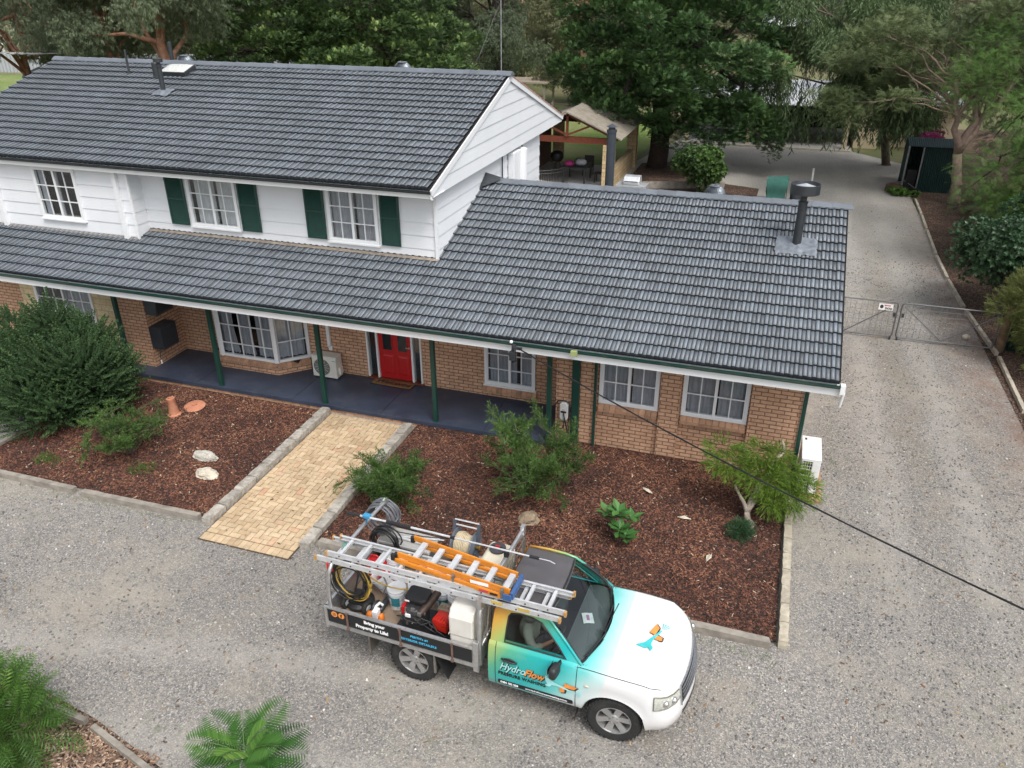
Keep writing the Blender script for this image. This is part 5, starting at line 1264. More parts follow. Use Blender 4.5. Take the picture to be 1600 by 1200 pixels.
b = MB(); b.tube([(-.9, .10, 1.93), (-.5, .0, 1.90), (-.1, .02, 1.91), (.25, .12, 1.90)], .008, 6); b.tube([(-.95, .12, 1.92), (-.55, .14, 1.87), (-.15, .2, 1.84), (.2, .11, 1.92)], .008, 6); b.tube([(-1.1, .1, 1.9), (-1.3, .2, 1.8), (-1.28, .1, 1.6)], .006, 5); lp(b, 'air_line', M_BLACK, PO, at, smooth=True)
b = MB(); b.cbox((1.14, .10, 1.90), (.06, .07, .09)); lp(b, 'cable_tie', M_BLACK, PO, at)
# -- hose coils
def coil(b, c, r, n, rr, wid, axis, rg, sag=0.0, turns_jit=.03):
    pts = []
    for t in range(n):
        ox = rg.uniform(-wid, wid); r2 = r*(1+rg.uniform(-turns_jit, turns_jit)*2); ph = rg.uniform(0, 6)
        for i in range(20):
            a = 2*math.pi*i/20; rad = r2*(1+.04*math.sin(2*a+ph)); u, v = rad*math.cos(a), rad*math.sin(a)*1.06-(sag if math.sin(a) < 0 else 0)
            o_ = ox+.02*math.sin(a+ph)
            pts.append({'y': (c[0]+u, c[1]+o_, c[2]+v), 'x': (c[0]+o_, c[1]+u, c[2]+v), 'z': (c[0]+u, c[1]+v, c[2]+o_)}[axis])
    b.tube(pts, rr, 6)
rg = random.Random(5); at = (-1.22, .72, 1.4)
HC = cargo('grey_hose_coil', 'thick coil of grey hose hung on the far side of the rear hoop', 'hose', at)
b = MB(); coil(b, (-1.22, .74, 1.47), .235, 11, .014, .13, 'y', rg); lp(b, 'hose', mat('grey_hose', (.13, .135, .15), .45, obj=True, var=.2), HC, at, smooth=True)
b = MB(); b.tube([(-1.22, .60, 1.69), (-1.22, .86, 1.74), (-1.22, .88, 1.66)], .014, 6); b.box(-1.235, -1.205, .58, .90, 1.70, 1.725); lp(b, 'strap', mat('pale_green_strap', (.35, .45, .36), .7, obj=True), HC, at)
at = (-1.12, .52, 1.2); H2 = cargo('black_hose_coil', 'loose black hose bundle under the grey hose coil', 'hose', at)
b = MB(); coil(b, (-1.05, .50, 1.22), .21, 8, .012, .06, 'y', rg, turns_jit=.1); lp(b, 'hose', M_BLACK, H2, at, smooth=True)
at = (-1.02, -.60, 1.3); H3 = cargo('yellow_hose_coil', 'black and yellow pressure hose coiled at the near rear of the tray', 'hose', at)
b = MB(); coil(b, (-1.0, -.62, 1.36), .27, 7, .011, .045, 'y', rg, turns_jit=.06); lp(b, 'black_hose', M_BLACK, H3, at, smooth=True)
b = MB(); coil(b, (-.97, -.58, 1.32), .29, 5, .011, .04, 'y', rg, turns_jit=.06)
b.tube([(-1.0, -.62, 1.63), (-.78, -.58, 1.52), (-.62, -.50, 1.34), (-.50, -.36, 1.16), (-.38, -.28, 1.10), (-.26, -.26, 1.11), (-.2, -.22, 1.13), (-.24, -.10, 1.20), (-.34, -.02, 1.25)], .011, 6)
lp(b, 'yellow_hose', mat('yellow_hose', (.50, .33, .06), .45, obj=True, var=.15), H3, at, smooth=True)
b = MB(); b.tube([(-1.19, -.84, 1.62), (-1.2, -.82, 1.76), (-1.18, -.80, 1.80), (-1.16, -.78, 1.6)], .014, 6); lp(b, 'red_tie', M_REDP, H3, at)
# -- checker plate toolbox
at = (-.78, .77, ZD); TB = cargo('toolbox', 'silver checker plate toolbox along the far side of the tray', 'toolbox', at)
b = MB(); b.box(-1.19, -.32, .52, .89, ZD+.002, 1.14); lp(b, 'box', mat('checker_plate_side', (.26, .26, .27), .4, .6, var=.25, scale=30, obj=True), TB, at, bevel=.006)
n = NT('checker_plate'); co = n.pos(True); P = n.sep(co); w1 = n.math('SINE', n.math('MULTIPLY', n.math('ADD', P[0], P[1]), 110)); w2 = n.math('SINE', n.math('MULTIPLY', n.math('SUBTRACT', P[0], P[1]), 110))
hgt = n.math('MULTIPLY', w1, w2); n.color(n.mix(n.mr(hgt, -.2, .5, 0, .4), (.50, .49, .46), (.66, .65, .62))); n.rough(.4); n.b.inputs['Metallic'].default_value = .45; n.bump(hgt, .5, .004)
b = MB(); b.box(-1.21, -.30, .50, .90, 1.14, 1.19); lp(b, 'lid', n.m, TB, at, bevel=.01)
b = MB(); b.tube([(-.95, .66, 1.21), (-.32, .63, 1.22)], .022, 8); b.tube([(-1.0, .66, 1.21), (-.2, .84, 1.21)], .012, 6); lp(b, 'lid_hinge', M_ALUL, TB, at)
# -- hose reel
at = (.20, .78, ZD); RL = cargo('hose_reel', 'grey hose reel wound with cream hose beside the toolbox', 'hose reel', at)
b = MB(); b.box(-.02, .42, .60, .94 if False else .88, ZD+.002, .78)
for x in (.0, .40): b.bar((x, .66, .78), (x, .86, 1.66), .05, .035)
fr_ = lp(b, 'frame', mat('blue_grey_steel', (.085, .10, .125), .45, .2, obj=True), RL, at)
b = MB(); b.tube([(.0, .86, 1.665), (.40, .86, 1.665)], .012, 6); b.tube([(.0, .84, 1.585), (.40, .84, 1.585)], .012, 6); lp(b, 'guide_rod', M_ALUL, RL, at)
RC = Matrix.Translation((.20, .76, 1.30)) @ Matrix.Rotation(R(90), 4, 'Y')
for z in (-.17, .15):
    b = MB(); b.X = RC
    b.lathe([(.0, z), (.24, z), (.245, z+.01), (.24, z+.02), (0, z+.02)], 32)
    for k in range(4): b.lathe([(.06+.04*k, z+.02), (.07+.04*k, z+.028), (.08+.04*k, z+.02)], 28, caps=False)
    lp(b, 'flange', mat('blue_grey_plastic', (.10, .12, .15), .45, obj=True), RL, at, smooth=True, auto=35)
b = MB(); pts = []; rg = random.Random(2)
for t in range(16*11):
    a = 2*math.pi*t/16; z = -.14+.27*((t/16) % 11)/11; pts.append(RC @ Vector(((.165+.02*math.sin(t/29.))*math.cos(a), (.165+.02*math.sin(t/29.))*math.sin(a), z)))
b.tube([tuple(p) for p in pts], .0135, 6); b.X = RC; b.lathe([(.155, -.15), (.155, .15)], 20, caps=False); lp(b, 'hose', mat('cream_hose', (.50, .42, .28), .6, obj=True, var=.15), RL, at, smooth=True)
b = MB(); b.X = RC; b.lathe([(.03, .17), (.03, .24), (.05, .24), (.05, .26), (0, .26)], 10); lp(b, 'brass_swivel', mat('brass', (.35, .22, .07), .35, .8, obj=True), RL, at)
# -- tanks
def tank(b, x0, x1, y0, y1, z0, z1, r=.05):
    prof = [(x0+r, z0), (x1-r, z0), (x1, z0+r), (x1, z1-r), (x1-r, z1), (x0+r, z1), (x0, z1-r), (x0, z0+r)]; b.prism(prof, y0, y1, 'y')
at = (.75, .60, ZD); T2 = cargo('cream_water_tank', 'upright cream water tank with black screw cap near the far front corner', 'tank', at)
b = MB(); tank(b, .58, .98, .24, .86, ZD+.002, 1.42); lp(b, 'shell', M_TANK, T2, at, bevel=.03)
b = MB(); b.X = Matrix.Translation((.77, .68, 1.42)); b.lathe([(.115, 0), (.115, .02), (.125, .02), (.125, .045), (.105, .05), (.0, .05)], 28); lp(b, 'screw_cap', mat('grey_black_cap', (.045, .048, .055), .5, obj=True), T2, at, smooth=True, auto=35)
b = MB(); b.cbox((.77, .68, 1.485), (.075, .03, .035)); lp(b, 'red_grip', M_REDP, T2, at, bevel=.008)
b = MB(); b.cbox((.77, .68, 1.478), (.16, .022, .022)); lp(b, 'cap_handle', M_BLACK, T2, at, bevel=.006)
at = (.82, -.56, ZD); T1 = cargo('white_poly_tank', 'large off white poly tank standing at the near side behind the cab', 'tank', at)
b = MB()
pr = [(-.83, .76), (-.84, 1.10), (-.855, 1.13), (-.855, 1.42), (-.80, 1.52), (-.70, 1.56), (-.35, 1.56), (-.28, 1.50), (-.28, .76)]
b.prism([(y, z-.0) for y, z in pr], .66, 1.02, 'x'); lp(b, 'shell', M_TANKW, T1, at, bevel=.03)
b = MB(); b.box(.655, .664, -.858, -.3, 1.105, 1.125); lp(b, 'mould_seam', M_TANK, T1, at)
# -- buckets
def bucket(at, lab, lid=True, r=.135, h=.34, tilt=(0, 0), label=True, rz=0, stack=0, col=None):
    B = cargo('bucket', lab, 'bucket', at, 'white plastic buckets in the tray')
    mt = col or M_BUCK; b = MB(); M = Matrix.Translation(at) @ Matrix.Rotation(R(tilt[0]), 4, 'X') @ Matrix.Rotation(R(tilt[1]), 4, 'Y'); b.X = M
    p = [(r*.84, 0), (r*.97, h*.86), (r*1.04, h*.86), (r*1.04, h*.9), (r, h*.9), (r*1.0, h)]
    if lid: p += [(r*1.05, h), (r*1.06, h*1.02), (r*1.05, h*1.045), (r*.95, h*1.045), (r*.92, h*1.02), (0, h*1.02)]
    else: p += [(r*1.03, h*1.005), (r*.95, h), (r*.80, .02), (0, .02)]
    for q in range(stack): z = h*(1.04+.10*q); p2 = [(r*.98, z), (r*1.0, z+.02), (r*1.04, z+.02), (r*1.04, z+.035), (r*.95, z+.035)]; b.lathe(p2, 28, caps=False)
    b.lathe(p, 28); lp(b, 'pail', mt, B, at, smooth=True, auto=35)
    if label:
        b = MB(); b.X = M @ Matrix.Rotation(R(rz), 4, 'Z')
        def fl(u, v): a = -math.pi/2-.75+1.5*u; rr = r*(.84+.13*(h*.22+h*.5*v)/(h*.86))+.0015; return (rr*math.cos(a), rr*math.sin(a), h*.22+h*.5*v)
        b.grid(fl, 12, 1); lp(b, 'paper_label', mat('teal_label', (.02, .22, .27), .5, obj=True), B, at)
        b = MB(); b.X = M @ Matrix.Rotation(R(rz), 4, 'Z')
        b.grid(lambda u, v: (lambda a, rr, z: (rr*math.cos(a), rr*math.sin(a), z))(-math.pi/2-.75+.45*u, r*(.84+.13*(h*(.30+.34*v))/(h*.86))+.003, h*(.30+.34*v)), 5, 1); lp(b, 'label_patch', M_WINK, B, at)
    b = MB(); b.X = M; b.tube([(r*1.03*math.cos(a), r*1.03*math.sin(a)+0, h*.80-.10*abs(math.sin(a))*1.1) for a in [math.pi*(1+i/10) for i in range(11)]], .003, 5); lp(b, 'wire_handle', M_STEEL, B, at)
    return B
bucket((-.46, -.26, ZD), 'nearest white bucket with teal label and yellow hose on its lid', h=.33)
bucket((-.14, -.20, ZD), 'white lidded bucket directly behind the black engine cover', h=.43, label=False)
bucket((-.72, -.02, ZD+.02), 'open white bucket leaning behind the labelled bucket', lid=False, tilt=(12, -26), label=False, r=.14)
bucket((-.74, .24, ZD), 'stack of nested white buckets beside the red fuel can', lid=False, label=False, stack=3, h=.36)
bucket((.20, -.06, ZD), 'teal banded white bucket under the orange ladder', lid=True, rz=10)
bucket((.46, -.14, ZD), 'nested pair of pale buckets behind the red pump', lid=False, label=False, stack=1, h=.40)
bucket((-.20, .42, ZD), 'white bucket seen between the ladder rungs beside the toolbox', label=False, h=.32)
bucket((.10, .42, ZD), 'white bucket in front of the hose reel', label=False, h=.30)
at = (-.20, -.42, ZD); SB = cargo('small_jar', 'small white capped jar beside the engine', 'jar', at); b = MB(); b.X = Matrix.Translation(at); b.lathe([(.05, 0), (.055, .10), (.045, .12), (.05, .12), (.05, .155), (0, .16)], 16); lp(b, 'jar_body', M_BUCK, SB, at, smooth=True, auto=35)
# -- red fuel can
at = (-1.0, .12, ZD); JC = cargo('fuel_can', 'red plastic fuel can standing at the rear of the tray', 'fuel can', at)
b = MB(); b.prism([(-1.16, ZD+.002), (-.84, ZD+.002), (-.84, 1.10), (-.90, 1.18), (-1.12, 1.18), (-1.16, 1.12)], .02, .20, 'y'); lp(b, 'can', M_REDP, JC, at, bevel=.03)
b = MB(); b.tube([(-1.1, .11, 1.17), (-1.08, .11, 1.235), (-.98, .11, 1.24), (-.94, .11, 1.18)], .014, 6); lp(b, 'grip', M_REDP, JC, at, smooth=True)
b = MB(); b.X = Matrix.Translation((-.90, .11, 1.18)); b.lathe([(.03, 0), (.03, .035), (0, .04)], 12); lp(b, 'cap', M_WINK, JC, at)
at = (-.85, -.02, ZD); J2 = cargo('dark_red_can', 'dark red drum half hidden behind the hose coil', 'can', at)
b = MB(); b.X = Matrix.Translation((-.80, .02, ZD)) ; b.lathe([(.12, 0), (.125, .02), (.12, .3), (.11, .34), (0, .35)], 20); lp(b, 'drum', M_REDP, J2, at, smooth=True, auto=35)
# -- engine and pump skid
at = (.10, -.45, ZD); EN = cargo('engine_pump_unit', 'black petrol engine with red pressure pump on a black skid', 'pressure washer', at)
b = MB(); b.box(-.26, .56, -.72, -.22, ZD+.03, ZD+.06); b.box(-.26, .56, -.72, -.68, ZD+.002, ZD+.05); b.box(-.26, .56, -.26, -.22, ZD+.002, ZD+.05); lp(b, 'skid', M_BLACK, EN, at)
b = MB(); b.cbox((-.03, -.50, .90), (.30, .30, .20)); b.X = Matrix.Translation((-.02, -.50, 1.0)); b.lathe([(.15, 0), (.16, .05), (.15, .10), (.13, .12)], 20); lp(b, 'engine_block', mat('dark_grey_casting', (.05, .05, .052), .5, .3, var=.3, scale=20, obj=True), EN, at, bevel=.012)
b = MB(); b.X = Matrix.Translation((-.02, -.40, 1.17)) @ Matrix.Rotation(R(6), 4, 'X'); b.prism([(-.17, -.10), (-.10, -.15), (.10, -.15), (.17, -.10), (.17, .10), (.10, .15), (-.10, .15), (-.17, .10)], 0, .075); lp(b, 'air_filter_cover', M_BLACK, EN, at, bevel=.02)
b = MB(); b.cbox((-.10, -.60, 1.24), (.07, .003, .03)); lp(b, 'silver_badge', M_WINK, EN, at)
b = MB(); b.cbox((-.07, -.665, 1.03), (.08, .02, .05)); lp(b, 'choke_plate', M_WINK, EN, at)
b = MB(); b.cbox((-.17, -.56, 1.06), (.05, .13, .14)); lp(b, 'red_cowl', M_REDP, EN, at, bevel=.01)
b = MB(); b.tube([(.10, -.62, 1.08), (.15, -.46, 1.12), (.20, -.22, 1.17)], [.055, .062, .058], 14); lp(b, 'muffler', mat('burnt_steel', (.09, .065, .055), .5, .6, var=.3, scale=12, obj=True), EN, at, smooth=True, auto=40)
b = MB(); b.X = Matrix.Translation((.40, -.50, .96)) @ Matrix.Rotation(R(-8), 4, 'Z'); b.box(-.10, .13, -.13, .10, -.10, .08)
for k in range(5): b.box(-.085+k*.045, -.065+k*.045, -.135, -.02, .08, .10)
lp(b, 'pump_head', mat('red_pump_paint', (.50, .022, .012), .3, var=.1, obj=True), EN, at, bevel=.012)
b = MB(); b.cbox((.40, -.35, .99), (.24, .14, .14)); 
for k in range(5): b.X = Matrix.Translation((.31+k*.05, -.36, 1.05)); b.lathe([(.017, 0), (.017, .045), (.01, .05), (0, .05)], 8)
lp(b, 'brass_manifold', mat('dull_brass', (.36, .30, .22), .4, .5, var=.2, obj=True), EN, at)
b = MB(); rg = random.Random(11)
for k in range(34):
    p = (rg.uniform(-.24, .28), rg.uniform(-.68, -.48), rg.uniform(.86, 1.12)); s = rg.uniform(.012, .032)
    (b.cbox(p, (s*rg.uniform(1, 2), s, s*rg.uniform(1, 2))) if k % 2 else b.sphere(p, s*.6, 8, 5))
lp(b, 'small_fittings', M_STEEL, EN, at)
b = MB()
for k in range(9):
    a = Vector((rg.uniform(-.25, .3), rg.uniform(-.72, -.55), rg.uniform(.82, 1.05))); c = Vector((rg.uniform(.0, .58), rg.uniform(-.76, -.5), rg.uniform(.80, 1.0))); m_ = (a+c)/2+Vector((0, -.05, rg.uniform(-.08, .1))); b.tube([a, (a+m_)/2+Vector((0, 0, .03)), m_, (m_+c)/2, c], .009, 5)
lp(b, 'fuel_line', M_BLACK, EN, at, smooth=True)
# -- leaf blower and trolley
at = (-.60, -.66, ZD); BL = cargo('leaf_blower', 'orange and white leaf blower lying behind the tray side', 'leaf blower', at)
b = MB(); b.sphere((-.66, -.70, .86), (.075, .06, .09), 14, 8); b.sphere((-.50, -.68, .85), (.045, .06, .085), 12, 8); lp(b, 'orange_housing', mat('orange_plastic', (.62, .17, .02), .4, obj=True), BL, at, smooth=True)
b = MB(); b.box(-.61, -.53, -.75, -.64, .80, 1.0); b.tube([(-.62, -.66, .98), (-.58, -.56, 1.01), (-.54, -.54, .96)], .022, 8); lp(b, 'white_shell', M_BUCK, BL, at, bevel=.02)
b = MB(); b.tube([(-.63, -.70, .98), (-.64, -.60, 1.03), (-.63, -.5, .98)], .02, 8); b.tube([(-.60, -.55, .84), (-.62, -.35, .82), (-.66, -.1, .80)], [.045, .045, .035], 12); lp(b, 'blower_tube', M_CHARMET, BL, at, smooth=True)
at = (-1.0, -.52, ZD); TR_ = cargo('surface_cleaner_trolley', 'black wheeled surface cleaner below the yellow hose coil', 'trolley', at)
for x in (-1.15, -.80):
    b = MB(); b.X = Matrix.Translation((x, -.56, ZD+.105)) @ Matrix.Rotation(R(90), 4, 'Y') @ Matrix.Rotation(R(14), 4, 'X'); b.lathe([(.055, -.03), (.09, -.035), (.105, -.02), (.108, 0), (.105, .02), (.09, .035), (.055, .03)], 24, caps=False); w = lp(b, 'wheel', M_RUBBER, TR_, at, smooth=True, auto=40)
    b = MB(); b.X = Matrix.Translation((x, -.56, ZD+.105)) @ Matrix.Rotation(R(90), 4, 'Y') @ Matrix.Rotation(R(14), 4, 'X'); b.lathe([(.058, -.02), (.05, 0), (.058, .02), (.02, .03), (0, .03)], 16); b.v = [tuple(Vector(v)-Vector(at)) for v in b.v]; b.build('hub', M_ALUL, w, world=False)
b = MB(); b.bar((-1.15, -.55, .86), (-.80, -.55, .86), .03); b.tube([(-1.06, -.52, .86), (-1.02, -.40, 1.2), (-1.0, -.34, 1.52)], .015, 6); b.tube([(-.90, -.52, .86), (-.92, -.40, 1.2), (-.94, -.34, 1.52)], .015, 6); b.tube([(-1.0, -.34, 1.52), (-.94, -.34, 1.52)], .018, 6); lp(b, 'handle_frame', M_CHARMET, TR_, at)
b = MB(); b.X = Matrix.Translation((-1.0, -.42, ZD+.02)); b.lathe([(.21, 0), (.21, .05), (.16, .09), (0, .10)], 24); b.X = Matrix.Identity(4); b.cbox((-.98, -.45, .93), (.16, .14, .12)); lp(b, 'deck', M_BLACK, TR_, at)
b = MB(); b.tube([(-.62, -.20, .80), (-.66, -.30, .95), (-.62, -.26, 1.10), (-.72, -.22, 1.28), (-.80, -.24, 1.42)], .013, 6); at2 = (-.65, -.25, ZD)
GH = cargo('grey_suction_hose', 'grey suction hose rising beside the hose coil to the ladder', 'hose', at2); lp(b, 'hose', mat('dusty_grey_hose', (.2, .19, .18), .7, obj=True), GH, at2, smooth=True)
at = (.35, .15, ZD); FB = cargo('dark_crate', 'low black crate of fittings under the ladders in the tray middle', 'crate', at)
b = MB(); b.box(.12, .52, .12, .30, ZD+.002, .76); b.box(.12, .14, .12, .30, .76, .92); b.box(.50, .52, .12, .30, .76, .92); b.box(.14, .50, .12, .14, .76, .92); b.box(.14, .50, .28, .30, .76, .92); lp(b, 'crate_shell', M_BLACK, FB, at)
# paper on the dash
at = (2.36, .05, 1.13); PP = cargo('paper_slip', 'white and pink paper slip lying on the dashboard', 'paper', at)
b = MB(); b.X = Matrix.Translation((2.36, .06, 1.150)) @ Matrix.Rotation(R(25), 4, 'Z'); b.grid(lambda u, v: ((u-.5)*.15, (v-.5)*.20, .006*math.sin(u*5)), 4, 2); lp(b, 'sheet', M_WINK, PP, at, solid=.001)
b = MB(); b.X = Matrix.Translation((2.36, .06, 1.155)) @ Matrix.Rotation(R(25), 4, 'Z'); b.box(-.02, .02, -.05, .05, .004, .006); lp(b, 'pink_print', mat('pink_print', (.5, .2, .4), .5, obj=True), PP, at)

# -- the driver
def skin_mesh(name, chains, m, parent, at, sub=2, root=0):
    """chains: list of lists of ((x,y,z), r); first vertex of a chain may be an int = index of an earlier vertex"""
    vs = []; es = []; rs = []
    for ch in chains:
        prev = None
        for e in ch:
            if isinstance(e, int): prev = e; continue
            vs.append(tuple(Vector(e[0])-Vector(at))); rs.append(e[1])
            if prev is not None: es.append((prev, len(vs)-1))
            prev = len(vs)-1
    me = bpy.data.meshes.new(name); me.from_pydata(vs, es, []); o = bpy.data.objects.new(name+'_t', me); COL.objects.link(o)
    o.modifiers.new('Skin', 'SKIN'); 
    if not me.skin_vertices: me.attributes.new('skin', 'FLOAT', 'POINT') if False else None
    if not me.skin_vertices:
        bpy.context.view_layer.objects.active = o; bpy.ops.mesh.customdata_skin_add()
    for i, sv in enumerate(me.skin_vertices[0].data): sv.radius = (rs[i], rs[i]); sv.use_root = (i == root)
    s2 = o.modifiers.new('Subdivision', 'SUBSURF'); s2.levels = s2.render_levels = sub
    dg = bpy.context.evaluated_depsgraph_get(); dg.update(); me2 = bpy.data.meshes.new_from_object(o.evaluated_get(dg)); bpy.data.objects.remove(o)
    me2.name = name; me2.materials.clear(); me2.polygons.foreach_set('use_smooth', [True]*len(me2.polygons)); return link_mesh(name, me2, m, parent)
at = (1.70, -.38, .88)
PE = cargo('person', 'seated driver in pale khaki shirt with dark beard seen through the truck side window', 'person', at)
M_SKIN = mat('skin', (.36, .19, .13), .55, var=.06, obj=True); M_SHIRT = mat('khaki_shirt', (.24, .25, .22), .85, var=.2, scale=8, obj=True, bump=.4, bscale=20); M_HAIR = mat('dark_hair', (.025, .016, .012), .8, var=.3, obj=True); M_PANT = mat('dark_trousers', (.04, .045, .06), .85, var=.2, obj=True)
px, py = 1.66, -.38
skin_mesh('body', [
    [((px+.02, py, .96), .085), ((px-.0, py, 1.10), .085), ((px-.01, py, 1.24), .085), ((px+.02, py, 1.36), .065), ((px+.05, py, 1.43), .055), ((px+.09, py, 1.49), .075), ((px+.12, py, 1.55), .088), ((px+.115, py, 1.605), .07)],
    [2, ((px+.02, py-.15, 1.31), .040), ((px+.08, py-.24, 1.14), .036), ((px+.16, py-.23, 1.03), .034), ((px+.27, py-.13, 1.04), .034), ((px+.35, py-.07, 1.08), .024), ((px+.40, py-.05, 1.09), .026)],
    [2, ((px+.02, py+.15, 1.31), .040), ((px+.08, py+.23, 1.14), .036), ((px+.16, py+.20, 1.03), .034), ((px+.27, py+.10, 1.05), .034), ((px+.35, py+.04, 1.08), .024), ((px+.40, py+.02, 1.09), .026)],
    [0, ((px+.20, py-.10, .93), .085), ((px+.50, py-.13, .95), .068), ((px+.62, py-.14, .76), .052), ((px+.70, py-.14, .56), .042), ((px+.82, py-.14, .53), .035)],
    [0, ((px+.20, py+.10, .93), .085), ((px+.50, py+.13, .95), .068), ((px+.62, py+.14, .76), .052), ((px+.70, py+.14, .56), .042), ((px+.82, py+.14, .53), .035)]], M_SKIN, PE, at)
skin_mesh('shirt', [[((px+.02, py, .98), .150), ((px-.0, py, 1.10), .150), ((px+.0, py, 1.24), .160), ((px+.02, py, 1.35), .120), ((px+.045, py, 1.40), .072)],
    [2, ((px+.02, py-.17, 1.33), .082), ((px+.08, py-.245, 1.14), .066), ((px+.16, py-.235, 1.03), .058), ((px+.24, py-.15, 1.04), .048)],
    [2, ((px+.02, py+.17, 1.33), .082), ((px+.08, py+.235, 1.14), .066), ((px+.16, py+.205, 1.03), .058), ((px+.24, py+.12, 1.04), .048)]], M_SHIRT, PE, at)
skin_mesh('trousers', [[((px+.02, py, .93), .135), ((px+.20, py-.10, .93), .10), ((px+.50, py-.13, .95), .082), ((px+.62, py-.14, .76), .066), ((px+.69, py-.14, .58), .056)], [0, ((px+.20, py+.10, .93), .10), ((px+.50, py+.13, .95), .082), ((px+.62, py+.14, .76), .066), ((px+.69, py+.14, .58), .056)]], M_PANT, PE, at)
for sg, hy in ((-1, py-.05), (1, py+.02)):
    b = MB(); hx_, hz_ = px+.42, 1.09
    for k in range(4):
        L_ = (.052, .060, .056, .044)[k]; y = hy+(k-1.5)*.017
        b.tube([(hx_, y, hz_+.005), (hx_+L_*.5, y, hz_+.02), (hx_+L_*.95, y-.004, hz_+.006), (hx_+L_, y-.006, hz_-.016)], [.0095, .009, .0085, .007], 7)
    b.tube([(hx_-.03, hy-sg*.02, hz_+.012), (hx_+.0, hy-sg*.040, hz_+.03), (hx_+.03, hy-sg*.038, hz_+.036)], [.011, .010, .008], 7)
    lp(b, 'hand_fingers', M_SKIN, PE, at, smooth=True)
b = MB(); b.sphere((px+.095, py, 1.60), (.098, .083, .070), 16, 10); b.sphere((px+.05, py, 1.56), (.062, .082, .085), 16, 10); lp(b, 'hair', M_HAIR, PE, at, smooth=True)
b = MB(); b.sphere((px+.165, py, 1.475), (.055, .060, .060), 14, 9, .05); lp(b, 'beard', M_HAIR, PE, at, smooth=True)
b = MB()
b.sphere((px+.208, py, 1.535), (.018, .012, .020), 10, 6)
for s in (-1, 1): b.sphere((px+.12, py+s*.086, 1.54), (.018, .010, .028), 10, 6)
lp(b, 'nose_and_ears', M_SKIN, PE, at, smooth=True)
b = MB()
for s in (-1, 1): b.sphere((px+.190, py+s*.030, 1.556), (.010, .012, .008), 8, 6)
lp(b, 'eyes', M_INK, PE, at, smooth=True)
at = (2.10, -.40, 1.12); PH = cargo('phone', 'dark phone held in the hands of the driver', 'phone', at)
b = MB(); b.X = Matrix.Translation((2.115, -.395, 1.10)) @ Matrix.Rotation(R(-25), 4, 'Y'); b.box(-.07, .07, -.035, .035, 0, .009); lp(b, 'phone_body', M_INK, PH, at, bevel=.003)

# ================================================================ things at the house
def ac_unit(name, lab, x0, x1, y0, y1, z0, z1, face, m=M_ACW, grp=None):
    A = thing(name, lab, 'air conditioner', ((x0+x1)/2, (y0+y1)/2, z0), 0, grp)
    b = MB(); b.box(x0, x1, y0, y1, z0+.03, z1-.03); b.build('casing', m, A, bevel=.012)
    b = MB(); b.box(x0-.006, x1+.006, y0-.006, y1+.006, z1-.03, z1); b.build('top_panel', m, A, bevel=.008)
    b = MB()
    for (x, y) in ((x0+.04, y0+.04), (x1-.04, y0+.04), (x0+.04, y1-.04), (x1-.04, y1-.04)): b.cbox((x, y, z0+.015), (.06, .07, .03))
    b.build('mounting_foot', M_BLACK, A)
    return A
A = ac_unit('air_conditioner', 'cream outdoor air conditioner standing on the verandah near the bay window', -10.33, -9.66, 15.26, 15.54, .20, .80, 'y')
b = MB(); b.X = Matrix.Translation((-10.06, 15.255, .50)) @ Matrix.Rotation(R(90), 4, 'X'); b.lathe([(.225, 0), (.225, .004), (0, .004)], 32); b.build('fan_opening', M_CHARMET, A)
b = MB(); b.X = Matrix.Translation((-10.06, 15.245, .50)) @ Matrix.Rotation(R(90), 4, 'X')
for r in (.04, .075, .11, .145, .18, .215): b.tube([(r*math.cos(a), r*math.sin(a), .004) for a in [2*math.pi*i/24 for i in range(24)]], .004, 4, closed=True)
for k in range(12): a = math.pi*k/6; b.tube([(.03*math.cos(a), .03*math.sin(a), .004), (.22*math.cos(a), .22*math.sin(a), .004)], .003, 4)
b.build('fan_guard', M_ACW, A)
b = MB(); b.cbox((-9.72, 15.252, .70), (.09, .004, .02)); b.build('teal_badge', M_TEALP, A)
b = MB(); b.box(-9.655, -9.60, 15.34, 15.48, .32, .50); b.build('valve_cover', M_ACW, A, bevel=.008)
for k in range(9): pass
SLAB2 = thing('paver', 'tan paver slab under the white air conditioner beside the drive', 'paver', (1.33, 14.3, 0)); b = MB(); b.box(1.10, 1.62, 13.80, 14.95, 0, .06); b.build('slab', M_SILLB, SLAB2, bevel=.01)
A = ac_unit('air_conditioner', 'white outdoor air conditioner beside the gravel drive at the right house corner', 1.15, 1.50, 13.98, 14.86, .06, .86, 'x', M_PVC)
b = MB(); b.box(1.175, 1.36, 13.972, 13.979, .12, .80); b.build('coil_face', mat('dark_coil', (.02, .03, .035), .5), A)
b = MB()
for k in range(5): x = 1.185+k*.042; b.tube([(x, 13.966, .12), (x, 13.966, .80)], .004, 5)
for k in range(10): z = .14+k*.07; b.tube([(1.18, 13.964, z), (1.355, 13.964, z)], .004, 5)
b.build('wire_guard', M_ACW, A)
b = MB(); b.box(1.24, 1.245, 14.0, 14.84, .8605, .863); b.box(1.40, 1.405, 14.0, 14.84, .8605, .863); b.build('top_rib', M_ACW, A)
b = MB(); b.box(1.195, 1.235, 14.70, 14.78, .861, .863); b.build('label_sticker', M_CHARMET, A)
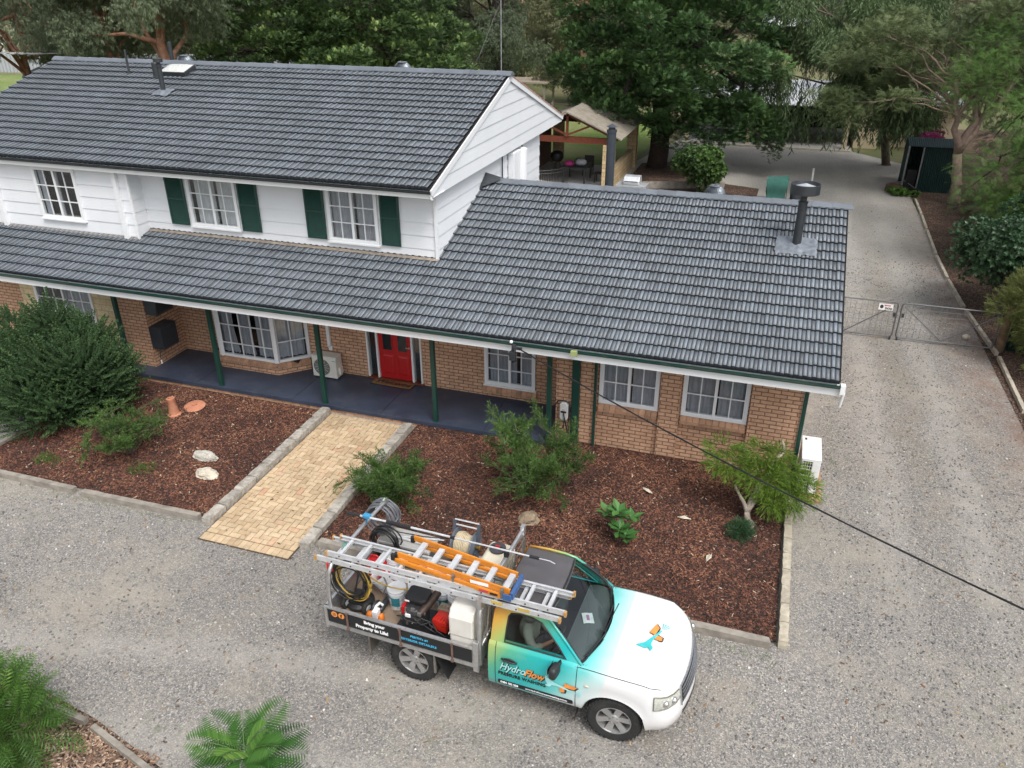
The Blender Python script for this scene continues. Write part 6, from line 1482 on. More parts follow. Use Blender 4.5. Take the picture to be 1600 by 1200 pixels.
# grey boxes on the return wall
for (nm, lab, y0, y1, z0, z1, d) in (('grey_cabinet', 'upper grey metal cabinet high on the brick return wall', 14.52, 15.12, 1.62, 2.12, .34), ('grey_cabinet', 'lower dark grey metal cabinet with a drain pipe on the return wall', 14.50, 15.06, .72, 1.30, .36)):
    A = thing(nm, lab, 'cabinet', (-14.42, (y0+y1)/2, z0), 0)
    b = MB(); b.box(-14.435, -14.435+d, y0, y1, z0, z1); b.build('cabinet_shell', mat('grey_sheet_metal', (.085, .09, .10), .45, .3, var=.25, scale=3) if z0 > 1.5 else mat('dark_sheet_metal', (.04, .045, .055), .5, .2, var=.25, scale=3), A, bevel=.01)
    b = MB()
    for k in range(9 if z0 < 1.5 else 0): b.box(-14.435+d, -14.435+d+.006, y0+.05, y1-.05, z0+.08+k*.05, z0+.10+k*.05)
    if z0 > 1.5: b.box(-14.435+d, -14.435+d+.005, y0+.04, y1-.04, z0+.05, z1-.05)
    b.build('front_louvre', M_CHARMET, A)
    if z0 < 1.5:
        b = MB(); b.tube([(-14.25, y0+.03, z0), (-14.25, y0-.0, z0-.2), (-14.22, y0-.03, z0-.28)], .012, 6); b.bar((-14.43, y1-.06, z0-.02), (-14.1, y1-.06, z0-.02), .02); b.build('drain_pipe', M_CHARMET, A); b = MB(); b.tube([(-14.22, y0-.03, z0-.28), (-14.21, y0-.04, z0-.38)], .016, 6); b.build('pipe_end', M_PVC, A)
# doormat
DMT = thing('doormat', 'brown coir doormat with black border reading Welcome', 'doormat', (-8.27, 15.5, .2), R(-2.0))
b = MB(); b.box(-.56, .56, -.17, .19, .0005, .012); b.build('rubber_border', M_BLACK, DMT, world=False, bevel=.004)
b = MB(); b.prism([(-.50, -.145), (.50, -.145), (.53, -.11), (.53, .13), (.50, .165), (-.50, .165), (-.53, .13), (-.53, -.11)], .012, .016); b.build('coir_pile', mat('coir', (.24, .13, .055), .95, var=.25, scale=40, bump=.5, obj=True), DMT, world=False)
text('Welcome', .235, Matrix.Translation((0, -.06, .0165)), 'lettering', M_INK, DMT, shear=.35, align='CENTER', bold=.006)
# charger on the wall
CH = thing('wall_charger', 'white wall mounted car charger with looped black cable', 'charger', (-3.68, 14.49, .6))
b = MB(); b.prism([(-3.76, .66), (-3.72, .60), (-3.62, .60), (-3.58, .66), (-3.575, .98), (-3.62, 1.04), (-3.72, 1.04), (-3.765, .98)], 14.36, 14.495, 'y'); b.build('charger_shell', mat('pale_grey_plastic', (.55, .55, .54), .35, var=.05), CH, bevel=.02)
b = MB(); b.box(-3.73, -3.61, 14.352, 14.362, .80, .84); b.box(-3.70, -3.64, 14.352, 14.36, .87, .875); b.build('socket_slot', M_BLACK, CH)
b = MB(); b.tube([(-3.67, 14.35, .80), (-3.64, 14.32, .70), (-3.60, 14.33, .52), (-3.58, 14.36, .35), (-3.56, 14.40, .12), (-3.57, 14.42, .0)], .016, 6)
b.tube([(-3.66, 14.42, 1.06), (-3.80, 14.40, 1.05), (-3.90, 14.38, .90), (-3.93, 14.38, .62), (-3.88, 14.36, .42), (-3.78, 14.35, .38), (-3.66, 14.36, .44), (-3.66, 14.38, .60)], .013, 6)
b.tube([(-3.66, 14.42, 1.06), (-3.56, 14.40, 1.03), (-3.54, 14.40, .85), (-3.57, 14.4, .6), (-3.55, 14.38, .22), (-3.46, 14.38, .25)], .013, 6); b.build('cable', M_BLACK, CH, smooth=True)
b = MB(); b.cbox((-3.53, 14.40, .88), (.05, .05, .12)); b.build('plug_holder', M_BLACK, CH, bevel=.01)
GB = thing('ground_box', 'small dark box lying on the mulch below the charger', 'box', (-3.62, 14.12, .1), R(25)); b = MB(); b.box(-.12, .12, -.07, .07, 0, .09); b.box(-.10, .10, -.075, -.07, .02, .07); b.build('box_shell', M_CHARMET, GB, world=False, bevel=.01)
# overhead service line and its fixing
CB = thing('overhead_cable', 'black overhead service cable running from the eave across the drive', 'cable', (-4.40, 13.30, 2.72))
pa = Vector((-4.36, 13.22, 2.73)); pb = Vector((9.4, 4.6, 3.2)); P = []
for i in range(41): t = i/40; p = pa.lerp(pb, t); p.z -= .75*4*t*(1-t)*.5; P.append(p)
b = MB(); b.tube(P, .0085, 6); b.tube([p+Vector((.0, .0, .013+.003*math.sin(i*2.1))) for i, p in enumerate(P)], .006, 5); b.build('twisted_wire', M_BLACK, CB, smooth=True)
b = MB(); b.box(-4.44, -4.38, 13.20, 13.30, 2.42, 2.76); b.cbox((-4.41, 13.18, 2.55), (.12, .08, .16)); b.cbox((-4.32, 13.2, 2.72), (.18, .05, .05)); b.tube([(-4.4, 13.2, 2.7), (-4.5, 13.18, 2.60), (-4.42, 13.2, 2.40), (-4.34, 13.22, 2.45)], .012, 5); b.build('junction_bracket', M_CHARMET, CB, bevel=.006)
b = MB(); b.sphere((-4.45, 13.22, 2.83), .035, 10, 6); b.build('insulator', M_PVC, CB, smooth=True)
b = MB(); b.box(-3.30, -3.18, 13.30, 13.372, 2.66, 2.76); o = b.build('eave_fitting', mat('lichen_green_metal', (.26, .30, .12), .7, var=.3)); base(o, -3.24, 13.34, 2.66); tag(o, 'small yellow green fitting on the front gutter of the right wing', 'bracket')
# terracotta pieces
def simple(name, lab, cat, b, m, at, grp=None, **k):
    o = b.build(name, m, **k); base(o, *at); return tag(o, lab, cat, grp)
M_TERRA = mat('terracotta', (.46, .19, .11), .8, var=.15, scale=6, dirt=(.6, .42, .32), dirt_amt=.3, dscale=8)
b = MB(); b.X = Matrix.Translation((-12.45, 12.70, .10)) @ Matrix.Rotation(R(-4), 4, 'Y'); b.lathe([(.15, 0), (.15, .03), (.12, .05), (.085, .36), (.095, .38), (.095, .43), (.05, .43), (.04, .1)], 24); simple('terracotta_pipe', 'upright terracotta chimney pot standing in the left mulch bed', 'clay pot', b, M_TERRA, (-12.45, 12.7, .1), smooth=True, auto=35)
b = MB(); b.X = Matrix.Translation((-12.25, 13.15, .115)) @ Matrix.Rotation(R(5), 4, 'X'); b.lathe([(.24, 0), (.25, .015), (.235, .03), (.13, .05), (.06, .055), (.06, .085), (0, .09)], 32); simple('terracotta_disc', 'round flat terracotta lid lying on the left mulch bed', 'clay lid', b, M_TERRA, (-12.25, 13.15, .11), smooth=True, auto=30)
def rock(name, lab, c, r, seed, m):
    b = MB(); rg = random.Random(seed); n, k = 14, 9; vs = []; fs = []
    def fn(u, v):
        a, ph = 2*math.pi*u, math.pi*v; d = Vector((math.cos(a)*math.sin(ph), math.sin(a)*math.sin(ph), math.cos(ph)))
        q = 1+.35*mnoise.noise(d*1.7+Vector((seed, 0, 0)))+.14*mnoise.noise(d*5+Vector((seed, 3, 0)))
        q = min(q, 1.12); return (c[0]+d.x*r[0]*q, c[1]+d.y*r[1]*q, c[2]+d.z*r[2]*q*(1 if d.z > 0 else .5))
    b.grid(fn, 22, 14); simple(name, lab, 'rock', b, m, c, None)
M_ROCK = mat('pale_rock', (.42, .40, .35), .9, var=.2, scale=8, dirt=(.2, .18, .15), dirt_amt=.5, bump=.8, bscale=16)
M_ROCK2 = mat('cream_rock', (.52, .47, .38), .9, var=.2, scale=8, dirt=(.25, .22, .15), dirt_amt=.4, bump=.8, bscale=16)
M_ROCK3 = mat('brown_rock', (.25, .19, .13), .9, var=.25, scale=8, dirt=(.12, .1, .08), dirt_amt=.4, bump=.8, bscale=16)
rock('garden_rock', 'grey white rock beside the spindly shrub, farther from the drive', (-10.62, 11.38, .12), (.33, .13, .13), 3, M_ROCK)
rock('garden_rock', 'pale pointed rock nearest the drive in the left bed', (-10.15, 10.85, .10), (.25, .15, .14), 7, M_ROCK2)
rock('garden_rock', 'brown rounded rock between two shrubs in the right bed', (-3.52, 11.42, .12), (.20, .19, .16), 12, M_ROCK3)
rock('garden_rock', 'small pale stone in the mulch behind the cream tank', (-3.05, 9.95, .09), (.06, .05, .05), 15, M_ROCK2)
for i, (x, y, l) in enumerate(((.10-.9, 12.35, 'nearer the bright green shrub'), (-.55+.3, 11.35, 'lowest in the right bed'), (-1.6, 13.0, 'in the middle of the right bed'))):
    b = MB(); b.X = Matrix.Translation((x, y, .15)) @ Matrix.Rotation(i*1.3, 4, 'Z') @ Matrix.Rotation(.2, 4, 'X'); b.grid(lambda u, v: ((u-.5)*.26*(1-.3*v), (v-.5)*.09*(1-abs(u-.5)*1.5), .02*math.sin(u*3)+.015*math.sin(v*6)), 8, 4); simple('bark_strip', 'pale curled bark strip '+l, 'bark', b, M_ROCK2, (x, y, .15), 'pale bark strips on the mulch', solid=.005)
# ================================================================ vegetation
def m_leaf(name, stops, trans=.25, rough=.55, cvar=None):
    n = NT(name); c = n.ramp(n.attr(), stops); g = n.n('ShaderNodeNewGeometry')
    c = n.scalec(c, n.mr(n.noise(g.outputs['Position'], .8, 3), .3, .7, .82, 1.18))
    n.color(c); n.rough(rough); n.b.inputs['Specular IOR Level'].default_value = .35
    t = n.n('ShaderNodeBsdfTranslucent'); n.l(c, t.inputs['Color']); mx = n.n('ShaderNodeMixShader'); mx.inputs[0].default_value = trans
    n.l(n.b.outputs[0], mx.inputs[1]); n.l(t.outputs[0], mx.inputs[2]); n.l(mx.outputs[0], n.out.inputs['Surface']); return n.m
ML_CYP = m_leaf('cypress_leaf', [(0, (.04, .08, .032)), (.45, (.078, .155, .05)), (.75, (.145, .255, .07)), (1, (.32, .42, .11))], .25)
ML_CON = m_leaf('conifer_leaf', [(0, (.045, .08, .034)), (.4, (.09, .16, .052)), (.75, (.19, .28, .08)), (1, (.36, .44, .15))], .25)
ML_GUM = m_leaf('gum_leaf', [(0, (.06, .078, .045)), (.5, (.125, .16, .09)), (.8, (.20, .235, .13)), (1, (.30, .25, .14))], .25)
ML_GUM2 = m_leaf('olive_gum_leaf', [(0, (.075, .082, .042)), (.5, (.165, .18, .09)), (.8, (.25, .24, .12)), (1, (.32, .23, .12))], .25)
ML_WIL = m_leaf('peppermint_leaf', [(0, (.055, .09, .042)), (.5, (.12, .185, .078)), (.85, (.21, .27, .115)), (1, (.27, .24, .12))], .25)
ML_ACA = m_leaf('acacia_leaf', [(0, (.05, .07, .03)), (.5, (.12, .165, .065)), (.8, (.19, .22, .095)), (1, (.28, .19, .09))], .25)
ML_BRT = m_leaf('bright_leaf', [(0, (.045, .09, .022)), (.5, (.10, .20, .038)), (1, (.21, .33, .07))], .3)
ML_GLO = m_leaf('glossy_leaf', [(0, (0.019, 0.046, 0.022)), (.6, (0.046, 0.098, 0.042)), (1, (0.117, 0.169, 0.078))], .1, .35)
ML_YEL = m_leaf('yellow_green_leaf', [(0, (.07, .09, .025)), (.6, (.15, .18, .05)), (1, (.25, .27, .09))], .25)
ML_BIG = m_leaf('woolly_shoot_leaf', [(0, (.022, .048, .020)), (.5, (.052, .105, .036)), (.85, (.10, .165, .055)), (1, (.17, .22, .08))], .12, .7)
ML_SHR = m_leaf('shrub_leaf', [(0, (0.028, 0.055, 0.018)), (.45, (0.072, 0.138, 0.033)), (.85, (0.132, 0.231, 0.055)), (1, (0.220, 0.176, 0.088))], .3)
ML_LIM = m_leaf('lime_leaf', [(0, (.06, .11, .015)), (.5, (.14, .24, .03)), (1, (.25, .36, .06))], .35)
ML_FERN = m_leaf('fern_leaf', [(0, (.018, .06, .012)), (.5, (.045, .135, .022)), (.8, (.10, .22, .035)), (1, (.22, .34, .06))], .3, .5)
M_BARK = mat('grey_brown_bark', (.13, .10, .08), .95, var=.35, scale=5, bump=.9, bscale=12)
M_BARKR = mat('red_brown_gum_bark', (.24, .12, .075), .9, var=.4, scale=4, dirt=(.36, .28, .22), dirt_amt=.6, dscale=3, bump=.6, bscale=10)
M_BARKD = mat('dark_bark', (.045, .033, .028), .95, var=.35, scale=5, bump=.9, bscale=12)
M_BARKP = mat('pale_bark', (.36, .31, .25), .9, var=.3, scale=7, dirt=(.16, .13, .1), dirt_amt=.6, bump=.8, bscale=16)

def quad(a, d, w, L, taper=.35):
    """leaf: diamond-ish quad from a along d (length L), half width w vector"""
    a, d, w = map(np.array, (a, d, w)); return [a-w*.25, a+d*L*.45-w, a+d*L, a+d*L*.45+w]
def tpl_fan(n=7, rg=np.random.default_rng(1)):
    q = []
    for i in range(n):
        x = i/n*.85
        for s in (-1, 1):
            an = R(38+rg.uniform(-8, 8)); d = np.array([math.cos(an), s*math.sin(an), rg.uniform(-.15, .25)]); L = .52*(1-.55*x)+.08
            q.append(quad((x, 0, .05*x), d, np.array([-s*.3, .9, .3])*.055, L))
    q.append(quad((.6, 0, 0), (1, 0, .25), (0, .06, 0), .45)); return np.array(q)
def tpl_shoot(n=26, rg=np.random.default_rng(2), L=.22, w=.028, spread=50):
    q = []
    for i in range(n):
        x = i/n; a = i*2.4; an = R(spread*(1-.55*x)); d = np.array([math.cos(an), math.sin(an)*math.cos(a), math.sin(an)*math.sin(a)])
        s = np.cross(d, [1, .2, .1]); s /= np.linalg.norm(s); q.append(quad((x*.9, 0, 0), d, s*w, L*(1-.3*x)))
    return np.array(q)
def tpl_gum(n=11, rg=np.random.default_rng(3)):
    q = []
    for i in range(n):
        x = i/n; d = np.array([rg.uniform(-.1, .5), rg.uniform(-.5, .5), -rg.uniform(.5, 1)]); d /= np.linalg.norm(d)
        s = np.cross(d, rg.normal(size=3)); s /= np.linalg.norm(s); q.append(quad((x, rg.uniform(-.15, .15), 0), d, s*.042, rg.uniform(.35, .6)))
    return np.array(q)
def tpl_fine(n=16, rg=np.random.default_rng(4), w=.016, cone=.9):
    q = []
    for i in range(n):
        x = rg.uniform(0, .6); d = np.array([1, rg.uniform(-cone, cone), rg.uniform(-cone, cone)]); d /= np.linalg.norm(d)
        s = np.cross(d, rg.normal(size=3)); s /= np.linalg.norm(s); q.append(quad((x, 0, 0), d, s*w, rg.uniform(.3, .5)))
    return np.array(q)
def tpl_broad(n=8, rg=np.random.default_rng(5), w=.13, L=.6, up=.35):
    q = []
    for i in range(n):
        a = i*2.4; d = np.array([up+rg.uniform(-.1, .4), math.cos(a), math.sin(a)]); d /= np.linalg.norm(d); s = np.cross(d, [1, 0, 0]); s /= np.linalg.norm(s)
        m = np.cross(s, d); o = np.array([i*.04, 0, 0])
        q.append([o, o+d*L*.5-s*w+m*.03, o+d*L, o+d*L*.5]); q.append([o, o+d*L*.5, o+d*L, o+d*L*.5+s*w+m*.03])
    return np.array(q)
def tpl_strand(n=16, rg=np.random.default_rng(6)):
    q = []
    for i in range(n):
        x = i/n; a = rg.uniform(0, 6.3); d = np.array([.75, .5*math.cos(a), .5*math.sin(a)]); s = np.cross(d, rg.normal(size=3)); s /= np.linalg.norm(s)
        q.append(quad((x, .03*math.sin(9*x), 0), d/np.linalg.norm(d), s*.022, .22))
    return np.array(q)
def tpl_frond(n=13):
    """feather leaf: rachis with paired leaflets, drooping tip; x from 0 to 1"""
    q = []
    for i in range(n):
        x = .08+.92*i/n; z = .12*math.sin(x*2.6)-.16*x*x; L = .30*math.sin(math.pi*min(1, .15+x*.85))**.7+.05
        for s in (-1, 1):
            d = np.array([.42, s*.95, -.18]); d /= np.linalg.norm(d); q.append(quad((x, 0, z), d, np.array([.9, 0, 0])*.030, L))
    for i in range(4): x = i/4; z0, z1 = [.12*math.sin(t*2.6)-.16*t*t for t in (x, x+.25)]; q.append([np.array([x, -.006, z0]), np.array([x+.25, -.006, z1]), np.array([x+.25, .006, z1]), np.array([x, .006, z0])])
    return np.array(q)
TP = dict(limetuft=tpl_fine(9, np.random.default_rng(14), .022, .5), woolly=tpl_shoot(20, np.random.default_rng(12), .16, .06, 55), tuft=tpl_fine(9, np.random.default_rng(13), .034, .8), fan=tpl_fan(), shoot=tpl_shoot(), gum=tpl_gum(), fine=tpl_fine(), broad=tpl_broad(), strand=tpl_strand(), frond=tpl_frond(), leafy=tpl_broad(6, np.random.default_rng(8), .15, .55, .6), feather=tpl_frond(8))
def cloud(name, tpl, P, D, S, m, parent, tint, rg, upal=True, jit=.12):
    """place template tpl at P (N,3) along D, scaled S; upal keeps the fan level"""
    P, D, S = np.asarray(P, float), np.asarray(D, float), np.asarray(S, float)
    D = D/(np.linalg.norm(D, axis=1)[:, None]+1e-9); N = len(P)
    up = np.tile([0, 0, 1.], (N, 1)) if upal else rg.normal(size=(N, 3)); up = up+rg.normal(size=(N, 3))*.15
    Y = np.cross(up, D); Y /= np.linalg.norm(Y, axis=1)[:, None]+1e-9; Z = np.cross(D, Y)
    q = tpl.reshape(-1, 3); B = np.stack([D, Y, Z], 1)                 # N,3,3
    V = (q[None] @ B)*S[:, None, None]+P[:, None, :]
    k = len(tpl); F = np.arange(N*k*4).reshape(-1, 4)
    t = np.clip(np.repeat(tint, k)+rg.uniform(-jit, jit, N*k), 0, 1)
    return np_mesh(name, V.reshape(-1, 3), F, m, parent, t)
def blob_pts(blobs, n, rg, inner=.55, zmin=None, wt=None, cull=.72):
    """points near the skin of a union of ellipsoids, with outward directions"""
    C = np.array([b[0] for b in blobs], float); Rr = np.array([b[1] for b in blobs], float)
    w = (Rr[:, 0]*Rr[:, 1]*Rr[:, 2])**(2/3); ix = rg.choice(len(blobs), n, p=w/w.sum())
    u = rg.normal(size=(n, 3)); u /= np.linalg.norm(u, axis=1)[:, None]; u[:, 2] = np.where(rg.random(n) < .35, np.abs(u[:, 2]), u[:, 2])
    r = inner+(1.04-inner)*rg.random(n)**.6; P = C[ix]+u*Rr[ix]*r[:, None]; D = u/Rr[ix]; D /= np.linalg.norm(D, axis=1)[:, None]
    keep = np.ones(n, bool)
    for j in range(len(blobs)):
        d = np.linalg.norm((P-C[j])/Rr[j], axis=1); keep &= ~((d < cull) & (ix != j))
    if zmin is not None: keep &= P[:, 2] > zmin
    return P[keep], D[keep], r[keep], ix[keep]
def limb(b, p0, p1, r0, r1, rg, seg=6, wob=.06, arc=0):
    p0, p1 = Vector(p0), Vector(p1); L = (p1-p0).length; pts = []; rr = []
    for i in range(seg+1):
        t = i/seg; p = p0.lerp(p1, t); j = wob*L*math.sin(t*math.pi)
        p = p+Vector((rg.uniform(-j, j), rg.uniform(-j, j), rg.uniform(-j, j)*.5+arc*L*math.sin(t*math.pi))); pts.append(p); rr.append(r0+(r1-r0)*t)
    b.tube(pts, rr, 7 if r0 > .08 else 5); return pts
def woody(base_, top, r, blobs, rg, parent, m, name='trunk', nl=10, r1=.3, start=.35, lean=0):
    """trunk plus limbs that reach into the crown blobs, one connected mesh"""
    b = MB(); r_ = random.Random(int(rg.integers(1e6))); pts = limb(b, base_, top, r, r*r1, r_, 8, .03)
    b.tube([pts[0]-Vector((0, 0, .1)), pts[0]+Vector((0, 0, .08))], [r*1.5, r*1.05], 8)
    for j in r_.sample(range(len(blobs)), min(nl, len(blobs))):
        c = Vector(blobs[j][0]); k = min(len(pts)-2, max(1, int(len(pts)*(start+(1-start)*r_.random()*.8)))); q = pts[k]
        e = limb(b, q, c, r*.42, r*.08, r_, 6, .08, .05)
        for _ in range(2): s = e[r_.randint(2, 4)]; limb(b, s, s+Vector((r_.uniform(-1, 1), r_.uniform(-1, 1), r_.uniform(-.2, .8)))*(.6*max(blobs[j][1])), r*.14, r*.03, r_, 4, .1)
    return b.build(name, m, parent, smooth=True)
def ringblobs(c, zs, rs, size, rg, per=5, flat=.62, jit=.25):
    out = []
    for z, r in zip(zs, rs):
        k = max(1, int(per*r/rs[len(rs)//2])); a0 = rg.uniform(0, 6)
        for i in range(k):
            a = a0+2*math.pi*i/k+rg.uniform(-.3, .3); s = size*rg.uniform(.75, 1.25); rr = max(0, r-s*.7)*rg.uniform(.8, 1.1)
            out.append(((c[0]+rr*math.cos(a), c[1]+rr*math.sin(a), z+rg.uniform(-jit, jit)), (s, s, s*flat)))
        out.append(((c[0], c[1], z), (r*.55, r*.55, size*.8)))
    return out
def tree(name, label, cat, at, blobs, trunk, leaf, group=None, seed=1, n=3000, tpl='fan', size=(.5, .9), droop=0., upal=True, bark=None, tipb=.35, zmin=None, inner=.55, trunk_r=.25, top=None, nl=10, cull=.72, r1=.3, start=.35, base_t=.35, jit=.12, rnd=0):
    rg = np.random.default_rng(seed); T = thing(name, label, cat, at, 0, group)
    P, D, r, ix = blob_pts(blobs, n, rg, inner, zmin, cull=cull)
    if rnd: D = D*.7+rg.normal(size=D.shape)*rnd*(1, 1, .6)+np.array([0, 0, .25])
    D = D*(1, 1, .7)+np.array([0, 0, -droop]); S = rg.uniform(size[0], size[1], len(P)); bt = rg.uniform(-.12, .12, len(blobs))[ix]
    tint = base_t+bt+tipb*np.clip((r-.8)/.24, 0, 1)*rg.random(len(P))*(.45+.9*np.clip(D[:, 2], 0, 1))  # paler tips, plus highlights painted on upward-facing outer sprays
    cloud('crown', TP[tpl], P, D, S, leaf, T, tint, rg, upal, jit)
    if trunk: woody(at, top or (at[0], at[1], blobs[len(blobs)//2][0][2]), trunk_r, blobs, rg, T, bark or M_BARK, nl=nl, r1=r1, start=start)
    return T
rgm = np.random.default_rng(77)
# ---- big cypress in the middle of the back yard
bl = ringblobs((-6.2, 43.4), [2.9, 3.8, 4.9, 6.1, 7.4, 8.8, 10.4, 12.0, 13.4], [4.2, 5.2, 5.7, 5.7, 5.4, 5.0, 4.2, 3.0, 1.6], .85, rgm, 17, .55, .5)
bl += [((-1.8, 43.0, 2.4), (1.5, 1.5, .8)), ((-1.0, 43.4, 1.9), (1.0, 1.0, .7)), ((-9.8, 42.4, 2.9), (1.2, 1.2, .7)), ((-4.8, 40.6, 2.0), (1.5, 1.0, .6)), ((-3.2, 41.2, 2.4), (1.5, 1.2, .7)), ((-.6, 42.0, 1.5), (.45, .45, .7)), ((-9.2, 40.6, 3.6), (1.2, 1.2, .6)), ((-8.3, 39.6, 3.2), (1.0, 1.0, .5))]
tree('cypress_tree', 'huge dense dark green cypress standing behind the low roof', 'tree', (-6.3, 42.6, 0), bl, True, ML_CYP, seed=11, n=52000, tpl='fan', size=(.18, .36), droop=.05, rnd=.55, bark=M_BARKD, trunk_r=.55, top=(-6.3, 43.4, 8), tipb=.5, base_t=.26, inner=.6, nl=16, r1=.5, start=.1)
# ---- conifers behind the upper ridge
for k, (x, y, s, lab) in enumerate(((-31.0, 47.0, 11, 'broad conifer with pale green tips behind the upper roof, farther left'), (-23.5, 46.5, 12, 'broad conifer with pale green tips behind the upper roof, nearer the mast'))):
    bl = ringblobs((x, y), [2.8, 4.0, 5.2, 6.5, 7.8, 9.2, 10.6], [4.9, 5.2, 5.2, 4.8, 4.2, 3.2, 1.8], .85, rgm, 16, .55, .5)
    tree('conifer_tree', lab, 'tree', (x, y, 0), bl, True, ML_CON, 'conifers behind the upper roof', seed=21+k, n=30000, tpl='fan', size=(.18, .36), droop=.0, rnd=.55, bark=M_BARKD, trunk_r=.4, top=(x, y, 8), tipb=.75, base_t=.24, inner=.6)
# ---- gum trees
def gum(at, h, r, lab, seed, leaf=ML_GUM, n=10500, bark=M_BARKR, name='gum_tree', grp='gum trees behind the house', low=.35, tr=.28, lean=(0, 0), size=(.28, .55), nb=22, tpl='gum', cat='gum tree', rnd=.5):
    rg = np.random.default_rng(seed); bl = []
    for i in range(nb):
        a = rg.uniform(0, 6.3); rr = r*math.sqrt(rg.random())*.95; z = h*(low+(1-low)*rg.random()); s = rg.uniform(.75, 1.35)*r*.30; rr *= (1-.55*max(0, (z/h-.7)/.3))
        bl.append(((at[0]+lean[0]*z/h+rr*math.cos(a), at[1]+lean[1]*z/h+rr*math.sin(a), z), (s, s, s*.75)))
    return tree(name, lab, cat, at, bl, True, leaf, grp, seed, n, tpl, size, droop=.35, bark=bark, trunk_r=tr, top=(at[0]+lean[0], at[1]+lean[1], h*.85), inner=.15, base_t=.42, tipb=.15, cull=.2, nl=14, upal=True, rnd=rnd)
gum((-36.2, 38.5, 0), 12, 4.6, 'gum tree with a twin reddish trunk behind the left end of the ridge', 31, lean=(-1, 0), low=.42)
gum((-32.4, 38.0, 0), 14, 4.4, 'gum tree with a straight peeling trunk behind the flue pipe', 32, lean=(.4, 0), low=.45, tr=.36)
gum((-44.5, 40.0, 0), 11, 5.0, 'gum tree with hanging branches at the far left edge', 33, low=.40)
gum((-41.0, 48.0, 0), 13, 5.5, 'gum tree between the far left edge and the twin trunk', 34, low=.3)
gum((-50.0, 50.0, 0), 13, 5.5, 'gum tree farthest left and beyond the shed roof', 35, low=.35)
gum((-30.5, 56.0, 0), 14, 5.5, 'dark gum tree behind the two conifers', 36, low=.2)
gum((-19.0, 55.0, 0), 12, 4.2, 'dark leaning gum tree right of the conifers', 37, low=.22, bark=M_BARKD, lean=(-1, 0))
gum((-15.3, 62.0, 0), 12, 4.0, 'round olive gum tree behind the television mast', 38, ML_GUM2, low=.10)
gum((-11.0, 72.0, 0), 13, 5.0, 'brownish gum tree between the mast and the big cypress', 39, ML_GUM2, low=.12)
gum((-22.5, 70.0, 0), 13, 5.5, 'olive gum tree far behind the conifers', 40, ML_GUM2, low=.12)
# ---- right side: peppermint, acacia, bright tree
rg = np.random.default_rng(51); bl = []
for i in range(26):
    a = rg.uniform(0, 6.3); rr = 4.0*math.sqrt(rg.random()); z = rg.uniform(3.2, 9.5); s = rg.uniform(.8, 1.3); bl.append(((2.4+rr*math.cos(a), 45.0+rr*.6*math.sin(a), z-.12*rr*rr*.5), (s, s, s*.7)))
WT = thing('peppermint_tree', 'weeping tree with long hanging strands between cypress and green shed', 'tree', (5.2, 47.0, 0))
P, D, r, ix = blob_pts(bl, 7500, rg, .3, 1.6, cull=.15); D = D*.45+np.array([0, 0, -1.0]); S = rg.uniform(.5, 1.1, len(P))
cloud('crown', TP['strand'], P, D, S, ML_WIL, WT, .42+rg.uniform(-.2, .2, len(P)), rg, False)
n_ = 420; an = rg.uniform(0, 6.3, n_); rr = 4.3*np.sqrt(rg.uniform(.35, 1, n_)); P = np.stack([2.2+rr*np.cos(an), 44.6+rr*.6*np.sin(an), rg.uniform(2.6, 4.6, n_)], 1)
cloud('hanging_strand', TP['strand'], P, np.tile([0, 0, -1.], (n_, 1))+rg.normal(size=(n_, 3))*.07, rg.uniform(.9, 1.6, n_), ML_WIL, WT, .35+rg.uniform(-.2, .2, n_), rg, False)
woody((5.2, 47.0, 0), (3.6, 45.5, 7), .22, bl, rg, WT, M_BARK, nl=16)
AT = thing('acacia_tree', 'spreading feathery tree with bare pale limbs leaning over the green shed', 'tree', (7.4, 39.1, 0))
rg = np.random.default_rng(52); bl = []
for i in range(34):
    x = rg.uniform(1.6, 11.5); y = rg.uniform(36.5, 43); zc = 4.6+.32*(x-1.6); z = zc+rg.uniform(-1.3, 2.2); s = rg.uniform(.6, 1.15); bl.append(((x, y, z), (s*1.2, s*1.2, s*.5)))
P, D, r, ix = blob_pts(bl, 14000, rg, .05, 2.2, cull=.1); D = D*.35+rg.normal(size=D.shape)*(.7, .7, .3)
cloud('crown', TP['feather'], P, D, rg.uniform(.2, .42, len(P)), ML_ACA, AT, .45+rg.uniform(-.25, .3, len(P)), rg, True)
b = MB(); r_ = random.Random(9); p = limb(b, (7.4, 39.1, -.1), (7.0, 39.0, 2.2), .23, .18, r_, 5, .03)
for q in ((6.2, 38.6, 5.2), (7.8, 39.4, 6.2), (8.6, 40, 5.0)):
    e = limb(b, p[-1], q, .16, .08, r_, 6, .05)
    for _ in range(9):
        s = e[r_.randint(2, 6)]; t = bl[r_.randint(0, len(bl)-1)][0]; t2 = Vector(s).lerp(Vector(t), .85); f = limb(b, s, t2, .055, .016, r_, 6, .07, .04)
        for _ in range(3): s2 = f[r_.randint(2, 5)]; limb(b, s2, s2+Vector((r_.uniform(-1.4, .8), r_.uniform(-.9, .5), r_.uniform(-.6, .6))), .018, .006, r_, 4, .1)
b.build('trunk', mat('grey_pink_bark', (.26, .19, .15), .9, var=.3, scale=6, bump=.5), AT, smooth=True)
gum((9.3, 31.5, 0), 8.8, 4.2, 'bright green feathery tree at the right edge', 53, ML_BRT, 17000, M_BARK, 'feathery_tree', None, .22, .2, size=(.2, .38), tpl='feather', cat='tree', nb=26)
gum((8.6, 28.8, 0), 5.0, 2.5, 'low bright green feathery tree above the glossy bush', 54, ML_BRT, 7000, M_BARK, 'feathery_tree', None, .25, .14, size=(.18, .34), tpl='feather', cat='tree', nb=16)
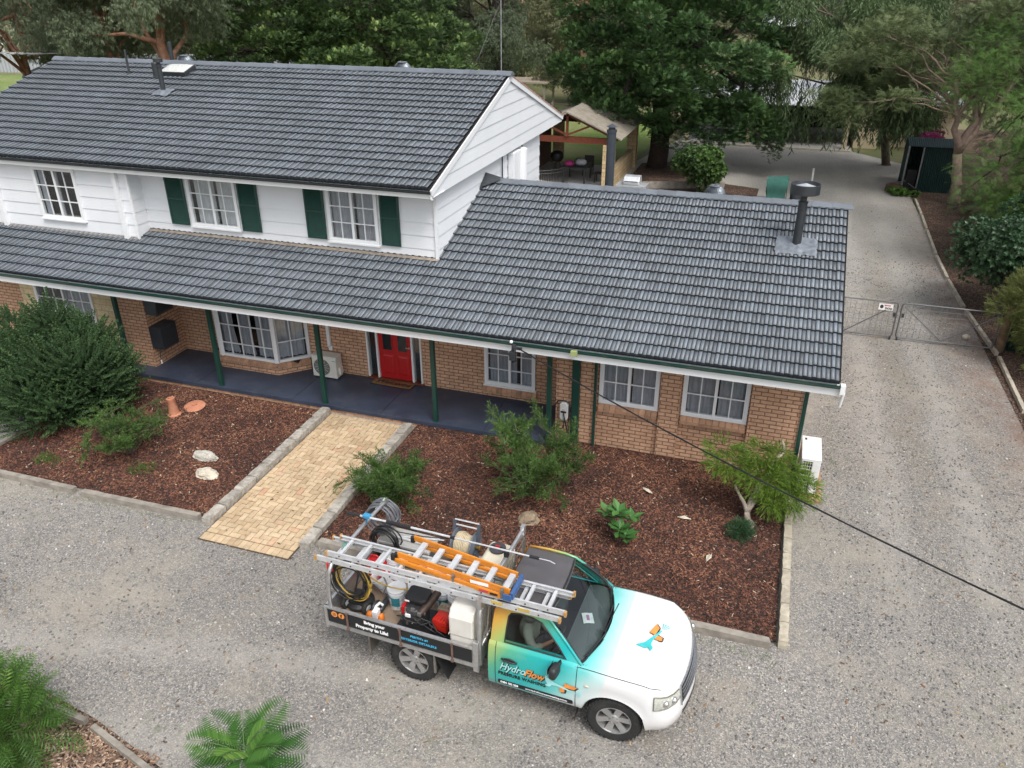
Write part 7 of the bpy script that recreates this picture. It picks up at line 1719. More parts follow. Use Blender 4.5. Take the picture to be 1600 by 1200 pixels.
gum((9.8, 38.5, 0), 7.5, 3.0, 'dark green tree in shade right of the shed', 55, ML_WIL, 3000, M_BARKD, 'shade_tree', None, .05, .2, tpl='feather', cat='tree')
gum((12.5, 46.0, 0), 13, 5.0, 'tall brownish gum at the top right corner', 56, ML_GUM2, 9000, M_BARK, low=.25)
gum((5.5, 55.0, 0), 12, 4.6, 'olive gum tree behind the weeping tree', 57, ML_GUM2, 4200, M_BARK, low=.2)
gum((0.8, 68.0, 0), 12, 4.2, 'grey green gum in front of the far shed', 58, ML_GUM, 2600, M_BARKP, low=.42, tr=.12)
for k, (x, y, h, r) in enumerate(((18.5, 20, 6, 3.6), (17, 12.5, 5.5, 3.2), (20, 29, 7, 4.0), (24, 16, 7, 4.0), (18, 38, 8, 4.0))):
    gum((x, y, 0), h, r, 'gum tree right of the drive beyond the frame, '+['nearest the house', 'closest to the truck', 'behind the feathery tree', 'outermost', 'beyond the shed'][k], 60+k, ML_GUM, 2400, M_BARK, low=.1, size=(.6, 1.0))
# ---- bushes right of the drive
def bush(name, lab, at, rad, z0, z1, leaf, tpl, n, size, seed, cat='bush', bark=M_BARKD, nb=14, base_t=.4, tipb=.3, droop=0, upal=False, inner=.4, cull=.55, grp=None, blob=.42, sq=1.0, trunk=True, tr=.05, jit=.12):
    rg = np.random.default_rng(seed); bl = []
    for i in range(nb):
        u = rg.normal(size=3); u /= np.linalg.norm(u); q = rg.uniform(.35, .75); s = rg.uniform(.8, 1.2)*blob
        bl.append(((at[0]+u[0]*rad[0]*q, at[1]+u[1]*rad[1]*q, (z0+z1)/2+u[2]*(z1-z0)/2*q), (rad[0]*s, rad[1]*s, (z1-z0)/2*s*sq)))
    return tree(name, lab, cat, at, bl, trunk, leaf, grp, seed, n, tpl, size, droop, upal, bark, tipb, .04, inner, tr, (at[0], at[1], z0+(z1-z0)*.5), 12, cull, .5, .2, base_t, jit)
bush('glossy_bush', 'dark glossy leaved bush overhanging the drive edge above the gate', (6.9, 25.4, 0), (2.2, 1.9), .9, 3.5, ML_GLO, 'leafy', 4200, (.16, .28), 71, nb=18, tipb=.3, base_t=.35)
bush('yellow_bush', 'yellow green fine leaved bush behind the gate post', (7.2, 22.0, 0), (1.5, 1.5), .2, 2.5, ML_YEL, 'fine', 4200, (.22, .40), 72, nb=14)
bush('yellow_bush', 'small yellow green bush at the right edge below the gate', (7.6, 20.2, 0), (1.2, 1.0), .0, 1.2, ML_YEL, 'fine', 2200, (.2, .36), 73, nb=8)
bush('flowering_bush', 'leafy garden bush with a few pink flowers behind the ridge', (-3.5, 37.6, 0), (1.35, 1.2), .1, 2.1, ML_SHR, 'leafy', 2600, (.18, .32), 74, nb=14, tipb=.2, base_t=.3)
bush('pink_flower_shrub', 'magenta flowering shrub on top of the green shed', (6.7, 42.6, 0), (.7, .5), 1.9, 2.5, m_leaf('magenta_flower', [(0, (.05, .09, .03)), (.55, (.12, .10, .05)), (.6, (.45, .06, .22)), (1, (.42, .10, .22))], .3), 'leafy', 300, (.12, .2), 75, nb=5, base_t=.55, tr=.03)
bush('weed_clump', 'low green weeds at the foot of the green shed', (5.3, 40.3, 0), (.75, .6), .0, .3, ML_BRT, 'leafy', 500, (.12, .2), 76, nb=8, trunk=False)
# far belt of trees: three kinds, copied
protos = []
for k, (leaf, h, r) in enumerate(((ML_GUM, 11, 5.2), (ML_GUM2, 9.5, 5.5), (ML_GUM, 13, 6.0))):
    T = gum((0, 0, 0), h, r, 'x', 90+k, leaf, 2600, M_BARK, 'distant_gum_tree', 'distant gum trees across the paddock', .12, size=(.8, 1.4)); protos.append(T)
rr_ = random.Random(12); n_k = 0; spots = []
for row, (y0, x0, x1, st) in enumerate(((84, -78, 34, 8.2), (100, -95, 45, 9.5), (122, -110, 60, 12), (150, -130, 80, 15))):
    x = x0+row*3
    while x < x1: spots.append((x+rr_.uniform(-2.5, 2.5), y0+rr_.uniform(-4, 4))); x += st
spots = [s for s in spots if not (-7.5 < s[0] < 3.8 and 80 < s[1] < 106)]
def compass(i, n): return ['leftmost', 'left', 'middle left', 'middle', 'middle right', 'right', 'rightmost'][min(6, int(7*i/n))]
for i, (x, y) in enumerate(spots):
    T = protos[i] if i < 3 else copy_tree(protos[i % 3]); T.location = (x, y, (y-70)*.03); T.rotation_euler = (0, 0, rr_.uniform(0, 6.28)); s = rr_.uniform(.85, 1.25); T.scale = (s, s, s)
    row = ['nearest', 'second', 'third', 'farthest'][min(3, sum(y > q for q in (92, 111, 136)))]; same = [k for k, s_ in enumerate(spots) if ['nearest', 'second', 'third', 'farthest'][min(3, sum(s_[1] > q for q in (92, 111, 136)))] == row]
    WORD = ['first', 'second', 'third', 'fourth', 'fifth', 'sixth', 'seventh', 'eighth', 'ninth', 'tenth', 'eleventh', 'twelfth', 'thirteenth', 'fourteenth', 'fifteenth', 'sixteenth', 'seventeenth', 'eighteenth', 'nineteenth', 'twentieth']
    T['label'] = f'distant gum tree in the {row} row across the paddock, {WORD[same.index(i)]} counted from the left'
# ---- garden shrubs in the beds
BX = (-15.1, 12.0, 0)
T = thing('large_shrub', 'big dense shrub with upright woolly shoots at the left end of the bed', 'shrub', BX)
rg = np.random.default_rng(81); bl = []
for i in range(34):
    u = rg.normal(size=3); u /= np.linalg.norm(u); q = rg.uniform(.30, .82); bl.append(((BX[0]+u[0]*1.75*q+.1, BX[1]+u[1]*1.35*q, 1.0+u[2]*1.15*q), (.72, .62, .52)))
bl += [((BX[0]-.9, BX[1]+.2, 1.9), (.4, .4, .42)), ((BX[0]+.1, BX[1]+.3, 2.15), (.42, .4, .45)), ((BX[0]+.75, BX[1]+.35, 1.75), (.42, .4, .45)), ((BX[0]+1.35, BX[1]-.1, .95), (.5, .5, .5))]
P, D, r, ix = blob_pts(bl, 13000, rg, .4, .05, cull=.5); D = D*(1, 1, .6)+np.array([0, 0, .55])
cloud('crown', TP['woolly'], P, D, rg.uniform(.18, .46, len(P))**1., ML_BIG, T, .30+rg.uniform(-.12, .12, len(P))+.4*np.clip((r-.8)/.24, 0, 1)*rg.random(len(P)), rg, False)
woody(BX, (BX[0], BX[1], 1.4), .07, bl, rg, T, M_BARKD, nl=16, start=.1)
def wispy(name, lab, at, rad, h, seed, n, leaf=ML_SHR, tpl='tuft', size=(.10, .20), nst=9, bark=M_BARK, base_t=.4, low=.12, cat='shrub'):
    """open shrub: stems carrying tufts, with gaps"""
    rg = np.random.default_rng(seed); r_ = random.Random(seed); T = thing(name, lab, cat, at); b = MB(); P, D, S, t = [], [], [], []
    for i in range(nst):
        a = 2*math.pi*i/nst+r_.uniform(-.3, .3); q = r_.uniform(.35, 1.0); e = Vector((at[0]+rad*q*math.cos(a), at[1]+rad*q*math.sin(a), at[2]+h*(1.05-.55*q*q)*r_.uniform(.8, 1.05)))
        pts = limb(b, at, e, .014, .004, r_, 8, .07, .10); bt = r_.uniform(-.12, .14)
        subs = [pts]
        for _ in range(5): s = pts[r_.randint(3, 7)]; subs.append(limb(b, s, s+Vector((r_.uniform(-1, 1)*rad*.5, r_.uniform(-1, 1)*rad*.5, r_.uniform(-.1, .35)*h)), .006, .002, r_, 5, .08))
        for sp in subs:
            for _ in range(int(n/nst/6)):
                u = r_.random()**.7*(len(sp)-1); k = min(len(sp)-2, int(u)); p = sp[k].lerp(sp[k+1], u-k)
                if p.z < at[2]+low*h: continue
                d = (sp[k+1]-sp[k]).normalized()+Vector((r_.gauss(0, .6), r_.gauss(0, .6), r_.gauss(.15, .5)))
                P.append(p+Vector((r_.gauss(0, .03), r_.gauss(0, .03), r_.gauss(0, .02)))); D.append(d); S.append(r_.uniform(*size)); t.append(base_t+bt+r_.uniform(-.15, .22))
    cloud('crown', TP[tpl], [tuple(p) for p in P], [tuple(d) for d in D], S, leaf, T, np.array(t), rg, False); b.build('stem', bark, T, smooth=True); return T
wispy('bottlebrush_shrub', 'straggly light green shrub beside the two pale rocks', (-12.2, 11.05, .05), 1.0, 1.1, 82, 1900, nst=12)
wispy('bottlebrush_shrub', 'low rounded green shrub between path and truck', (-6.2, 11.1, .05), .95, 1.0, 83, 3400, nst=14)
wispy('bottlebrush_shrub', 'tallest wispy green shrub in front of the verandah end', (-3.75, 12.2, .05), 1.05, 1.75, 84, 4200, nst=16)
T = thing('lime_shrub', 'lime green feathery shrub on a pale crooked trunk near the house corner', 'shrub', (.38, 12.55, 0))
rg = np.random.default_rng(85); bl = [((.35+x, 12.9+y, z), (s, s, s*.7)) for x, y, z, s in ((.1, 0, .95, .36), (.45, .1, .85, .34), (-.42, .05, 1.10, .26), (.60, -.1, .62, .28), (.0, .2, 1.32, .24), (-.66, .1, 1.36, .2), (.32, -.25, .66, .22), (.80, .1, .80, .24), (.3, .3, 1.25, .2), (-.62, .0, 1.12, .18), (.55, .1, 1.1, .22))]
P, D, r, ix = blob_pts(bl, 1900, rg, .3, .2, cull=.3); D = D*(.9, .9, .4)+np.array([0, 0, -.25])
cloud('crown', TP['limetuft'], P, D, rg.uniform(.16, .30, len(P)), ML_LIM, T, .4+rg.uniform(-.25, .3, len(P)), rg, False, .2)
b = MB(); r_ = random.Random(4); p = limb(b, (.42, 12.5, -.02), (.28, 12.62, .35), .075, .055, r_, 5, .08); e = limb(b, p[-1], (.0, 12.75, .8), .05, .02, r_, 5, .08); e = limb(b, p[-1], (.55, 12.9, .9), .04, .02, r_, 5, .08); e = limb(b, p[-1], (.75, 13.25, 1.35), .06, .035, r_, 5, .10); limb(b, e[-1], (.70, 13.2, 1.6), .04, .02, r_, 3, .1); b.build('trunk', M_BARKP, T, smooth=True)
bush('grass_tuft', 'small dark green tuft at the foot of the lime shrub', (.22, 12.2, .05), (.22, .2), .06, .32, ML_GLO, 'fine', 420, (.12, .2), 86, 'plant', nb=5, trunk=False)
# broad-leaved young plant
T = thing('frangipani_plant', 'young plant with rosettes of long pointed green leaves in the right bed', 'plant', (-1.85, 11.35, .08))
rg = np.random.default_rng(87); P, D, S = [], [], []
b = MB(); r_ = random.Random(5)
for (dx, dy, z) in ((-.22, .10, .50), (-.02, .02, .62), (.20, .12, .48), (.05, -.10, .36), (.16, -.12, .25), (-.1, .2, .42)):
    tip = Vector((-1.85+dx, 11.35+dy, z)); limb(b, (-1.85, 11.35, .05), tip, .014, .008, r_, 4, .05); P.append(tuple(tip)); D.append((dx*.4, dy*.4, 1)); S.append(r_.uniform(.34, .44))
cloud('crown', tpl_broad(9, np.random.default_rng(9), .16, .62, .25), P, D, S, m_leaf('frangipani_leaf', [(0, (.03, .10, .025)), (.6, (.07, .19, .045)), (1, (.14, .28, .08))], .2, .4), T, np.full(len(P), .5), rg, False, .3)
b.build('stem', M_BARK, T, smooth=True)
for i, (x, y, s, l) in enumerate(((-13.6, 10.25, .35, 'near the front sleeper of the left bed'), (-11.6, 10.6, .45, 'below the straggly shrub'))):
    bush('ground_weed', 'low green weed patch '+l, (x, y, .06), (s, s*.6), .07, .16, ML_BRT, 'fine', 260, (.06, .12), 88+i, 'weed', nb=6, trunk=False, grp='weeds in the left bed')
# fern-leaved sapling at the bottom
def fern(name, lab, at, nfr, L, seed, z, spread=1.0):
    rg = np.random.default_rng(seed); r_ = random.Random(seed); T = thing(name, lab, 'sapling', at); b = MB(); P, D, S, t, M2 = [], [], [], [], []
    top = Vector((at[0], at[1], z)); limb(b, at, top, .03, .02, r_, 5, .03)
    for i in range(nfr):
        a = i*2.4+r_.uniform(-.2, .2); el = .15+1.0*(i/nfr)**1.2; d = Vector((math.cos(a)*math.cos(el), math.sin(a)*math.cos(el), math.sin(el))); Lf = L*r_.uniform(.8, 1.1)*(1 if el < .9 else .75)
        p0 = top-Vector((0, 0, .25*(1-i/nfr))); pts = [p0+d*Lf*u+Vector((0, 0, -.32*Lf*u*u)) for u in [k/10 for k in range(11)]]; b.tube(pts, [.007*(1-.7*k/10) for k in range(11)], 5)
        tt = .12+.55*(i/nfr)**1.5+r_.uniform(-.12, .30); sd = d.cross(Vector((0, 0, 1))).normalized()
        for k in range(20):
            u = .12+.88*k/20; q = u*10; j = min(9, int(q)); p = pts[j].lerp(pts[j+1], q-j); dd = (pts[j+1]-pts[j]).normalized(); w = Lf*.31*math.sin(math.pi*min(1, .16+u*.80))**.7+.02
            for s in (-1, 1): P.append(tuple(p)); D.append(tuple(sd*s*.92+dd*.38+Vector((0, 0, -.14)))); S.append(w); t.append(tt)
    cloud('fronds', np.array([quad((0, 0, 0), np.array([1., 0, 0]), np.array([0, 1., 0])*.054, 1.0)]), P, D, S, ML_FERN, T, np.array(t), rg, True, .12); b.build('stem', mat('green_stem', (.08, .16, .04), .5), T, smooth=True)
q = []
for i in range(11):
    x = .04+i/11
    for s in (-1, 1): q.append(quad((x, 0, 0), np.array([.35, s*.94, 0]), np.array([.9, 0, 0])*.036, .10*math.sin(math.pi*min(1, .2+x*.78))+.02))
tpl_pinna = np.array(q)
fern('fern_leaved_sapling', 'bright green sapling with large feathery fronds at the bottom edge', (-4.95, 4.95, 0), 17, .82, 91, 1.12)
fern('fern_leaved_sapling', 'bright green frond tip rising at the bottom edge right of the first sapling', (-3.55, 4.25, 0), 9, .50, 92, .72)
def feathery(lab, at, rad, z0, z1, n, seed):
    bush('feathery_shrub', lab, at, rad, z0, z1, m_leaf('feathery_leaf_%d' % seed, [(0, (.035, .09, .016)), (.5, (.095, .21, .035)), (1, (.22, .34, .06))], .3), 'feather', n, (.24, .42), seed, 'shrub', nb=16, tipb=.55, base_t=.25, jit=.2, upal=True, inner=.3, tr=.03)
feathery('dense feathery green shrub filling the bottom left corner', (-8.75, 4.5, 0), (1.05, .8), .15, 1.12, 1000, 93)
feathery('feathery shrub tip at the left edge above the bottom left shrub', (-11.45, 6.4, 0), (.3, .3), .1, .5, 150, 94)

# ---- small scattered growth and litter
def tufts(name, lab, pts, leaf, size, seed, tpl='fine', z=.01):
    rg = np.random.default_rng(seed); P = [(x, y, z) for x, y in pts]; D = rg.normal(size=(len(P), 3))*(.5, .5, 0)+np.array([0, 0, .8])
    o = cloud(name, TP[tpl], P, D, rg.uniform(size[0], size[1], len(P)), leaf, None, np.clip(rg.normal(.45, .2, len(P)), 0, 1), rg, False); tag(o, lab, None, None, 'stuff')
rr_ = random.Random(31); pts = []
for _ in range(260): pts.append((1.75+abs(rr_.gauss(0, .16)), 15+rr_.random()**1.4*8)) 
for _ in range(150): pts.append((rr_.uniform(-14.5, -9.6), 9.5-abs(rr_.gauss(0, .05))))
for _ in range(160): pts.append((rr_.uniform(-1.2, .95), 9.5-abs(rr_.gauss(0, .10))))
for _ in range(110): pts.append((5.85+rr_.gauss(0, .12), rr_.uniform(16, 38)))
for cx, cy in ((3.4, 12.5), (3.7, 16.5), (3.3, 19.8), (4.1, 10.2), (3.5, 25), (5.2, 24)):
    for _ in range(40): pts.append((cx+rr_.gauss(0, .35), cy+rr_.gauss(0, .6)))
tufts('weed_tufts', 'tiny green weeds along the gravel edges', pts, ML_BRT, (.03, .085), 32)
lit = scatter_chips('fallen_leaves', [(-15, 6, 3.2, 9.4), (1.5, 6, 9, 38), (4.6, 6.0, 14, 40), (-9.1, -7.2, 9.3, 13.9)], 1500, (.03, .075, .012, .028), [(0, (.07, .035, .02)), (.5, (.18, .10, .05)), (1, (.38, .27, .14))], 35, lambda x, y, r: (.035+.05*(y-9.2)/4.7+.004) if r[0] == -9.1 else .012, label='fallen leaves and twigs scattered on the gravel', thick=.003)
rl = scatter_chips('roof_litter', [(-6, 1.4, 13.6, 18.2), (-20, -7.2, 13.6, 15.0)], 90, (.03, .10, .006, .012), [(0, (.03, .02, .015)), (1, (.10, .07, .05))], 36, lambda x, y, r: EZ+(y-EY)*SL+.035, label='small twigs and leaves lying on the roof tiles', thick=.004)
# ================================================================ things behind and beside the house
M_STONE = m_brick('yellow_stone_blocks', (.60, .46, .27), (.48, .35, .19), (.34, .26, .16), bw=.42, bh=.19, ms=.014)
M_DTIMB = mat('dark_stained_timber', (.085, .038, .022), .6, var=.25, scale=6)
M_CREAM = mat('cream_sheet', (.62, .52, .36), .6, var=.06)
M_DGRN = mat('dark_green_steel', (.012, .038, .034), .45, var=.15, scale=3)
GZ = thing('garden_pavilion', 'open timber framed pavilion with yellow stone pillars behind the house', 'pavilion', (-9.5, 39, 0))
for (x, y) in ((-7.62, 36.8), (-11.6, 36.8), (-7.62, 42.6), (-11.6, 42.6)):
    b = MB(); b.box(x-.25, x+.25, y-.25, y+.25, 0, 2.15); b.build('pillar', M_STONE, GZ, bevel=.01)
for y in (36.72, 42.5):
    b = MB(); b.box(-12.0, -7.35, y, y+.16, 2.15, 2.42); b.build('cross_beam', M_REDWOOD, GZ)
for x in (-7.70, -11.68):
    b = MB(); b.box(x, x+.16, 36.9, 42.5, 2.15, 2.42); b.build('side_beam', M_DTIMB, GZ)
for y in (36.7, 42.7):
    b = MB(); b.bar((-9.6, y, 3.45), (-7.2, y, 2.42), .10, .16); b.bar((-9.6, y, 3.45), (-12.0, y, 2.42), .10, .16); b.bar((-9.6, y, 2.42), (-9.6, y, 3.4), .10); b.bar((-9.6, y, 2.5), (-8.5, y, 2.95), .08); b.bar((-9.6, y, 2.5), (-10.7, y, 2.95), .08); b.build('truss', M_REDWOOD, GZ)
b = MB(); 
for s in (1, -1): b.add([(-9.6, 36.4, 3.52), (-9.6, 43.0, 3.52), (-9.6+s*2.6, 43.0, 2.42), (-9.6+s*2.6, 36.4, 2.42)], [(0, 1, 2, 3)])
b.build('roof', mat('weathered_beige_roof_sheet', (.27, .24, .195), .7, var=.2, dirt=(.12, .1, .08), dirt_amt=.5), GZ, solid=.06)
b = MB(); b.box(-7.72, -7.50, 37.1, 42.3, 0, .95); b.build('low_stone_wall', M_STONE, GZ)
b = MB(); b.box(-12.3, -12.1, 36.5, 42.9, 0, 2.2); b.build('rear_wall', mat('dark_brick', (.14, .08, .055), .9, var=.3, scale=8), GZ)
TB_ = thing('outdoor_table', 'dark outdoor table under the pavilion with bags piled on it', 'table', (-9.55, 38.6, 0))
b = MB(); b.box(-10.15, -8.95, 37.9, 39.3, .72, .76); b.build('tabletop', M_CHARMET, TB_)
for (x, y) in ((-10.08, 37.97), (-9.02, 37.97), (-10.08, 39.23), (-9.02, 39.23)):
    b = MB(); b.box(x-.03, x+.03, y-.03, y+.03, 0, .72); b.build('leg', M_CHARMET, TB_)
def bag(lab, c, r, m, seed):
    b = MB(); b.grid(lambda u, v: (lambda d, q: (c[0]+d.x*r[0]*q, c[1]+d.y*r[1]*q, c[2]+d.z*r[2]*q))(*(lambda d: (d, 1+.22*mnoise.noise(d*2.5+Vector((seed, 0, 0)))))(Vector((math.cos(6.283*u)*math.sin(3.1416*v), math.sin(6.283*u)*math.sin(3.1416*v), math.cos(3.1416*v))))), 16, 10)
    o = b.build('bag', m, smooth=True); base(o, c[0], c[1], c[2]-r[2]); tag(o, lab, 'bag', 'bags on the outdoor table')
bag('magenta bag on the outdoor table', (-9.85, 38.2, .90), (.24, .2, .15), mat('magenta_cloth', (.35, .03, .16), .8), 1)
bag('pale grey bag on the outdoor table', (-9.35, 38.5, .92), (.30, .22, .17), mat('pale_cloth', (.42, .43, .47), .8), 4)
bag('black bag on the outdoor table behind the pale one', (-9.5, 38.9, .90), (.22, .2, .16), M_BLACK, 7)
def chair(lab, x, y, rz):
    T = thing('outdoor_chair', lab, 'chair', (x, y, 0), rz, 'black chairs around the outdoor table')
    b = MB(); b.box(-.24, .24, -.24, .24, .42, .46); b.build('seat', M_BLACK, T, world=False)
    b = MB(); b.box(-.24, .24, .21, .25, .46, .95); b.build('backrest', M_BLACK, T, world=False)
    for (p, q) in ((-.21, -.21), (.21, -.21), (-.21, .21), (.21, .21)):
        b = MB(); b.box(p-.02, p+.02, q-.02, q+.02, 0, .42); b.build('leg', M_BLACK, T, world=False)
chair('black chair at the far side of the outdoor table', -9.3, 39.9, 0); chair('black chair at the pillar side of the outdoor table', -8.4, 38.6, -1.57)
T = thing('kettle_barbecue', 'black covered barbecue beside the dark wall of the pavilion', 'barbecue', (-10.85, 39.6, 0))
b = MB(); b.X = Matrix.Translation((-10.85, 39.6, 0)); b.lathe([(.02, .62), (.26, .70), (.33, .85), (.34, .92), (.30, 1.08), (.16, 1.18), (0, 1.2)], 20); b.build('bowl', M_BLACK, T, smooth=True, auto=40)
b = MB()
for a in (0, 2.1, 4.2): b.tube([(-10.85+.12*math.cos(a), 39.6+.12*math.sin(a), .68), (-10.85+.32*math.cos(a), 39.6+.32*math.sin(a), 0)], .015, 6)
b.build('stand', M_BLACK, T)
# curved black picket fence
T = thing('curved_fence', 'curved black metal picket fence in front of the outdoor table', 'fence', (-10.0, 36.2, 0))
pts = [(-11.0+1.55*math.sin(t), 35.15+1.2*(1-math.cos(t))+t*.35) for t in [i*1.35/26 for i in range(27)]]
for h in (.12, .95, 1.08):
    b = MB(); b.tube([(x, y, h) for x, y in pts], .018, 6); b.build('rail', M_BLACK, T)
b = MB()
for (x, y) in pts: b.box(x-.01, x+.01, y-.01, y+.01, .02, 1.15)
o = b.build('pickets', M_BLACK, T)
b = MB(); P_ = [(x-.35, y-.2) for x, y in pts]; vs = [(x, y, 0) for x, y in P_]+[(x, y, .9-.02*i) for i, (x, y) in enumerate(P_)]; k = len(P_); b.add(vs, [(i, i+1, k+i+1, k+i) for i in range(k-1)]); b.build('cream_screen', M_CREAM, T, solid=.03)
# dark flue standing behind the ridge
T = thing('tall_flue', 'tall dark grey steel flue with conical cap rising behind the low ridge', 'flue', (-4.95, 24.6, 0))
b = MB(); b.X = Matrix.Translation((-4.92, 24.0, 0)); b.lathe([(.135, .0), (.135, 4.92), (.15, 4.93), (.15, 5.0), (.10, 5.01), (.10, 5.07), (.17, 5.09), (.02, 5.17), (0, 5.18)], 24); b.build('pipe', mat('slate_grey_steel', (.06, .07, .085), .4, .3, var=.08), T, smooth=True, auto=35)
# gas barbecue
T = thing('gas_barbecue', 'silver hooded gas barbecue behind the ridge of the low roof', 'barbecue', (-6.1, 34.8, 0))
b = MB(); b.box(-6.5, -5.7, 34.5, 35.1, .1, .85); b.build('cabinet', M_CHARMET, T)
b = MB(); b.box(-6.75, -5.45, 34.35, 35.15, .85, .93); b.build('shelf', mat('light_metal', (.6, .62, .64), .35, .5), T)
b = MB(); b.prism([(34.5, .93), (34.42, 1.12), (34.6, 1.28), (34.95, 1.30), (35.1, 1.1), (35.1, .93)], -6.45, -5.75, 'x'); b.build('hood', mat('light_metal', (.6, .62, .64), .35, .5), T, bevel=.03)
b = MB(); b.tube([(-6.35, 34.40, 1.1), (-6.35, 34.34, 1.12), (-5.85, 34.34, 1.12), (-5.85, 34.40, 1.1)], .015, 6); b.build('hood_handle', M_BLACK, T)
# low timber retaining boards
sleeper(-6.9, 37.6, -2.4, 39.2, .35, .12, 'low timber retaining board behind the flowering bush', M_TIMB, 'retaining_board', 61, None, 'retaining board')
# shade cloth cube
T = thing('shade_cloth_cover', 'green shade cloth pulled over a square frame behind the ridge', 'cover', (-.1, 37.2, 0))
b = MB(); fnc = lambda u, v: (-.52+.85*u+.04*math.sin(u*9+v*5), 36.8+.06*math.sin(v*6), 1.08*v+.06*math.sin(u*3.1)*v)
b.grid(fnc, 10, 8); b.grid(lambda u, v: (-.52+.85*u, 36.8+.85*v, 1.08+.05*math.sin(u*3.1+v*4)), 8, 8); b.grid(lambda u, v: (.33+.03*math.sin(v*8), 36.8+.85*u, 1.08*v), 8, 8); b.grid(lambda u, v: (-.52+.03*math.sin(v*8), 36.8+.85*u, 1.08*v), 8, 8)
b.build('cloth', mat('teal_shade_cloth', (.035, .13, .105), .75, var=.15, scale=6), T, smooth=True, auto=50)
b = MB(); b.tube([(.33, 36.8, 0), (.33, 36.8, 1.12), (.75, 36.9, .95)], .015, 6); b.build('frame_pole', M_CHARMET, T)
b = MB(); b.X = Matrix.Translation((.78, 37.3, 0)); b.lathe([(.28, 0), (.30, .8), (.27, .85), (0, .86)], 18); simple('dark_drum', 'dark drum standing right of the green shade cloth', 'drum', b, M_CHARMET, (.78, 37.3, 0), smooth=True, auto=35)
b = MB(); b.tube([(1.42, 40.2, 0), (1.40, 40.2, .95)], .045, 10); b.tube([(1.40, 40.2, .95), (1.40, 40.2, .97)], .055, 10); simple('white_bollard', 'thin white pipe standing in the gravel behind the roof flue', 'pipe', b, M_PVC, (1.42, 40.2, 0))
# green shed
SH = thing('green_shed', 'small dark green corrugated steel shed with open front at the drive end', 'shed', (6.4, 41.9, 0))
def corr(b, p0, p1, z0, z1, amp=.02, per=.09, tilt=0):
    d = Vector((p1[0]-p0[0], p1[1]-p0[1], 0)); L = d.length; d.normalize(); nn = Vector((d.y, -d.x, 0)); n_ = int(L/per*4)
    zt = (lambda u: z1+tilt*u); b.grid(lambda u, v: tuple(Vector((p0[0], p0[1], 0))+d*L*u+nn*amp*math.sin(u*L/per*6.283)+Vector((0, 0, z0+(zt(u)-z0)*v))), n_, 1)
b = MB(); corr(b, (6.05, 41.2), (7.45, 41.2), 0, 2.0); b.build('front_wall', M_DGRN, SH)
b = MB(); corr(b, (5.45, 42.9), (5.45, 41.9), .35, 2.1); b.build('side_panel', M_DGRN, SH)
b = MB(); corr(b, (7.45, 41.2), (7.45, 43.2), 0, 2.0); corr(b, (5.45, 43.2), (7.45, 43.2), 0, 2.1); b.build('rear_panel', M_DGRN, SH)
b = MB(); b.grid(lambda u, v: (5.35+2.2*u, 41.05+2.25*v, 2.06+.22*(1-abs(2*v-1))+.012*math.sin(u*150)), 80, 2); b.build('roof', mat('blue_grey_sheet', (.06, .10, .115), .45, .3, var=.15), SH)
b = MB(); b.box(5.45, 5.52, 41.85, 41.92, 0, 2.1); b.box(6.0, 6.07, 41.2, 41.27, 0, 2.0); b.bar((5.48, 41.9, .38), (6.05, 41.2, .12), .03); b.build('frame', M_GALV, SH)
b = MB(); b.box(5.6, 6.0, 41.6, 42.6, .0, .9); b.build('stored_box', M_BLACK, SH)
b = MB(); b.X = Matrix.Translation((5.05, 40.9, 0)); b.lathe([(.36, 0), (.37, .1), (.35, .30), (.33, .32), (0, .32)], 18); simple('tree_stump', 'round sawn log lying in front of the green shed', 'log', b, mat('log_bark', (.11, .06, .04), .9, var=.3, scale=7), (5.05, 40.9, 0), smooth=True, auto=40)
b = MB(); b.X = Matrix.Translation((5.8, 40.7, .0)); b.lathe([(.30, .10), (.36, .04), (.40, .10), (.36, .20), (.28, .18)], 20, caps=False); simple('old_tyre', 'old black tyre lying between log and green shed', 'tyre', b, M_RUBBER, (5.8, 40.7, 0), smooth=True)
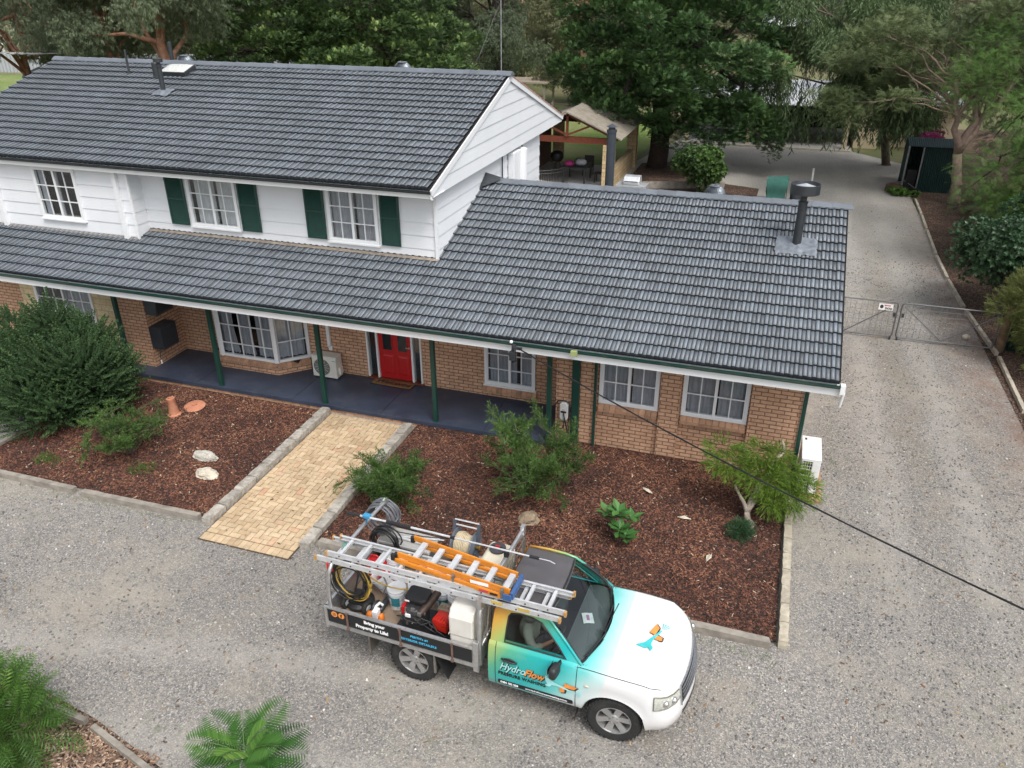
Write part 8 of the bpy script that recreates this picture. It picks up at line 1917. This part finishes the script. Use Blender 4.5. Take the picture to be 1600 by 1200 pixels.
# farm gate: two leaves and a post
def gate(lab, x0, x1, y, hinge, diag, sign=False):
    T = thing('farm_gate', lab, 'gate', (hinge, y, 0), 0, 'grey tubular farm gates across the drive'); r = .09; z0, z1 = .09, 1.10
    c = []
    for (cx, cz, a0) in ((x1-r, z1-r, 0), (x0+r, z1-r, 90), (x0+r, z0+r, 180), (x1-r, z0+r, 270)):
        for k in range(5): a = R(a0+k*22.5); c.append((cx+r*math.cos(a), y, cz+r*math.sin(a)))
    b = MB(); b.tube(c, .021, 8, closed=True); b.build('frame', M_GALVD, T, smooth=True)
    for (p, q) in diag:
        b = MB(); b.tube([(p[0], y, p[1]), (q[0], y, q[1])], .016, 6); b.build('brace', M_GALVD, T)
    b = MB(); x = x0+.13
    while x < x1: b.tube([(x, y+.012, z0), (x+.015*math.sin(x*9), y+.014, (z0+z1)/2), (x, y+.012, z1)], .0035, 4); x += .15
    for k in range(1, 7): z = z0+(z1-z0)*k/7; b.tube([(x0, y+.016, z), ((x0+x1)/2, y+.016, z-.01), (x1, y+.016, z)], .0035, 4)
    b.build('wire_mesh', M_GALVD, T)
    b = MB(); b.cbox((x1-.06 if hinge < x1-1 else x0+.06, y-.02, .75), (.06, .06, .10)); b.cbox((x1-.04 if hinge < x1-1 else x0+.04, y, .05), (.05, .05, .10)); b.build('latch', M_CHARMET, T)
    if sign:
        b = MB(); b.box(3.06, 3.42, y-.03, y-.024, .86, 1.04); s_ = b.build('sign', M_WINK, T)
        text('BEWARE', .05, Matrix.Translation((3.21, y-.032, .97)) @ Matrix.Rotation(R(90), 4, 'X') if False else Matrix.Translation((3.20-T.location.x, -.033, .975)) @ Matrix.Rotation(R(90), 4, 'X'), 'lettering', mat('red_print', (.4, .04, .05), .5), s_, bold=.002, sx=.8)
        text('DOG', .075, Matrix.Translation((3.22-T.location.x, -.033, .885)) @ Matrix.Rotation(R(90), 4, 'X'), 'lettering', M_INK, s_, bold=.004)
        b = MB(); b.sphere((3.13, y-.03, .95), (.045, .004, .055), 12, 8); b.build('sign_emblem', M_CHARMET, s_)
M_GALVD = mat('dull_galvanised_tube', (.15, .15, .155), .5, .5, var=.2)
gate('farm gate leaf nearer the house carrying a small sign', 1.15, 3.54, 22.6, 1.15, (((3.45, 1.0), (2.30, .12)), ((2.30, .12), (1.22, 1.0))), True)
gate('farm gate leaf at the timber post side', 3.64, 6.05, 22.6, 6.05, (((3.72, 1.0), (4.78, .12)), ((4.78, .12), (5.98, 1.0))))
b = MB(); b.X = Matrix.Translation((6.22, 22.62, 0)); b.lathe([(.11, -.05), (.11, .6), (.10, 1.28), (.08, 1.31), (0, 1.31)], 14); simple('gate_post', 'thick brown timber gate post at the right end of the farm gate', 'post', b, mat('brown_log', (.17, .12, .075), .9, var=.3, scale=7), (6.22, 22.62, 0), smooth=True, auto=35)
b = MB(); b.X = Matrix.Translation((1.10, 22.62, 0)); b.lathe([(.05, -.05), (.05, 1.2), (0, 1.21)], 12); simple('gate_post', 'thin steel gate post beside the rear corner of the house', 'post', b, M_GALVD, (1.10, 22.62, 0))
T = thing('green_fence', 'dark green corrugated fence panel behind the timber gate post', 'fence', (8.5, 22.8, 0)); b = MB(); corr(b, (6.38, 22.75), (11.5, 22.75), 0, 1.15); b.build('sheet', M_DGRN, T)
b = MB(); b.box(6.38, 11.5, 22.72, 22.80, 1.15, 1.19); b.build('top_rail', M_DGRN, T)
b = MB(); b.sphere((5.5, 23.2, .10), (.10, .08, .07), 10, 7, .1, 3); simple('drive_stone', 'white stone lying behind the right gate leaf', 'rock', b, M_ROCK2, (5.5, 23.2, .04))
# garage / carport behind the cypress
T = thing('carport', 'white roofed carport with cream posts half hidden by the cypress', 'carport', (-1, 55, 0))
b = MB(); b.grid(lambda u, v: (-6.0+9.5*u, 50.5+8*v, 2.35+.55*v+.02*math.sin(u*9.5/.2*6.28)), 200, 1); b.build('roof', mat('white_roof_sheet', (.72, .74, .76), .35, .3, var=.06), T)
for (x, y) in ((-5.8, 50.8), (-2.2, 50.8), (3.2, 50.8)): b = MB(); b.box(x-.12, x+.12, y-.12, y+.12, 0, 2.35); b.build('post', M_CREAM, T)
b = MB(); b.box(-6, 3.4, 58, 58.1, 0, 2.8); b.build('rear_wall', M_DARKIN, T)
b = MB(); b.box(-6.2, 3.6, 50.0, 58.4, .0, .03); b.build('floor_slab', M_CONC, T)
b = MB(); b.box(-6.2, 3.5, 49.9, 50.0, .0, .12); b.build('front_kerb', mat('cream_kerb', (.58, .54, .46), .8, var=.1), T)
T = thing('cream_garage', 'cream garage wall seen through the hanging strands', 'garage', (5.5, 53, 0)); b = MB(); b.box(3.7, 5.0, 51.5, 57, 0, 2.5); b.box(5.6, 9, 52.5, 57, 0, 2.5); b.build('wall', M_CREAM, T)
b = MB(); b.box(3.5, 9.2, 51.3, 57.2, 2.5, 2.62); b.build('roof', mat('white_roof_sheet', (.72, .74, .76), .35, .3, var=.06), T)
def car(name, lab, at, rz, col, dark=M_INK):
    T = thing(name, lab, 'car', at, rz); m = mat(name+'_paint', col, .3, coat=.5, obj=True)
    b = MB(); pr = [(-2.1, .3), (2.1, .3), (2.15, .6), (2.0, .82), (1.1, .95), (-1.9, 1.0), (-2.15, .8)]
    b.prism(pr, -.85, .85, 'y'); b.build('body', m, T, world=False, bevel=.08)
    b = MB(); b.add([(-1.8, -.8, .95), (1.15, -.8, .93), (.35, -.65, 1.45), (-1.45, -.65, 1.48), (-1.8, .8, .95), (1.15, .8, .93), (.35, .65, 1.45), (-1.45, .65, 1.48)], [(0, 1, 2, 3), (7, 6, 5, 4), (1, 5, 6, 2), (0, 3, 7, 4)]); b.build('windows', dark, T, world=False, bevel=.03)
    b = MB(); b.box(-1.48, .36, -.66, .66, 1.46, 1.50); b.build('roof', m, T, world=False, bevel=.03)
    for x in (-1.3, 1.35):
        for y in (-.8, .8):
            b = MB(); b.X = Matrix.Translation((x, y, .32)) @ Matrix.Rotation(R(90), 4, 'X'); b.lathe([(.2, -.1), (.32, -.1), (.33, 0), (.32, .1), (.2, .1), (0, .08)], 18); b.build('wheel', M_RUBBER, T, world=False)
car('parked_car', 'dark vehicle parked under the white roofed carport', (-3.6, 53.0, .03), R(90), (.03, .032, .035))
car('parked_car', 'pale car parked beyond the left end of the ridge', (-43.0, 45.5, 0), R(20), (.5, .55, .6))
# far shed across the paddock
T = thing('far_shed', 'distant open shed with a white roof at the end of the drive', 'shed', (-1.2, 101, .9))
b = MB(); b.grid(lambda u, v: (-4.4+6.0*u, 98+7*v, 4.0+1.0*v+.02*math.sin(u*120)), 60, 1); b.build('roof', mat('white_roof_sheet', (.72, .74, .76), .35, .3, var=.06), T)
b = MB(); b.box(-4.2, 1.4, 104, 104.2, .9, 4.6); b.box(-4.3, -4.1, 98, 104, .9, 4.2); b.build('wall', M_DARKIN, T)
for x in (-4.1, -2.0, 0, 1.4): b = MB(); b.box(x-.08, x+.08, 98.1, 98.26, .85, 4.0); b.build('post', M_TIMB, T)
b = MB(); b.box(-4.2, 1.4, 97.9, 98.0, .9, 1.7); b.build('low_rail', M_REDWOOD, T)
# pergola behind the gable
T = thing('garden_shelter', 'small flat roofed shelter on thin posts beyond the gable', 'shelter', (-18.2, 60, 0))
b = MB(); b.box(-20.2, -17.0, 58.6, 61.5, 2.0, 2.12); b.build('roof', mat('tan_sheet', (.40, .34, .27), .7), T)
for (x, y) in ((-17.2, 58.8), (-20.0, 58.8), (-17.2, 61.3), (-20.0, 61.3)): b = MB(); b.box(x-.07, x+.07, y-.07, y+.07, 0, 2.0); b.build('post', M_TIMB, T)
T = thing('paddock_fence', 'low post and wire fence in front of the small shelter', 'fence', (-20, 57, 0))
for k in range(10): b = MB(); b.box(-24+k*1.6, -23.9+k*1.6, 56.6, 56.7, 0, 1.1); b.build('post', M_TIMB, T)
for z in (.4, .7, 1.0): b = MB(); b.tube([(-24, 56.65, z), (-9.5, 56.65, z)], .008, 4); b.build('wire', M_GALVD, T)
# left far corner
T = thing('clothes_hoist', 'white roofed lean-to frame on thin posts at the far left edge', 'lean-to', (-43, 38, 0))
b = MB(); b.grid(lambda u, v: (-47+6.2*u, 37.0+3*v, 5.15+.05*u-.2*v+.03*math.sin(u*60)), 60, 1); b.build('roof', mat('white_roof_sheet', (.72, .74, .76), .35, .3, var=.06), T)
T.name = 'lean_to_roof'
for (x, y) in ((-43.9, 37.1), (-41.2, 37.1), (-41.2, 39.8), (-46.8, 39.8)): b = MB(); b.bar((x+.5, y, 0), (x, y, 5.1), .09); b.build('post', M_PVC, T)
T = thing('water_tank', 'black round water tank beyond the left roof verge', 'water tank', (-43.9, 41, 0))
b = MB(); b.X = Matrix.Translation((-44.0, 41.0, 0)); b.lathe([(1.5, 0), (1.5, 3.6), (1.4, 3.75), (.5, 4.1), (0, 4.12)], 32); b.build('tank_shell', M_BLACK, T, smooth=True, auto=35)
T = thing('steel_fence', 'long pale grey corrugated fence behind the lawn at far left', 'fence', (-60, 60, 0)); b = MB(); corr(b, (-95, 66), (-46, 74), 0, 2.0, .05, .4); b.build('sheet', mat('pale_fence_sheet', (.34, .36, .38), .6, var=.08), T)
T = thing('white_shed', 'white walled shed behind the lean-to at the far left edge', 'shed', (-52, 58, 0)); b = MB(); b.box(-60, -50, 56, 60, 0, 2.6); b.build('wall', M_WHITE, T); b = MB(); b.box(-60.3, -49.7, 55.7, 60.3, 2.6, 2.75); b.build('roof', M_GALV, T)
sheet('side_lawn', [(-75, 50), (-38, 44), (-36, 64), (-46, 72), (-90, 64)], .014, M_LAWN)
